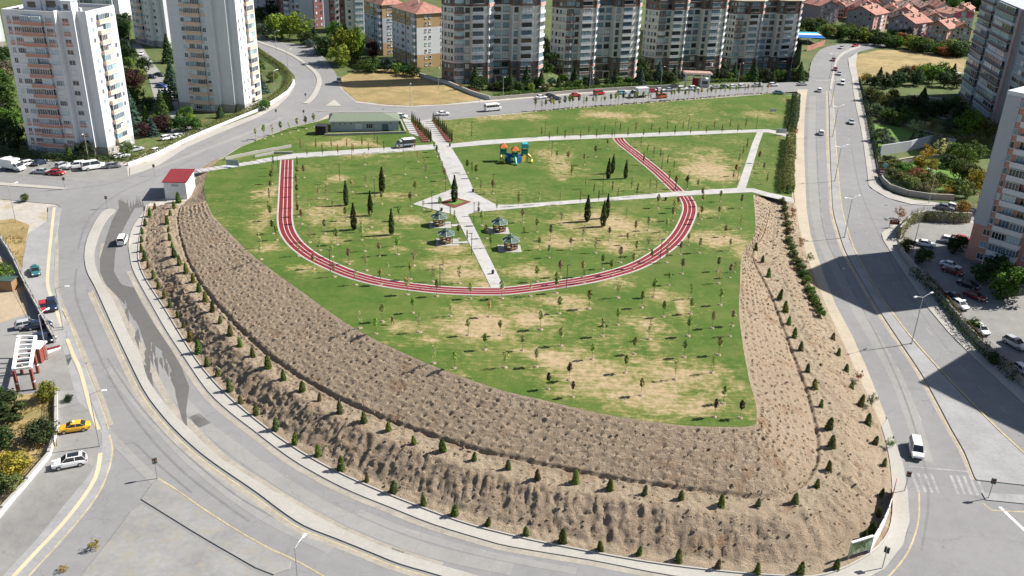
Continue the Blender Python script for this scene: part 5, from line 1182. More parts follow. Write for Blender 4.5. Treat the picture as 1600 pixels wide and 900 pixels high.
# ================================================================== VEHICLES
def loft(b, st, m, n):
    """st: stations along x: (x, [(y, z) half profile from bottom centre to top centre])"""
    vs = []; k = len(st[0][1])
    for x, pr in st: vs += [(x, y, z) for y, z in pr]+[(x, -y, z) for y, z in reversed(pr)]
    N = 2*k; fs = []
    for i in range(len(st)-1):
        for j in range(N): fs.append((i*N+j, (i+1)*N+j, (i+1)*N+(j+1) % N, i*N+(j+1) % N))
    fs += [tuple(range(N)), tuple(reversed([(len(st)-1)*N+j for j in range(N)]))]
    b.add(vs, [tuple(reversed(f)) for f in fs], m)
def car_proto(kind):
    P = dict(sedan=(4.5, 1.78, .82, [(-2.25, .55, .74), (-2.15, .30, .9), (-1.4, .26, .96), (-.9, .24, .97), (.75, .24, .96), (1.2, .25, .92), (1.95, .27, .80), (2.2, .34, .66), (2.25, .42, .56)], (-1.62, -.95, .35, 1.15), 1.43),
             hatch=(4.0, 1.74, .86, [(-2., .5, .86), (-1.94, .3, .98), (-1.2, .26, 1.0), (.6, .24, .99), (1.05, .25, .95), (1.7, .27, .83), (1.95, .34, .68), (2., .42, .58)], (-1.9, -1.55, .3, 1.05), 1.5),
             suv=(4.65, 1.9, .98, [(-2.3, .5, .95), (-2.24, .34, 1.08), (-1.3, .3, 1.1), (.7, .28, 1.09), (1.15, .29, 1.06), (2., .31, .95), (2.28, .38, .78), (2.33, .46, .64)], (-2.2, -1.75, .3, 1.15), 1.7),
             van=(4.6, 1.85, 1.05, [(-2.3, .45, 1.1), (-2.28, .3, 1.14), (-1., .28, 1.15), (.9, .27, 1.12), (1.4, .28, 1.05), (2.05, .3, .92), (2.26, .36, .76), (2.3, .44, .62)], (-2.27, -2.18, .7, 1.45), 1.85))[kind]
    L, wd_, sh, st, (g0, g1, g2, g3), top = P; hw = wd_/2
    r = thing('parked_car', kind, 'car'); b = MB()
    S = []
    for x, zb, zt in st:
        e = 1-.10*max(0, abs(x)/(L/2)-.6)/.4*1.6; S.append((x, [(0, zb), (hw*.86*e, zb), (hw*e, zb+.12), (hw*1.0*e, (zb+zt)/2+.06), (hw*.95*e, zt-.05), (hw*.84*e, zt), (0, zt+.025)]))
    loft(b, S, 'car_paint', 0); b.build('body', r)
    zs = st[3][2]-.03
    b = MB(); G = []
    for x, z, w_ in ((g0, zs, .86), (g1, top-.04, .70), (g2, top-.02, .70), (g3, zs-.02, .84)): G.append((x, z, w_))
    vs = []
    for x, z, w_ in G: vs += [(x, hw*w_, z), (x, -hw*w_, z)]
    lo = [(g1, hw*.88, zs), (g1, -hw*.88, zs), (g2, hw*.88, zs), (g2, -hw*.88, zs)]
    V = vs+lo
    b.add(V, [(1, 0, 2, 3), (5, 4, 6, 7), (3, 2, 4, 5), (0, 8, 2), (8, 10, 4, 2), (10, 6, 4), (1, 3, 9), (9, 3, 5, 11), (11, 5, 7)], 'car_glass'); b.build('window', r)
    b = MB(); z = top
    b.add([(g1-.04, hw*.71, z-.05), (g1-.04, -hw*.71, z-.05), (g2+.05, -hw*.71, z-.04), (g2+.05, hw*.71, z-.04), (g1+.12, hw*.62, z), (g1+.12, -hw*.62, z), (g2-.1, -hw*.62, z+.01), (g2-.1, hw*.62, z+.01)], [(7, 6, 5, 4), (0, 1, 5, 4)[::-1], (1, 2, 6, 5)[::-1], (2, 3, 7, 6)[::-1], (3, 0, 4, 7)[::-1]][0:1]+[(0, 4, 5, 1), (1, 5, 6, 2), (2, 6, 7, 3), (3, 7, 4, 0)], 'car_paint')
    b.f[0] = list(b.f[0])[::1]
    for s in (-1, 1):
        for xa, xb in ((g0, g1), (g2, g3)):
            za, zb_ = (zs, top-.04) if xa == g0 else (top-.02, zs-.02); wa, wb = (.865, .71) if xa == g0 else (.71, .85)
            b.tube([(xa, s*hw*wa, za), (xb, s*hw*wb, zb_)], .035, 'car_paint', 4)
        b.tube([((g1+g2)/2, s*hw*.88, zs), ((g1+g2)/2, s*hw*.71, top-.03)], .04, 'car_paint', 4)
    b.build('roof', r)
    wr = .33 if kind != 'suv' else .37
    for x in (-L*.29, L*.31):
        for s in (-1, 1):
            b = MB(); b.tube([(x, s*(hw-.2), wr), (x, s*(hw+.01), wr)], wr, 'rubber', 14); w_ = b.build('wheel', r)
            b = MB(); b.tube([(x, s*(hw-.05), wr), (x, s*(hw+.025), wr)], wr*.62, 'rim_metal', 10); b.build('rim', w_)
    for s in (-1, 1):
        b = MB(); b.box((L/2-.12, s*hw*.66, st[-3][2]-.12), (.2, .34, .14), 'lamp_white', 0); b.build('headlight', r)
        b = MB(); b.box((-L/2+.03, s*hw*.74, st[0][2]-.02), (.1, .3, .16), 'lamp_red'); b.build('taillight', r)
        b = MB(); b.box((g3-.35, s*(hw+.06), zs+.05), (.12, .18, .13), 'car_paint'); b.build('mirror', r)
    b = MB(); b.box((L/2+.0, 0, .45), (.06, wd_*.6, .14), 'dark_trim'); b.box((-L/2-.0, 0, .62), (.03, .5, .11), 'lamp_white'); b.build('bumper_trim', r)
    return reg(r)
def van_proto():
    r = thing('minibus', 'x', 'minibus'); b = MB(); hw = 1.0
    S = []
    for x, zb, zt in ((-3., .5, 2.5), (-2.92, .38, 2.62), (1.5, .36, 2.62), (1.9, .36, 2.5), (2.5, .36, 1.45), (2.9, .4, 1.2), (3., .5, .9)): S.append((x, [(0, zb), (hw*.9, zb), (hw, zb+.15), (hw, min(1.3, zt-.1)), (hw*.93, zt-.12), (hw*.82, zt), (0, zt+.04)]))
    loft(b, S, 'car_paint', 0); b.build('body', r)
    for s in (-1, 1):
        for k in range(4): b = MB(); b.box((-2.3+k*1.05, s*.985, 1.85), (.95, .05, .72), 'car_glass'); b.build('window', r)
        b = MB(); b.box((1.75, s*.975, 1.75), (.6, .06, .55), 'car_glass'); b.build('window', r)
        for x in (-1.8, 1.9):
            b = MB(); b.tube([(x, s*.78, .36), (x, s*1.02, .36)], .36, 'rubber', 14); w_ = b.build('wheel', r); b = MB(); b.tube([(x, s*.9, .36), (x, s*1.035, .36)], .2, 'rim_metal', 10); b.build('rim', w_)
        b = MB(); b.box((2.86, s*.7, .95), (.2, .3, .18), 'lamp_white'); b.build('headlight', r); b = MB(); b.box((-3., s*.8, 1.2), (.08, .16, .5), 'lamp_red'); b.build('taillight', r)
    b = MB(); b.add([(1.93, .84, 2.42), (1.93, -.84, 2.42), (2.5, -.88, 1.5), (2.5, .88, 1.5)], [(0, 3, 2, 1)], 'car_glass'); o = b.build('windscreen', r); o.location = (.045, 0, .03)
    b = MB(); b.box((-3.0, 0, 1.9), (.06, 1.5, .7), 'car_glass'); b.build('rear_window', r)
    return reg(r)
def truck_proto(cover='car_paint', box_h=2.1, crew=False):
    r = thing('truck', 'x', 'truck'); b = MB(); hw = .98
    S = []
    for x, zb, zt in ((.85, .5, 2.15), (1.0, .45, 2.25), (1.75, .45, 2.2), (2.35, .45, 1.35), (2.85, .5, 1.15), (2.95, .55, .85)): S.append((x, [(0, zb), (hw*.9, zb), (hw, zb+.15), (hw, min(1.25, zt-.1)), (hw*.92, zt-.12), (hw*.8, zt), (0, zt+.03)]))
    loft(b, S, 'car_paint', 0); b.build('cab', r)
    b = MB(); b.add([(1.78, .8, 2.12), (1.78, -.8, 2.12), (2.36, -.86, 1.4), (2.36, .86, 1.4)], [(0, 3, 2, 1)], 'car_glass'); o = b.build('windscreen', r); o.location = (.05, 0, .03)
    for s in (-1, 1):
        b = MB(); b.box((1.5, s*.965, 1.62), (.8, .06, .5), 'car_glass'); b.build('window', r)
        for x in (-1.7, 2.):
            b = MB(); b.tube([(x, s*.75, .38), (x, s*1.0, .38)], .38, 'rubber', 14); w_ = b.build('wheel', r); b = MB(); b.tube([(x, s*.9, .38), (x, s*1.02, .38)], .2, 'rim_metal', 10); b.build('rim', w_)
        b = MB(); b.box((2.88, s*.7, .9), (.15, .3, .18), 'lamp_white'); b.build('headlight', r)
    b = MB(); b.box((-.95, 0, .62), (3.9, 1.7, .22), 'dark_trim'); b.build('chassis', r)
    b = MB(); b.box((-1.1, 0, .78+box_h/2), (3.7, 2.1, box_h), cover); 
    if cover != 'car_paint': b.box((-1.1, 0, .8+box_h), (3.72, 2.12, .12), 'white_paint'); b.box((-1.1, 0, 1.05), (3.76, 2.16, .4), 'wall_bluegrey')
    for k in range(5): b.box((-2.8+k*.85, 0, .78+box_h/2), (.05, 2.14, box_h), cover)
    b.build('cargo_box', r)
    return reg(r)
PROTO = {k: car_proto(k) for k in ('sedan', 'hatch', 'suv', 'van')}; PROTO['minibus'] = van_proto(); PROTO['boxtruck'] = truck_proto(); PROTO['tarptruck'] = truck_proto('steel_dark', 1.7)
CC = dict(white=(.80, .80, .80), silver=(.42, .44, .46), grey=(.16, .17, .18), black=(.018, .018, .02), navy=(.012, .022, .055), red=(.42, .02, .025), maroon=(.16, .012, .018), teal=(.03, .15, .16), yellow=(.72, .40, .015), blue=(.04, .10, .32), lightblue=(.16, .36, .48), orange=(.5, .1, .03))
def car(kind, col_, px, py, hx, hy, label, surf='base', name=None, cat=None, group=None, s=1., dz=0):
    p = W(px, py, .03, surf); q = W(px+hx, py+hy, .03, surf); d = q-p
    o = copy_thing(PROTO[kind], (p.x, p.y, p.z+dz), math.atan2(d.y, d.x), s, label, group, (*CC[col_], 1), cat)
    o.name = name or dict(minibus='minibus', boxtruck='box_truck', tarptruck='pickup_truck', van='small_van').get(kind, 'parked_car'); return o
V = '''suv white 110 727 -20 4|white estate with black roof panel parked beside the garden wall|
sedan yellow 117 672 -20 3|yellow taxi sedan parked across the lay-by on the left
sedan teal 56 427 2 10|teal saloon standing on the grey pavement by the yard wall
suv navy 82 481 1 10|dark navy off-roader parked on the pavement beside the tall pole
hatch red 69 484 1 10|small bright red car half hidden behind the navy off-roader
hatch silver 43 511 20 -4|silver hatchback parked in the yard behind the white gate canopy
sedan navy 61 512 20 -3|dark car in the shade of the yard wall, next to the silver hatchback
sedan navy 68 532 16 2|dark blue car under the wall beside the guard cabin
van white 192 379 4 -10|white small van driving over the wet stain on the curved road
boxtruck white 22 266 10 1.5|white box truck at the left end of the junction car park
hatch white 18 253 10 -2|white hatchback behind the white box truck
hatch white 47 258 10 -2|white hatchback beside the dark blue car in the junction car park
sedan navy 63 257 10 -3|dark blue saloon between white and silver cars in the junction car park
hatch silver 99 261 10 -3|silver hatchback in the back row of the junction car park
sedan silver 64 271 -10 -.5|silver saloon in the front row, next to the red car
sedan red 88 273 10 .5|red saloon in the front row of the junction car park
hatch white 120 263 -10 1|white hatchback close to the large white van
van white 147 264 10 -1.5|large white van at the right end of the junction car park
hatch grey 178 262 10 -1|dark grey car at the dusty right end of the junction car park
sedan white 190 246 10 -2|white car parked at the foot of the pink-balcony tower corner
sedan silver 212 236 10 -2|silver car behind the round bush at the tower corner
hatch white 246 238 10 -4|white car beside the white roadside wall near the tower corner
hatch white 238 191 10 2|white car under the trees on the alley between the towers
hatch white 262 218 10 -2|white car at the lower end of the alley
sedan white 278 216 10 -3|white car beside the hedge at the lower end of the alley
sedan grey 315 207 10 -4|dark car half hidden behind the roadside hedge
hatch white 221 86 -4 5|white car parked high up the alley
sedan blue 253 137 10 1|blue car in the sunlit alley bay
suv white 262 147 10 1|white car in the sunlit alley bay
suv black 257 153 10 1|black car in the sunlit alley bay
sedan navy 236 122 10 1|dark blue car in the shade on the alley
sedan black 249 119 10 1|black car in the shade on the alley
hatch white 627 184 10 1|white hatchback at the right end of the green-roofed building
sedan white 692 180 10 -.5|white saloon on the far street beside the flower bed
minibus white 770 173 10 -1|white minibus on the far street with its shadow beside it
tarptruck silver 633 230 -10 1|silver pickup truck with dark tarpaulin on the park path|park
van silver 530 128 1 -10|silver van parked at the edge of the dry field
sedan navy 405 54 10 4|dark car under the trees at the top of the left road
sedan white 845 154 10 -1|white car on the far street left of two black cars
sedan black 859 152 10 -1|black car on the far street beside the white car
sedan navy 868 156 10 -1|navy car on the near lane of the far street
sedan red 899 151 10 -1|red saloon on the far street
van red 936 148 10 -1|red small van on the far street
hatch lightblue 972 147 10 -1|light blue hatchback beside the white box truck
boxtruck white 997 152 -10 .7|white box truck with faint red print on the far street
sedan red 1019 144 10 -.5|red car just right of the white box truck
sedan white 1031 143 10 -.5|white car between the red and the silver car on the far street
sedan silver 1046 142.5 10 -.5|silver car on the far street left of the gatehouse
suv white 1066 141 10 -.5|white off-roader in front of the gatehouse pillars
suv white 1084 140.5 10 -.5|white off-roader by the red banner of the gatehouse
sedan silver 1118 138.5 10 -.5|pale silver car, first to the right of the gatehouse
sedan navy 1132 138 10 -.5|navy car parked between two pale cars right of the gatehouse
sedan white 1145 137.5 10 -.5|white car right of the navy one on the far street
hatch white 1160 137 10 -.5|white hatchback under the round green tree on the far street
sedan silver 1183 135.5 10 -.5|silver car parked alone on the far street
hatch white 1208 134.5 10 -.5|white car near the end of the far street
sedan silver 1253 133.5 10 -.5|silver car waiting where the far street meets the dual carriageway
van orange 1034 153 10 -1|orange van behind the young street trees
van white 851 142.5 10 -1|white van in the garden behind the street wall
sedan teal 1216 147 10 -.5|teal car behind the young trees at the corner of the far lawn
hatch white 1280 143 1 -10|white hatchback on the left carriageway near the crosswalk
hatch white 1283 210 1 -10|white hatchback with long shadow driving on the left carriageway
sedan maroon 1305 110 -1 10|dark red car on the right carriageway
hatch silver 1311 117 -1 10|silver hatchback behind the white van on the dual carriageway
van white 1316 132 -1 10|white van on the crosswalk of the dual carriageway
sedan maroon 1302 95 -2 10|dark car farther up the dual carriageway
hatch silver 1314 76 -9 4|silver car at the bend of the dual carriageway
sedan red 1336 73 -10 2|dark red car at the top of the bend
sedan silver 1330 193 1 10|silver saloon on the right carriageway
sedan grey 1476 327 10 2.2|dark grey and silver saloon parked on the side street
hatch white 1491 327 10 3|white hatchback parked on the side street beside the grey saloon
sedan white 1445 384 10 2|white saloon alone in the sunny corner of the sunken car park
suv white 1485 380 10 2|white car behind the dark tree of the sunken car park
sedan red 1503 377 10 2|red car half hidden at the foot of the pink tower
sedan white 1484 418 10 3.5|white saloon in the shade of the sunken car park
sedan maroon 1488 427 10 3.5|dark red saloon right in front of the shaded white one
sedan black 1512 448 10 3.5|black saloon in the shade of the car park
sedan maroon 1522 466 10 4|dark red saloon in the shade, lowest of the row
hatch white 1499 480 10 7|white hatchback behind the wall beside the tall double lamp
sedan navy 1491 468 10 6|dark car behind the wall near the tall double lamp
hatch white 1532 519 8 7|white car hidden behind the bushes of the car park wall
suv silver 1585 541 10 6|silver car in the sunlit part of the right car park
hatch white 1597 583 8 7|white car behind the wall in the lower shadow
van white 1430 707 2 10|white small van with roof rails coming down the left carriageway'''.split('\n')
for ln in V:
    f = ln.split('|'); a = f[0].split(); park_ = len(f) > 2 and f[2] == 'park'
    nm = 'taxi' if 'taxi' in f[1] else 'estate_car' if 'estate' in f[1] else None
    kd = a[0]; cat = dict(van='van', minibus='minibus', boxtruck='truck', tarptruck='pickup truck').get(kd, 'taxi' if nm == 'taxi' else 'car')
    sc = 1.0
    if 'roof rails' in f[1]: sc = 1.02
    if 'large white van' in f[1]: sc = 1.3
    if 'large' not in f[1] and kd == 'boxtruck': sc = 1.25 if '997' in f[0] else 1.05
    o = car(kd, a[1], *[float(q) for q in a[2:6]], f[1], 'park' if park_ else 'base', nm, cat, s=sc)
    if nm == 'taxi': b = MB(); b.box((0, 0, 1.5), (.2, .5, .16), 'lamp_white'); b.build('roof_sign', o)
    if nm == 'estate_car': b = MB(); b.box((-.6, 0, 1.725), (1.5, 1.05, .02), 'car_glass'); b.build('sunroof', o)
    if '997' in f[0]: b = MB(); b.box((-1.1, -1.08, 2.1), (2.4, .03, .5), 'lamp_red'); b.build('lettering', o)
    if a[2] in ('56',): b = MB(); b.box((-.6, 0, 1.5), (.9, .8, .18), 'car_paint'); q = b.build('roof_box', o); q.color = o.color
for k in list(PROTO): bury(PROTO[k])
# ================================================================== PLANTS
def leafmesh(name, C, Nn, size, val, flat=.35, seed=1):
    """leaf quads: centres C, outward normals Nn, clump value val"""
    rs = np.random.RandomState(seed); n = len(C)
    nrm = Nn+rs.normal(0, flat, (n, 3)); nrm /= np.linalg.norm(nrm, axis=1)[:, None]+1e-9
    t = np.cross(nrm, rs.normal(0, 1, (n, 3))); t /= np.linalg.norm(t, axis=1)[:, None]+1e-9; b = np.cross(nrm, t)
    s = (size*rs.uniform(.6, 1.35, n))[:, None]; w = s*rs.uniform(.5, .9, (n, 1))
    q = np.stack([C-t*s, C-b*w*.8+t*s*.1, C+t*s, C+b*w], 1).reshape(-1, 3)
    me = bpy.data.meshes.new(name); me.from_pydata(q.tolist(), [], np.arange(4*n).reshape(-1, 4).tolist()); me.materials.append(M['leaves'])
    at = me.attributes.new('leaf', 'FLOAT', 'POINT'); at.data.foreach_set('value', np.repeat(np.clip(val+rs.normal(0, .13, n), 0, 1), 4).astype(np.float32)); me.update(); return me
def crown_broad(seed, N=1500, clumps=26, leaf=.085, open_=.0):
    rs = np.random.RandomState(seed); cc = []
    while len(cc) < clumps:
        p = rs.uniform(-1, 1, 3)
        if .25 < np.linalg.norm(p) < .78+rs.rand()*.12 and p[2] > -.75: cc.append(p)
    cc = np.array(cc); rr = rs.uniform(.2, .42, clumps); k = rs.randint(0, clumps, N); d = rs.normal(0, 1, (N, 3)); d /= np.linalg.norm(d, axis=1)[:, None]
    rad = rr[k]*(1-rs.rand(N)**2.2*.55); C = cc[k]+d*rad[:, None]; cv = rs.uniform(.15, .85, clumps)
    C[:, 2] += 1.0; return leafmesh('crown', C, d, leaf, cv[k], seed=seed)
def crown_cone(seed, N=1300, leaf=.05, tiers=9, pw=1.0, wid=.5, top=1.):
    """conifer of unit height and radius wid"""
    rs = np.random.RandomState(seed); h = rs.rand(N)**1.35; ti = np.floor(h*tiers+rs.rand(N)*.5)/tiers; hh = np.clip(ti+rs.rand(N)/tiers*.7, .02, .99)
    a = rs.rand(N)*2*np.pi; lob = 1+.16*np.sin(a*5+hh*40+seed)+.1*np.sin(a*3-hh*25); r = wid*(1-hh)**pw*lob*(.55+.45*rs.rand(N)**.4)
    C = np.c_[r*np.cos(a), r*np.sin(a), hh-.10*r]; nn = np.c_[np.cos(a), np.sin(a), np.full(N, .55)]
    return leafmesh('crown', C, nn, leaf, .25+.5*rs.rand(N)*0+.5*(np.sin(a*5+hh*40+seed)*.5+.5)*.6, .45, seed)
def crown_column(seed, N=900, leaf=.035, wid=.11):
    rs = np.random.RandomState(seed); h = rs.rand(N); a = rs.rand(N)*2*np.pi; pr = np.sin(np.clip(h*1.02+.08, 0, 1)**.75*np.pi)**.6
    r = wid*pr*(.7+.3*rs.rand(N)**.5)*(1+.15*np.sin(a*4+h*18+seed)); C = np.c_[r*np.cos(a), r*np.sin(a), .04+h*.95]
    return leafmesh('crown', C, np.c_[np.cos(a), np.sin(a), np.full(N, .3)], leaf, .3+.4*(np.sin(a*4+h*18+seed)*.5+.5), .5, seed)
def crown_sapling(seed, N=170, leaf=.05, z0=.5, z1=1., wid=.16, twig=True):
    rs = np.random.RandomState(seed); h = rs.rand(N); a = rs.rand(N)*2*np.pi; r = wid*np.sqrt(rs.rand(N))*np.sin(np.clip(h*.9+.1, 0, 1)*np.pi)**.5*(1+.3*np.sin(a*3+h*9+seed))
    C = np.c_[r*np.cos(a), r*np.sin(a), z0+h*(z1-z0)]; return leafmesh('crown', C, np.c_[np.cos(a), np.sin(a), np.full(N, .4)], leaf, rs.rand(N)*.6+.2, .8, seed)
def trunk(seed, r0=.045, h=.62, limbs=4, mat='bark', spread=.25):
    rs = random.Random(seed); b = MB(); b.tube([(0, 0, -.02), (rs.uniform(-.01, .01), rs.uniform(-.01, .01), h*.5), (rs.uniform(-.02, .02), rs.uniform(-.02, .02), h)], [r0, r0*.75, r0*.45], mat, 6)
    for k in range(limbs):
        a = k*6.28/limbs+rs.random(); z = h*rs.uniform(.45, .8); b.tube([(0, 0, z), (spread*.5*math.cos(a), spread*.5*math.sin(a), z+.12), (spread*math.cos(a), spread*math.sin(a), z+.3)], [r0*.45, r0*.32, r0*.12], mat, 5)
    return b
TP = {}
def proto(name, nm, crown, tr, extra=None):
    r = thing(nm, nm, 'tree'); ob('crown', crown, r); tr.build('trunk', r)
    if extra: extra(r)
    TP[name] = reg(r)
for i in range(5): proto(f'broad{i}', 'broadleaf_tree', crown_broad(20+i, 1700, 24+i*4), trunk(i, .06, 1.25, 6, spread=.5))
for i in range(3): proto(f'loose{i}', 'broadleaf_tree', crown_broad(40+i, 650, 16, .075), trunk(i, .04, 1.2, 6, spread=.5))
for i in range(3): proto(f'spruce{i}', 'conifer_tree', crown_cone(50+i, 1500, .035, 10, .95, .3), trunk(i, .02, .5, 0))
for i in range(4): proto(f'shrub{i}', 'conifer_shrub', crown_cone(60+i, 1100, .055, 5, .42, .3), trunk(i, .02, .4, 0))
for i in range(3): proto(f'cypress{i}', 'cypress_tree', crown_column(70+i), trunk(i, .012, .3, 0))
def ring(r): b = MB(); b.cone((0, 0, -.05), .16, .11, .08, 'soil', 9); b.cone((0, 0, .02), .1, .08, .03, 'bank_soil', 7); b.build('dirt_mound', r)
for i in range(4):
    proto(f'sap{i}', 'young_tree', crown_sapling(80+i, 150, .05, .55, 1., .125), trunk(i, .011, .8, 3, 'bark', .09), ring)
    proto(f'thin{i}', 'young_tree', crown_sapling(90+i, 60, .042, .35, 1., .13), trunk(i, .010, .9, 5, 'bark_pale', .12), ring)
    proto(f'post{i}', 'young_tree', crown_sapling(95+i, 130, .036, .3, 1., .07), trunk(i, .010, .9, 2, 'bark', .05))
CNT = {}
def plant(kind, p, h, label, group=None, color=(.05, .085, .025), r=None, cat='tree', nv=None, jit=.16):
    nv = nv or {'broad': 5, 'loose': 3, 'spruce': 3, 'shrub': 4, 'cypress': 3, 'sap': 4, 'thin': 4, 'post': 4}[kind]
    k = f'{kind}{random.randrange(nv)}'; j = 1+random.uniform(-jit, jit)*1.5; c = tuple(max(.004, x*j*random.uniform(1-jit, 1+jit)) for x in color)
    if kind in ('broad', 'loose'): sc = (r or h*.5, (r or h*.5)*random.uniform(.88, 1.1), h/2.)
    else: w = (r or 1.)*h; sc = (w*random.uniform(.9, 1.1), w*random.uniform(.9, 1.1), h)
    return copy_thing(TP[k], p, random.random()*6.28, sc, label, group, (*c, 1), cat)
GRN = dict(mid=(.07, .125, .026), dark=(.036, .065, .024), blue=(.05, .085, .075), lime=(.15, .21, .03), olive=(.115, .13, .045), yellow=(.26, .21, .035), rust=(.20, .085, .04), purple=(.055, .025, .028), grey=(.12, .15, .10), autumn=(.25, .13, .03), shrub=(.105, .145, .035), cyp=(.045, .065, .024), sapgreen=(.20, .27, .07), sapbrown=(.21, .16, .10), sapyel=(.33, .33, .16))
def zz(x0, y0, s): return [(x0+a/4, y0+b/4) for a, b in pts(s)]
# conifer shrubs in rows
ROW1 = pts('242,326 234,339 227,352 223,365 222,378 222,393 226,407 232,419 240,434 248,449 257,465 266,479 278,495 287,512 298,531 310,550 324,571 340,588 359,610 376,630 400,648 431,670 460,694 497,711 533,734 573,751 615,769 662,789 710,805 762,820 822,836 879,847 938,859 998,866 1060,876 1121,888 1183,895 1250,897 1306,889')
ROW2 = pts('272,325 266,337 261,350 263,362 266,375 269,387 273,401 281,414 291,426 302,441 311,455 321,471 332,487 344,504 360,524 376,540 395,557 419,574 443,594 472,610 499,626 532,645 569,659 607,673 647,693 692,705 740,720 794,732 840,747 899,754 953,764 1007,772 1064,780 1127,790 1184,791 1242,785 1276,761 1295,735 1299,699 1295,669 1283,635 1273,607 1262,580 1251,547 1241,528 1232,507 1227,487 1218,466 1201,432 1191,409 1181,391')
ROW3 = pts('1301,531 1310,554 1322,580 1330,607 1344,634 1355,664 1367,693 1381,727 1376,775 1372,805 1359,836 1347,847')
for R_, lb, gr in ((ROW1, 'small green conifer shrub at the bank foot, {} from the kiosk along the pavement row', 'conifer shrubs in the row along the pavement'),
                   (ROW2, 'small dark conifer shrub on the bank terrace, {} from the kiosk along the trench row', 'conifer shrubs in the row along the bank terrace'),
                   (ROW3, 'small conifer shrub above the dual carriageway shoulder, {} from the top of its row', 'conifer shrubs in the row above the dual carriageway')):
    for i, (a, b_) in enumerate(R_):
        q = WB(a, b_); c = GRN['shrub'] if i % 7 else GRN['olive']
        if lb.startswith('small conifer') and i == 0: c = GRN['rust']
        o = plant('shrub', q-Vector((0, 0, .12)), random.uniform(1.4, 2.4), lb.format(nth(i)), gr, c, random.uniform(.78, 1.), 'shrub', jit=.26); o.rotation_euler.x = random.gauss(0, .06); o.rotation_euler.y = random.gauss(0, .06)
p = W(279, 316); plant('shrub', p, 2.6, 'conifer shrub right beside the wall of the white kiosk', None, GRN['shrub'], .9, 'shrub')
# cypresses on the lawn
for a, b_, h, w_, lb in ((541, 321, 6.2, 1, 'left of the two slim cypresses in the left lawn, the upper one'), (553, 359, 6.2, 1, 'slim cypress beside the bare patch in the left lawn'), (579, 337, 6., 1, 'slim cypress in the middle of the left lawn'),
                     (597, 301, 6.6, 1.1, 'leafier column cypress nearest the upper path in the left lawn'), (612, 367, 6., 1, 'slim cypress of the left lawn nearest the gazebos'), (710, 316, 6.8, 1.1, 'thick cypress standing in the diamond flower bed'),
                     (917, 346, 6.4, 1, 'single cypress at the edge of the bare patch below the cross path'), (942, 354, 6.2, 1.1, 'front cypress of the pair on the bare patch'), (948, 341, 6., .9, 'rear cypress of the pair on the bare patch'),
                     (950, 280, 5.8, 1, 'front cypress of the pair near the playground lawn'), (957, 271, 5.6, 1, 'rear cypress of the pair near the playground lawn'), (977, 279, 5.2, 1, 'lone slim cypress beside the track diagonal')):
    plant('cypress', W(a, b_, 0, 'park'), h, lb, 'cypresses on the park lawn', GRN['cyp'], w_*.92)
# young trees on the lawn
S_FRONT = zz(800, 450, '295,158 480,128 810,122 945,180 1115,160 1250,250 1375,235 178,258 660,230 565,300 855,320 1100,300 1360,300 65,390 305,360 500,445 765,412 1075,432 1290,418 150,490 708,528 1250,530 1018,570 805,670 1320,720 885,55 1115,65 1300,105 660,60 115,50 275,30')+zz(400, 450, '650,250 750,285 790,210 980,155 1215,175 1455,180 1325,295 1525,295 1430,385 1020,275 1240,500 1110,470 1555,495 945,40 1130,50 1340,65 1535,65')
S_DARK = zz(800, 450, '225,630 355,575 378,680 1265,805 1425,812')
S_LEFT = zz(400, 225, '335,615 400,665 475,705 265,700 360,780 490,830 625,880 580,750 688,790 828,820 965,845 1105,860 1270,870 780,880 885,690 985,760 1170,780 440,345 390,340 480,430 430,560 505,630 660,600 660,550 680,670 860,640 965,390 995,320 1045,410 1150,420 895,480 785,375 685,265 600,300 930,190 1060,210 1050,150 1010,110 800,200 680,130 30,720 25,650 300,210 440,250 330,440 560,480 720,520 770,700')
S_ROWS = zz(400, 225, '110,150 105,200 97,250 92,300 85,360 80,440 95,480 105,560 130,600 260,150 258,210 255,270 258,330 258,400 262,455 285,500 1130,80 1145,120 1165,180 1178,230 1115,50 1320,180 1350,190 1375,215 1405,300 1480,310 1215,470 1240,500 1265,590 1320,620 1505,420 1390,450 1410,510 1440,590 1465,650')
S_RIGHT = zz(800, 225, '65,490 155,550 75,590 240,600 170,660 230,710 365,660 445,600 520,680 605,600 720,630 675,740 565,780 440,830 155,860 300,830 850,540 770,570 850,660 775,700 920,600 965,550 1000,480 1010,430 1035,400 910,400 715,470 305,500 1185,350 1190,390 1180,470 1160,500 1160,290 1300,360 1290,460 1330,580 1425,530 1360,665 1170,680 1100,630 1050,690 970,690 870,740 755,780 620,820 450,870 275,880 965,740 1060,810 980,880 1285,795 1360,835 1290,870 1390,800 1430,400 595,30 740,40 380,190 450,130 280,100 350,120 520,80')
S_CROSS = zz(800, 225, '40,390 168,380 300,380 425,375 540,365 660,350 780,330 900,310 1020,300 370,205 460,280 510,320 625,310 745,290 860,300')
S_DIAG = zz(800, 225, '805,20 845,60 885,80 925,100 970,140 1010,170 1090,280 980,240 1020,280 820,130 1440,80 1415,130 1395,200 1380,230 1465,40 1590,250 1570,180 1540,120')
S_UP = [(846+k*24.5, 214.5-k*1.0) for k in range(14)]+[(858+k*24.5, 221.5-k*1.05) for k in range(13)]+[(480+k*24, 246-k*1.6) for k in range(8)]+[(470+k*24, 236-k*1.2) for k in range(6)]
S_TOP = [(838+k*7.2+random.uniform(-2, 2), 173.5-k*.578+random.uniform(-.8, .8)) for k in range(51)]+[(400+k*13, 220-k*3.1+random.uniform(-1, 1)) for k in range(8)]
LOOK = dict(sapgreen='light green', sapyel='pale yellowish', sapbrown='brownish', olive='olive', rust='reddish', purple='dark brown')
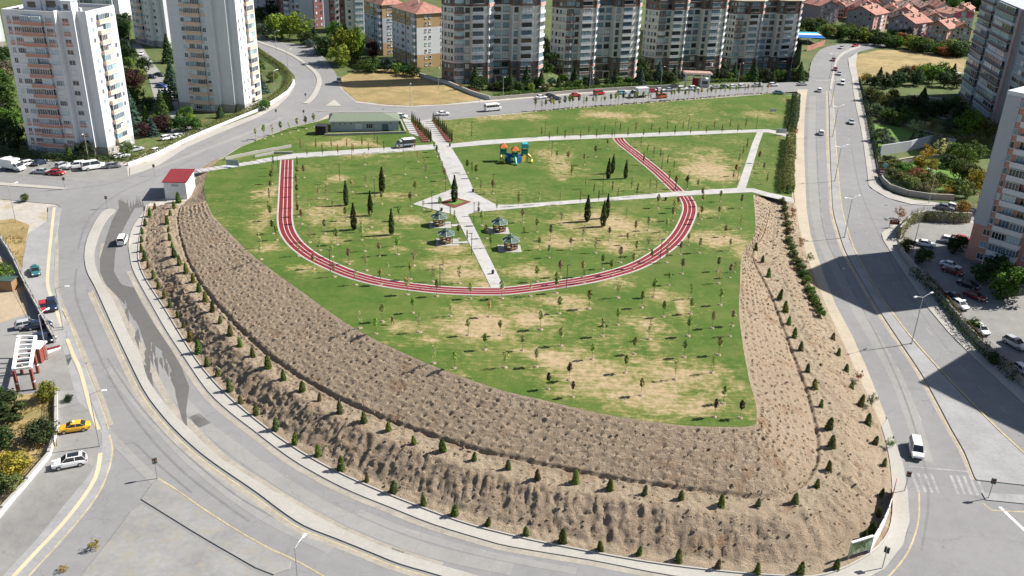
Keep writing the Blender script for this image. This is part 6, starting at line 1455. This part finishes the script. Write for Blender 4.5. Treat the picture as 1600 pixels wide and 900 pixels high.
def sap(P, kinds, h0, h1, cols, lab, grp, rows=0):
    P = sorted(P, key=lambda q: q[1]) if rows else P; per = math.ceil(len(P)/rows) if rows else len(P); idx = {}
    for r in range(rows):
        for j, q in enumerate(sorted(P[r*per:(r+1)*per])): idx[q] = f'{nth(j)} from left, {nth(r)} row down'
    for i, q in enumerate(P):
        kd = random.choice(kinds); c = random.choice(cols)
        plant(kd, W(*q, 0, 'park'), random.uniform(h0, h1), LOOK[c]+' '+lab.format(idx[q] if rows else nth(i)), grp, GRN[c], 1.0)
sap(sorted(S_FRONT), ['sap', 'sap', 'thin'], 2.8, 3.7, ['sapgreen', 'sapgreen', 'sapyel'], 'young tree on the front lawn, {}', 'young trees on the front lawn', 6)
sap(S_DARK, ['sap'], 2.6, 3.1, ['purple', 'purple'], 'bushy young tree near the lower lawn edge, {} of five from the left', 'brown-leaved young trees at the front lawn edge')
sap(sorted(S_LEFT), ['sap', 'thin', 'thin', 'thin'], 2.8, 3.8, ['sapyel', 'sapbrown', 'sapgreen'], 'young tree left of the promenade, {}', 'young trees on the left lawn', 7)
sap(S_ROWS, ['sap', 'post'], 3.0, 3.7, ['sapgreen', 'olive', 'sapbrown'], 'young tree in rows beside track and promenade, {}', 'young trees in rows beside track and promenade', 6)
sap(sorted(S_RIGHT), ['sap', 'thin', 'sap'], 2.6, 3.5, ['sapbrown', 'sapgreen', 'sapyel'], 'young tree right of the promenade, {}', 'young trees on the right lawn', 8)
sap(S_CROSS, ['post'], 3.0, 3.8, ['olive', 'sapyel'], 'slim young tree lining the cross path, {} from the flower bed', 'young trees lining the cross path')
sap(S_DIAG, ['post', 'sap'], 2.9, 3.7, ['rust', 'olive', 'sapbrown'], 'slim young tree near the track diagonal, {}', 'young trees near the track diagonal', 3)
sap(S_UP, ['post'], 2.9, 3.6, ['rust', 'olive', 'sapbrown'], 'slim young tree lining the upper park path, {}', 'young trees lining the upper path', 3)
sap(S_TOP, ['thin', 'sap', 'sap'], 3.4, 4.6, ['sapyel', 'olive', 'sapgreen'], 'young street tree along the upper lawn edge, {} from the flower beds', 'young street trees along the upper lawn edge')
for i in range(11):
    for s, (x, y) in enumerate(((644+i*2.9, 191.5+i*3.0), (677+i*2.9, 190+i*3.1))):
        plant('cypress', W(x, y, 0, 'park'), random.uniform(3.2, 4.), f'thin columnar shrub in the {("left", "right")[s]} red flower bed, {nth(i)} from the street', 'columnar shrubs in the red flower beds', GRN['olive'], .75)
# hedges: leafy mass along a line on a few stems
def hedge(label, line, w_, h, col_, dens=26, leaf=.16, surf='base', cat='hedge', z0=0., bump_=.25):
    P = every(PW(line, surf), .8); C = []; Nn = []; V = []; fz = SURF[surf][0]; rs = np.random.RandomState(len(label))
    for i, (a, c) in enumerate(zip(P[:-1], P[1:])):
        d = (c-a).normalized(); n = Vector((-d.y, d.x))
        for k in range(dens):
            q = a.lerp(c, random.random()); s = random.uniform(-1, 1); bb_ = 1+bump_*float(fbm(np.array([q.x*.8]), np.array([q.y*.8+i*.01]), 3)[0])*2; z = random.random()**.6
            e = (1-abs(s)**3*.2); hh = h*bb_*z*e; ss = s*w_/2*bb_; side = max(abs(s), z)
            if side < .72: s = math.copysign(.72+random.random()*.28, s); ss = s*w_/2*bb_
            pt = q+n*ss; C.append((pt.x, pt.y, fz(pt.y)+z0+hh)); Nn.append((n.x*s, n.y*s, z*.8)); V.append(.35+.5*(bb_-1)+.2*random.random())
    r = thing('hedge', label, cat); me = leafmesh('foliage', np.array(C), np.array(Nn), leaf, np.array(V), .5, 5); o = ob('foliage', me, r); o.color = (*GRN[col_], 1)
    st_ = MB()
    for p in P[::2]: st_.tube([(p.x, p.y, fz(p.y)+z0-.1), (p.x, p.y, fz(p.y)+z0+h*.6)], .05, 'bark', 5)
    tag(st_.build('stems', r), kind='stuff'); return r
hedge('clipped dark green hedge between the junction car park and the pink-balcony tower', pts('-60,240 0,244 64,248 110,252 160,254 198,254'), 2.2, 2.2, 'dark', 60, .2)
hedge('long clipped hedge with yellowing tips beside the curving left road', pts('206,254 243,240 290,217 345,194 400,170 430,154 446,140 452,122 440,106 415,90 395,75'), 2.2, 1.7, 'olive', 52, .2)
hedge('low green hedge on the pale wall along the far street', pts('770,152.5 800,149.5 850,145.5 900,141.5 960,137 1060,131'), 1.8, 1.6, 'mid', 50, .22)
hedge('green hedge along the far street right of the gatehouse', pts('1105,130 1150,128 1200,126 1240,124'), 1.8, 1.7, 'mid', 50, .22)
hedge('rusty flowering hedge above the grey stepped wall by the dry field', pts('700,128 725,138 750,147'), 1.2, 1.2, 'rust', 26, .18)
hedge('tall mixed hedge at the right edge of the park, upper half', pts('1236,206 1240,190 1242,170 1243,155'), 3., 2.6, 'dark', 120, .22, 'park')
hedge('tall mixed hedge at the right edge of the park, lower half with red leaves', pts('1231,302 1230,285 1231,262 1234,240 1235,218'), 3., 2.6, 'olive', 120, .22, 'park')
hedge('hanging ivy hedge over the retaining wall behind the sunken car park', pts('1404,376 1412,360 1424,350 1442,345 1480,348 1510,349'), 1.4, 2.9, 'olive', 70, .2, cat='ivy')
hedge('hanging vine mass over the tall terrace wall of the right garden', pts('1455,228 1480,230 1510,232 1545,236'), 2.2, 4.2, 'olive', 90, .24, cat='vine')
hedge('dark hedge strip along the picket fence of the right garden', pts('1348,140 1353,165 1359,195 1365,225 1371,250'), 1.8, 1.5, 'dark', 40, .2)
hedge('scrubby shrubs on top of the car park wall', pts('1425,428 1446,444 1478,482 1512,528 1545,560 1590,600'), 2.2, 2.1, 'dark', 46, .19)
# loose bushes between bank and dual carriageway
BU = pts('1222,318 1225,330 1227,342 1229,354 1231,366 1233,378 1236,390 1240,401 1244,412 1249,423 1254,434 1258,445 1263,456 1268,467 1273,477 1277,487 1281,496')
for i, (a, b_) in enumerate(BU): plant('broad', WB(a, b_)-Vector((0, 0, .2)), random.uniform(1.8, 2.5), f'dark leafy bush in the line above the dual carriageway, {nth(i)} from the park path', 'bushes between bank and dual carriageway', GRN['olive' if i < 5 else 'mid'], random.uniform(1., 1.35), 'bush')
for i, (a, b_, c) in enumerate(((1241, 173, 'rust'), (1242, 192, 'rust'), (1243, 212, 'rust'), (1240, 250, 'rust'), (1238, 272, 'rust'), (1238, 293, 'autumn'), (1238, 340, 'rust'), (1251, 385, 'rust'), (1264, 410, 'olive'), (1341, 594, 'rust'), (1361, 636, 'dark'), (1389, 700, 'mid'), (1262, 440, 'olive'))):
    plant('loose', WB(a, b_), random.uniform(2.2, 3.), f'small wind-bent roadside tree left of the dual carriageway, {nth(i)} from the far end', 'small trees on the sandy shoulder', GRN[c], random.uniform(.7, 1.))
# individually read garden trees: x, y, kind, height, radius, colour
TL = '''207 193 spruce 10 1 blue|blue-grey spruce at the foot of the alley, right of the pink-balcony tower
196 170 spruce 9 1 mid|dark green conifer between the pink-balcony tower and the alley
208 138 broad 7.5 4.4 purple|purple-leaved round tree beside the shaded alley
226 112 broad 6 3.2 dark|dark round tree at the bend of the alley
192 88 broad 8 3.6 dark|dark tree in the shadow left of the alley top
203 94 spruce 8 1.1 blue|bluish conifer on the small lawn by the alley
195 96 spruce 6.5 1 mid|green cone tree beside the bluish conifer
255 190 spruce 9.5 1 mid|spruce at the lower right of the alley
229 190 spruce 5 1 mid|small pointed conifer near the white alley car
228 172 broad 4.5 3.4 dark|dark bush tree under the purple tree
268 130 spruce 8 1.2 blue|bluish conifer against the wall of the blank-strip tower, upper one
273 155 spruce 8 1.2 blue|bluish conifer against the wall of the blank-strip tower, lower one
264 98 spruce 11 1 dark|tall dark conifer between the two white towers
211 210 spruce 5 1.5 blue|blue conifer bush above the roadside hedge
226 214 broad 5 2.6 purple|purple bush tree above the roadside hedge
239 212 spruce 5 1.6 blue|second blue conifer bush above the roadside hedge, right of the purple one
254 206 broad 5.5 2.8 purple|tall purple bush tree near the lower alley
267 204 broad 3 2 lime|bright green ball shrub at the lower alley
280 195 spruce 4.2 1.5 mid|small cone shrub in front of the blank-strip tower
283 205 broad 4.5 3 dark|dark green ball tree in front of the blank-strip tower
293 187 broad 4.5 2.4 mid|round green tree at the corner of the blank-strip tower
306 204 broad 4 2.6 mid|green ball tree above the roadside hedge, right end
345 184 spruce 4 1.4 dark|dark cone shrub at the base of the blank-strip tower
371 180 spruce 3 1.4 dark|small dark cone shrub near the sunlit tower corner
198 243 broad 4 2.2 olive|round olive bush at the sunlit corner of the pink-balcony tower
133 248 broad 5 2.6 dark|dark tree in front of the pink-balcony tower facade
110 250 spruce 4 1.4 mid|small conifer in front of the pink-balcony tower facade
12 118 broad 6 4.5 grey|grey-green tree left of the pink-balcony tower, upper
5 165 broad 8 5 mid|green tree at the left picture edge beside the tower
22 190 spruce 9 1.3 mid|conifer left of the pink-balcony tower
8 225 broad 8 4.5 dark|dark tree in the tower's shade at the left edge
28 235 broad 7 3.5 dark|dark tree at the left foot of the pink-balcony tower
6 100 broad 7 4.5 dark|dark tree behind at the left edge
410 62 broad 7 4 grey|silvery tree right behind the sunlit tower edge
404 112 broad 5 3.5 mid|tree in the gap between tower and curving hedge, upper
410 145 spruce 6 1.5 blue|blue-grey conifer between tower and curving hedge
415 172 broad 3.5 2.2 mid|round bush between tower and hedge, lowest
440 60 broad 12 7.2 lime|left half of the big willow pair at the road fork
466 62 broad 12 7.2 lime|right half of the big willow pair at the road fork
478 70 broad 6 3.5 dark|dark tree right of the willow pair
492 68 spruce 7 1.3 dark|dark conifer between willow and poplar
484 74 broad 4 2.5 blue|bluish bush at the road fork
506 86 broad 9 5.6 dark|large dark green tree at the road bend
540 99 broad 14 6 lime|tall bright green poplar beside the ochre block
554 98 broad 15 5.6 lime|tallest bright poplar of the group by the dry field
531 104 broad 8.5 5 lime|rounded bright green tree in front of the poplars
527 80 broad 13 5.5 mid|green tree behind the poplars
572 112 broad 5 4 mid|green tree at the edge of the dry field, left
585 113 broad 5.5 4 mid|green tree at the edge of the dry field, second
605 112 broad 6 3.6 blue|bluish tree at the edge of the dry field
622 114 broad 4.5 3 lime|lime ball tree at the edge of the dry field
636 118 broad 4.5 3.4 dark|dark tree at the dry field edge near the ochre block
648 120 broad 4 3 dark|dark tree at the right corner of the dry field
582 90 broad 8 3.4 purple|dark reddish tree against the ochre block
214 160 broad 5 3 mid|green tree below the purple tree by the alley
203 108 broad 5 3 mid|green bush on the small lawn at the alley top
246 200 broad 4 2.4 mid|green bush tree at the foot of the alley
299 196 broad 3.5 2.2 lime|light green ball shrub before the blank-strip tower wall
262 172 spruce 7 1.2 mid|conifer beside the lower alley bays
218 128 broad 5 3 olive|olive tree beside the purple tree
2 140 broad 7 4.5 mid|green tree at the left edge halfway up the tower
16 205 broad 7 4 mid|green tree at the left edge near the tower foot
427 128 broad 4 2.4 olive|olive bush between the right tower and curving hedge'''.split('\n')
for ln in TL:
    f, lb = ln.split('|'); a = f.split(); x, y, h, r = float(a[0]), float(a[1]), float(a[3]), float(a[4])
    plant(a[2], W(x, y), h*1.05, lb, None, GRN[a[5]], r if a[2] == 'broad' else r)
# garden belt below the curved towers
GB = pts('742,128 752,134 765,128 772,136 780,140 790,131 797,142 805,136 812,145 822,134 830,141 838,130 845,138 852,143 862,134 872,140 880,132 888,139 897,133 905,138 915,129 922,136 932,131 948,123 960,127 968,122 982,126 1000,124 1012,131 1020,122 1028,128 1035,123 1042,130 1052,122 1064,126 1112,124 1120,118 1128,126 1136,120 1146,124 1158,125 1168,117 1176,124 1188,120 1196,125 1206,118 1214,123 1224,116 1232,122 1240,112 1248,118 1250,98 1242,92 1256,105')
GB = [(x, max(y, 138.5 if x < 862 else 133 if x < 1002 else 126.5 if x < 1128 else 124.5)+random.uniform(0, 2.5)) for x, y in GB]
for i, (x, y) in enumerate(sorted(GB)):
    k = 'spruce' if i % 3 == 0 else 'broad'; c = random.choice(['dark', 'mid', 'mid', 'lime', 'dark', 'blue', 'olive'] if k == 'broad' else ['dark', 'dark', 'blue'])
    h = random.uniform(5, 9) if k == 'spruce' else random.uniform(3.2, 5.5)
    plant(k, W(x, y), h, f'garden {"conifer" if k == "spruce" else "round tree"} below the curved towers, {nth(i)} from the left in the belt', 'garden trees below the curved towers', GRN[c], 1.15 if k == 'spruce' else h*.5)
for i, (px, Y) in enumerate(((856, 374), (866, 392), (1000, 404), (1012, 422), (1126, 436), (1134, 452), (848, 400), (992, 436))):
    q = far_at(px, 110, Y); plant('broad', Vector((q.x, Y, base(Y)+dip(q.x, Y)-.2)), random.uniform(9, 13), f'tall dark tree in the gaps between the curved towers, {nth(i)} of eight', 'trees between the curved towers', GRN['dark'], random.uniform(4.5, 6))
# right-hand gardens
RG = '''1352 132 broad 5 3 yellow;1362 140 broad 6 3 dark;1372 132 spruce 7 1.3 dark;1384 138 broad 6.5 3.5 dark;1398 134 broad 7 4 dark;1412 128 broad 6.5 3.6 dark;1424 122 broad 6 3.4 rust;1437 126 broad 7.5 3.6 lime;1448 124 broad 7 3.4 mid;1432 134 broad 7 3.6 dark;1456 130 broad 7.5 3.8 mid;1470 122 broad 7 3.8 mid;1474 136 broad 7 3.8 dark;1486 130 spruce 8 1.3 dark;1494 138 broad 6 3.4 dark;1360 158 broad 6 3 olive;1372 164 broad 5.5 2.8 olive;1382 172 broad 6 2.8 olive;1392 158 broad 5 2.6 yellow;1402 178 broad 6 3 dark;1368 182 broad 5 2.8 grey;1384 190 broad 5 3 mid;1398 196 broad 5.5 3 mid;1412 192 broad 6 3.2 mid;1424 178 broad 7 3.6 dark;1438 172 spruce 8 1.6 dark;1446 188 broad 6.5 3.4 dark;1460 180 broad 6 3.4 dark;1476 182 broad 7 3.6 dark;1490 176 broad 6 3.4 mid;1428 205 loose 4.5 2.2 sapyel;1442 208 loose 4.5 2.2 sapyel;1456 206 loose 4.5 2.2 olive;1484 206 broad 5 3 grey;1500 196 broad 7 3.4 dark;1512 214 broad 9 4.6 lime;1532 216 broad 7 4.4 olive;1376 222 broad 5 2.8 grey;1384 232 broad 4.5 3 grey;1424 226 spruce 4 1.4 dark;1436 224 spruce 4 1.4 dark;1444 252 loose 6 2.6 yellow;1438 262 broad 4 2.6 yellow;1468 246 loose 6 2.6 sapyel;1490 250 broad 6 3.2 mid;1505 258 broad 6.5 3.4 mid;1520 250 broad 6 3.6 mid;1478 262 broad 4.5 2.8 dark;1454 268 broad 4 2.2 yellow;1498 280 broad 6 3.2 mid;1514 285 broad 6 3.2 olive;1522 300 broad 6.5 3 yellow;1508 310 broad 5 2.4 olive;1386 268 broad 3 2.6 olive;1396 278 broad 3 2.8 olive;1408 284 broad 2.8 2.6 olive;1420 290 broad 2.8 2.6 olive;1432 296 broad 2.6 2.6 olive;1444 300 broad 2.6 2.4 olive;1456 296 broad 3 2.4 olive;1466 288 broad 4 2.6 mid;1446 284 broad 3 2.4 olive;1430 278 broad 3 2.8 rust;1414 270 broad 3 2.8 mid;1400 264 broad 3 2.8 olive;1386 256 broad 2.8 2.6 dark;1478 304 loose 3.4 1.8 autumn;1490 300 broad 4 2.2 mid;1404 342 loose 3.2 1.6 autumn;1492 395 broad 4.5 2.6 dark;1534 442 broad 5 2.8 dark;1574 466 broad 8 5. mid;1556 430 broad 5 2.8 dark;1440 412 broad 4 2.2 dark;1416 392 broad 3.4 2. olive;1520 516 broad 2.6 1.4 mid;1552 568 broad 2.4 1.2 dark;1540 330 broad 6 3 yellow;1502 335 broad 4 2 autumn'''.split(';')
for i, ln in enumerate(sorted(RG, key=lambda s: float(s.split()[1]))):
    a = ln.split(); lk = dict(yellow='yellowing', dark='dark green', rust='russet', lime='bright green', mid='green', autumn='orange', olive='olive', grey='grey-green', sapyel='pale thin', blue='bluish')[a[4+1-0]] if len(a) > 5 else 'green'
    plant(a[2], W(float(a[0]), float(a[1])), float(a[3]), f'{lk} {"conifer" if a[2] == "spruce" else "tree"} in the right-hand gardens, {nth(i)} counted from the far end', 'trees of the right-hand gardens', GRN[a[5]], float(a[4]) if a[2] != 'spruce' else float(a[4]))
# belt between the bend and the housing, hedge by the field, far woods
fb_ = [(x, 56+random.uniform(-12, 3)+max(0, x-1290)*.12) for x in range(1252, 1330, 6)]+[(x, 62+random.uniform(-4, 6)+(x-1330)*.10) for x in range(1330, 1420, 7)]+[(x, 77+random.uniform(-3, 5)+(x-1420)*.1) for x in range(1420, 1506, 7)]+[(x, 88+random.uniform(-3, 3)) for x in range(1474, 1516, 6)]
for i, (x, y) in enumerate(sorted(fb_)):
    c = random.choice(['mid', 'mid', 'dark', 'lime', 'rust' if random.random() < .2 else 'olive']); h = random.uniform(5, 8)
    plant('broad', W(x, y), h, f'tree in the belt before the red-roofed quarter, {nth(i)} from the left', 'trees before the red-roofed quarter', GRN[c], h*.6)
fw = [(random.uniform(1385, 1545), random.uniform(1, 17)) for _ in range(58)]+[(random.uniform(1246, 1350), random.uniform(1, 8)) for _ in range(10)]
for i, (x, y) in enumerate(sorted(fw)):
    h = random.uniform(8, 13); plant('broad', W(x, y), h, 'dark green tree of the wood beyond the red-roofed quarter', 'trees of the far wood', GRN[random.choice(['dark', 'mid', 'dark'])], h*.65)
for i, (x, y) in enumerate(pts('425,26 432,15 408,30 415,12 180,44 186,50 193,60 178,62 196,40 190,72 202,100')): plant('broad', W(x, y), random.uniform(6, 9), f'dark tree behind the left towers, {nth(i)} of the group', 'dark trees behind the left towers', GRN['dark'], random.uniform(3.5, 5))
# lower left garden
for x, y, h, r, c, lb in ((12, 655, 4.2, 3.6, 'dark', 'dark spreading shrub at the left edge of the lower garden'), (-8, 640, 4, 3, 'dark', 'dark shrub cut by the left picture edge'), (75, 625, 3.4, 1.9, 'yellow', 'yellow-green bush behind the white garden wall near the gate'), (67, 690, 4., 2.4, 'dark', 'dark leafy tree beside the garden fence'),
                          (25, 745, 4.2, 2.5, 'yellow', 'bright yellow-green tree in the lower left garden'), (14, 768, 3., 1.9, 'olive', 'olive bush next to the bright yellow tree'), (0, 700, 4, 2.2, 'dark', 'dark bush at the left picture edge'), (108, 628, 1.4, .8, 'dark', 'small bush in the weedy bed beside the driveway'),
                          (6, 440, 4, 2.2, 'mid', 'green tree in the yard at the left edge'), (150, 858, 1.9, .9, 'yellow', 'sparse yellow weed tree at the edge of the paved island'), (100, 893, 1., .7, 'yellow', 'low yellow weed clump at the bottom left roadside'), (40, 315, 2.2, 1., 'olive', 'lone scrub bush on the vacant lot corner')):
    plant('loose' if c == 'yellow' and h < 2.5 else 'broad', W(x, y), h, lb, None, GRN[c], r, 'bush')
for k in list(TP): bury(TP[k])
# dry tufts: one ground-cover mass along verges and the traffic islands
tf = MB()
def tufts(poly, n, h):
    xs_ = [p[0] for p in poly]; ys_ = [p[1] for p in poly]; pl = [tuple(p) for p in PW(poly)]; k = 0
    while k < n:
        p = W(random.uniform(min(xs_), max(xs_)), random.uniform(min(ys_), max(ys_)))
        k += 1
        if not inside(np.array([p.x]), np.array([p.y]), pl)[0]: continue
        if fbm(np.array([p.x*.3]), np.array([p.y*.3]), 3)[0] < .02: continue
        for q in range(3):
            a = random.random()*6.28; hh = h*random.uniform(.5, 1.2); tf.add([(p.x-.07, p.y, p.z+.1), (p.x+.07, p.y, p.z+.1), (p.x+math.cos(a)*.18, p.y+math.sin(a)*.18, p.z+.1+hh)], [(0, 1, 2)], 'leaves')
tufts(pts('0,350 40,355 36,420 0,370'), 600, .35); tufts(pts('0,640 85,620 85,700 0,800'), 1600, .35)
o = tf.build('dry_tufts'); o.color = (.6, .47, .2, 1); tag(o, kind='stuff')
# ================================================================== LAMPS AND SIGNALS
def lamp_double(h=9.8):
    r = thing('street_lamp', 'x', 'street lamp'); b = MB(); b.tube([(0, 0, 0), (0, 0, h)], [.11, .06], 'steel', 8); b.build('pole', r); b = MB(); b.box((0, 0, .15), (.4, .4, .3), 'concrete'); b.build('base', r)
    for s in (-1, 1):
        b = MB(); b.tube([(0, 0, h-.1), (s*.9, 0, h+.18), (s*1.8, 0, h+.42)], .045, 'steel', 6); b.build('arm', r)
        b = MB(); b.box((s*2.15, 0, h+.46), (.85, .3, .14), 'lamp_white', 0, .8); b.build('lamp_head', r)
    return reg(r)
def lamp_single(h=8.5):
    r = thing('street_lamp', 'x', 'street lamp'); b = MB(); b.tube([(0, 0, 0), (0, 0, h)], [.1, .055], 'steel', 8); b.build('pole', r)
    b = MB(); b.tube([(0, 0, h-.1), (.8, 0, h+.2), (1.6, 0, h+.3)], .04, 'steel', 6); b.build('arm', r); b = MB(); b.box((1.95, 0, h+.3), (.8, .28, .13), 'lamp_white', 0, .8); b.build('lamp_head', r); return reg(r)
def lamp_park(h=4.6):
    r = thing('park_lamp', 'x', 'park lamp'); b = MB(); b.tube([(0, 0, 0), (0, 0, h)], [.075, .055], 'steel_dark', 6); b.build('pole', r)
    b = MB(); b.box((.25, 0, h+.02), (.75, .2, .09), 'steel_dark'); b.build('lamp_head', r); return reg(r)
def signal(h=3.4):
    r = thing('traffic_light', 'x', 'traffic light'); b = MB(); b.tube([(0, 0, 0), (0, 0, h)], .07, 'steel', 8); b.build('pole', r)
    for s, a in ((-.22, 0), (.22, 0)):
        b = MB(); b.box((s*.8, -.05, h-.3), (.27, .24, .82), 'signal_dark'); o = b.build('signal_head', r)
        for k, m in enumerate(('lamp_red', 'line_yellow', 'roof_green')): b = MB(); b.tube([(s*.8, -.16, h-.05-.25*k), (s*.8, -.19, h-.05-.25*k)], .085, m, 10); b.build('lens', o)
    return reg(r)
D2_, S1_, PK, SG = lamp_double(), lamp_single(), lamp_park(), signal()
for (x, y), lb in (((1424, 538), 'tall double-arm street lamp in the median beside the first big shadow'), ((1319, 372), 'tall double-arm street lamp in the median opposite the side street'), ((1304, 284), 'tall double-arm street lamp in the median above the side street'), ((1301, 214), 'double-arm street lamp in the median, third up from the side street'), ((1298, 168), 'double-arm street lamp in the median below the far crosswalk'), ((1296, 122), 'double-arm street lamp in the median just beyond the crosswalk')):
    copy_thing(D2_, W(x, y), .5, None, lb, 'double street lamps along the dual carriageway median')
for (x, y), rz, lb in (((156, 698), .35, 'single-arm street lamp on the pavement by the yellow taxi'), ((99, 515), .3, 'single-arm street lamp on the pavement below the navy off-roader'), ((469, 948), 1.2, 'single-arm street lamp rising at the bottom edge between the islands'), ((25, 348), 1., 'thin street lamp on the vacant lot'), ((641, 167), -1.3, 'street lamp at the lower edge of the dry field'),
                       ((685, 140), -1.3, 'white-headed lamp by the grey stepped garden wall'), ((786, 154), -1.3, 'tall lamp pole by the far street wall'), ((921, 141), -1.3, 'lamp by the far street hedge near the red van'), ((1032, 138), -1.3, 'tall lamp beside the far street near the gatehouse'), ((1153, 131), -1.3, 'tall lamp on the far street right of the gatehouse'),
                       ((139, 253), -1.3, 'tall white lamp pole in front of the pink-balcony tower hedge'), ((430, 152), 1., 'lamp beside the curving hedge of the left road'), ((450, 112), .8, 'lamp in the median of the upper left road, lower one'), ((432, 82), .8, 'lamp in the median of the upper left road, upper one'), ((1451, 318), 2.8, 'green-grey lamp on the side street corner'), ((75, 562), 1.2, 'tall white pole beside the navy off-roader'), ((1426, 392), .4, 'lamp in the sunken car park beside the ivy wall')):
    copy_thing(S1_, W(x, y), rz, (1, 1, random.uniform(.92, 1.08)), lb, 'single street lamps')
PL = zz(400, 225, '525,235 742,335 600,100 1100,415 1347,690 1362,490 1150,895 465,800 140,180')+zz(800, 225, '340,895 925,725 565,310 935,160 1095,280 1405,250')+zz(800, 0, '205,850 640,855 1100,810 1525,810')+[(585, 218), (737, 213), (862, 244), (630, 240), (696, 300), (770, 300)]
for i, (x, y) in enumerate(sorted(PL)): copy_thing(PK, W(x, y, 0, 'park'), random.choice((0, 1.6, 3.1)), None, f'dark slim park lamp post, {nth(i)} from the left among the lawn lamps', 'dark park lamp posts')
for (x, y), rz, sc, lb in (((1413, 768), -.3, 1, 'traffic light at the crosswalk end of the bank corner pavement'), ((1544, 779), -.3, 1, 'traffic light on the nose of the carriageway median'), ((1378, 889), 2.4, 1, 'traffic light at the bottom of the corner pavement'), ((246, 748), .6, 1, 'traffic light at the tip of the triangular traffic island'),
                           ((102, 296), .4, .9, 'small signal post at the tip of the left road median'), ((168, 326), .6, .9, 'small signal post at the top of the curved median'), ((242, 275), .3, .9, 'small signal post on the junction median'), ((478, 160), .3, .9, 'small signal post at the lower tip of the upper left median'), ((432, 186), .3, .9, 'small signal post at the park roadside, left'), ((475, 187), .3, .9, 'small signal post at the park roadside, right')):
    copy_thing(SG, W(x, y), rz, sc, lb, 'traffic signals')
for o in (D2_, S1_, PK, SG): bury(o)
# litter bins along the promenade
for i, (x, y) in enumerate(pts('703,229 739,300 748,330 770,428 690,330 1040,313')):
    p = W(x, y, 0, 'park'); r = thing('litter_bin', f'small dark litter bin beside the park path, {nth(i)} from the street', 'bin', p, group='litter bins'); b = MB(); b.cone((0, 0, .1), .25, .3, .7, 'steel_dark', 10); b.build('bucket', r); b = MB(); b.tube([(0, 0, 0), (0, 0, .15)], .08, 'steel_dark'); b.build('foot', r)
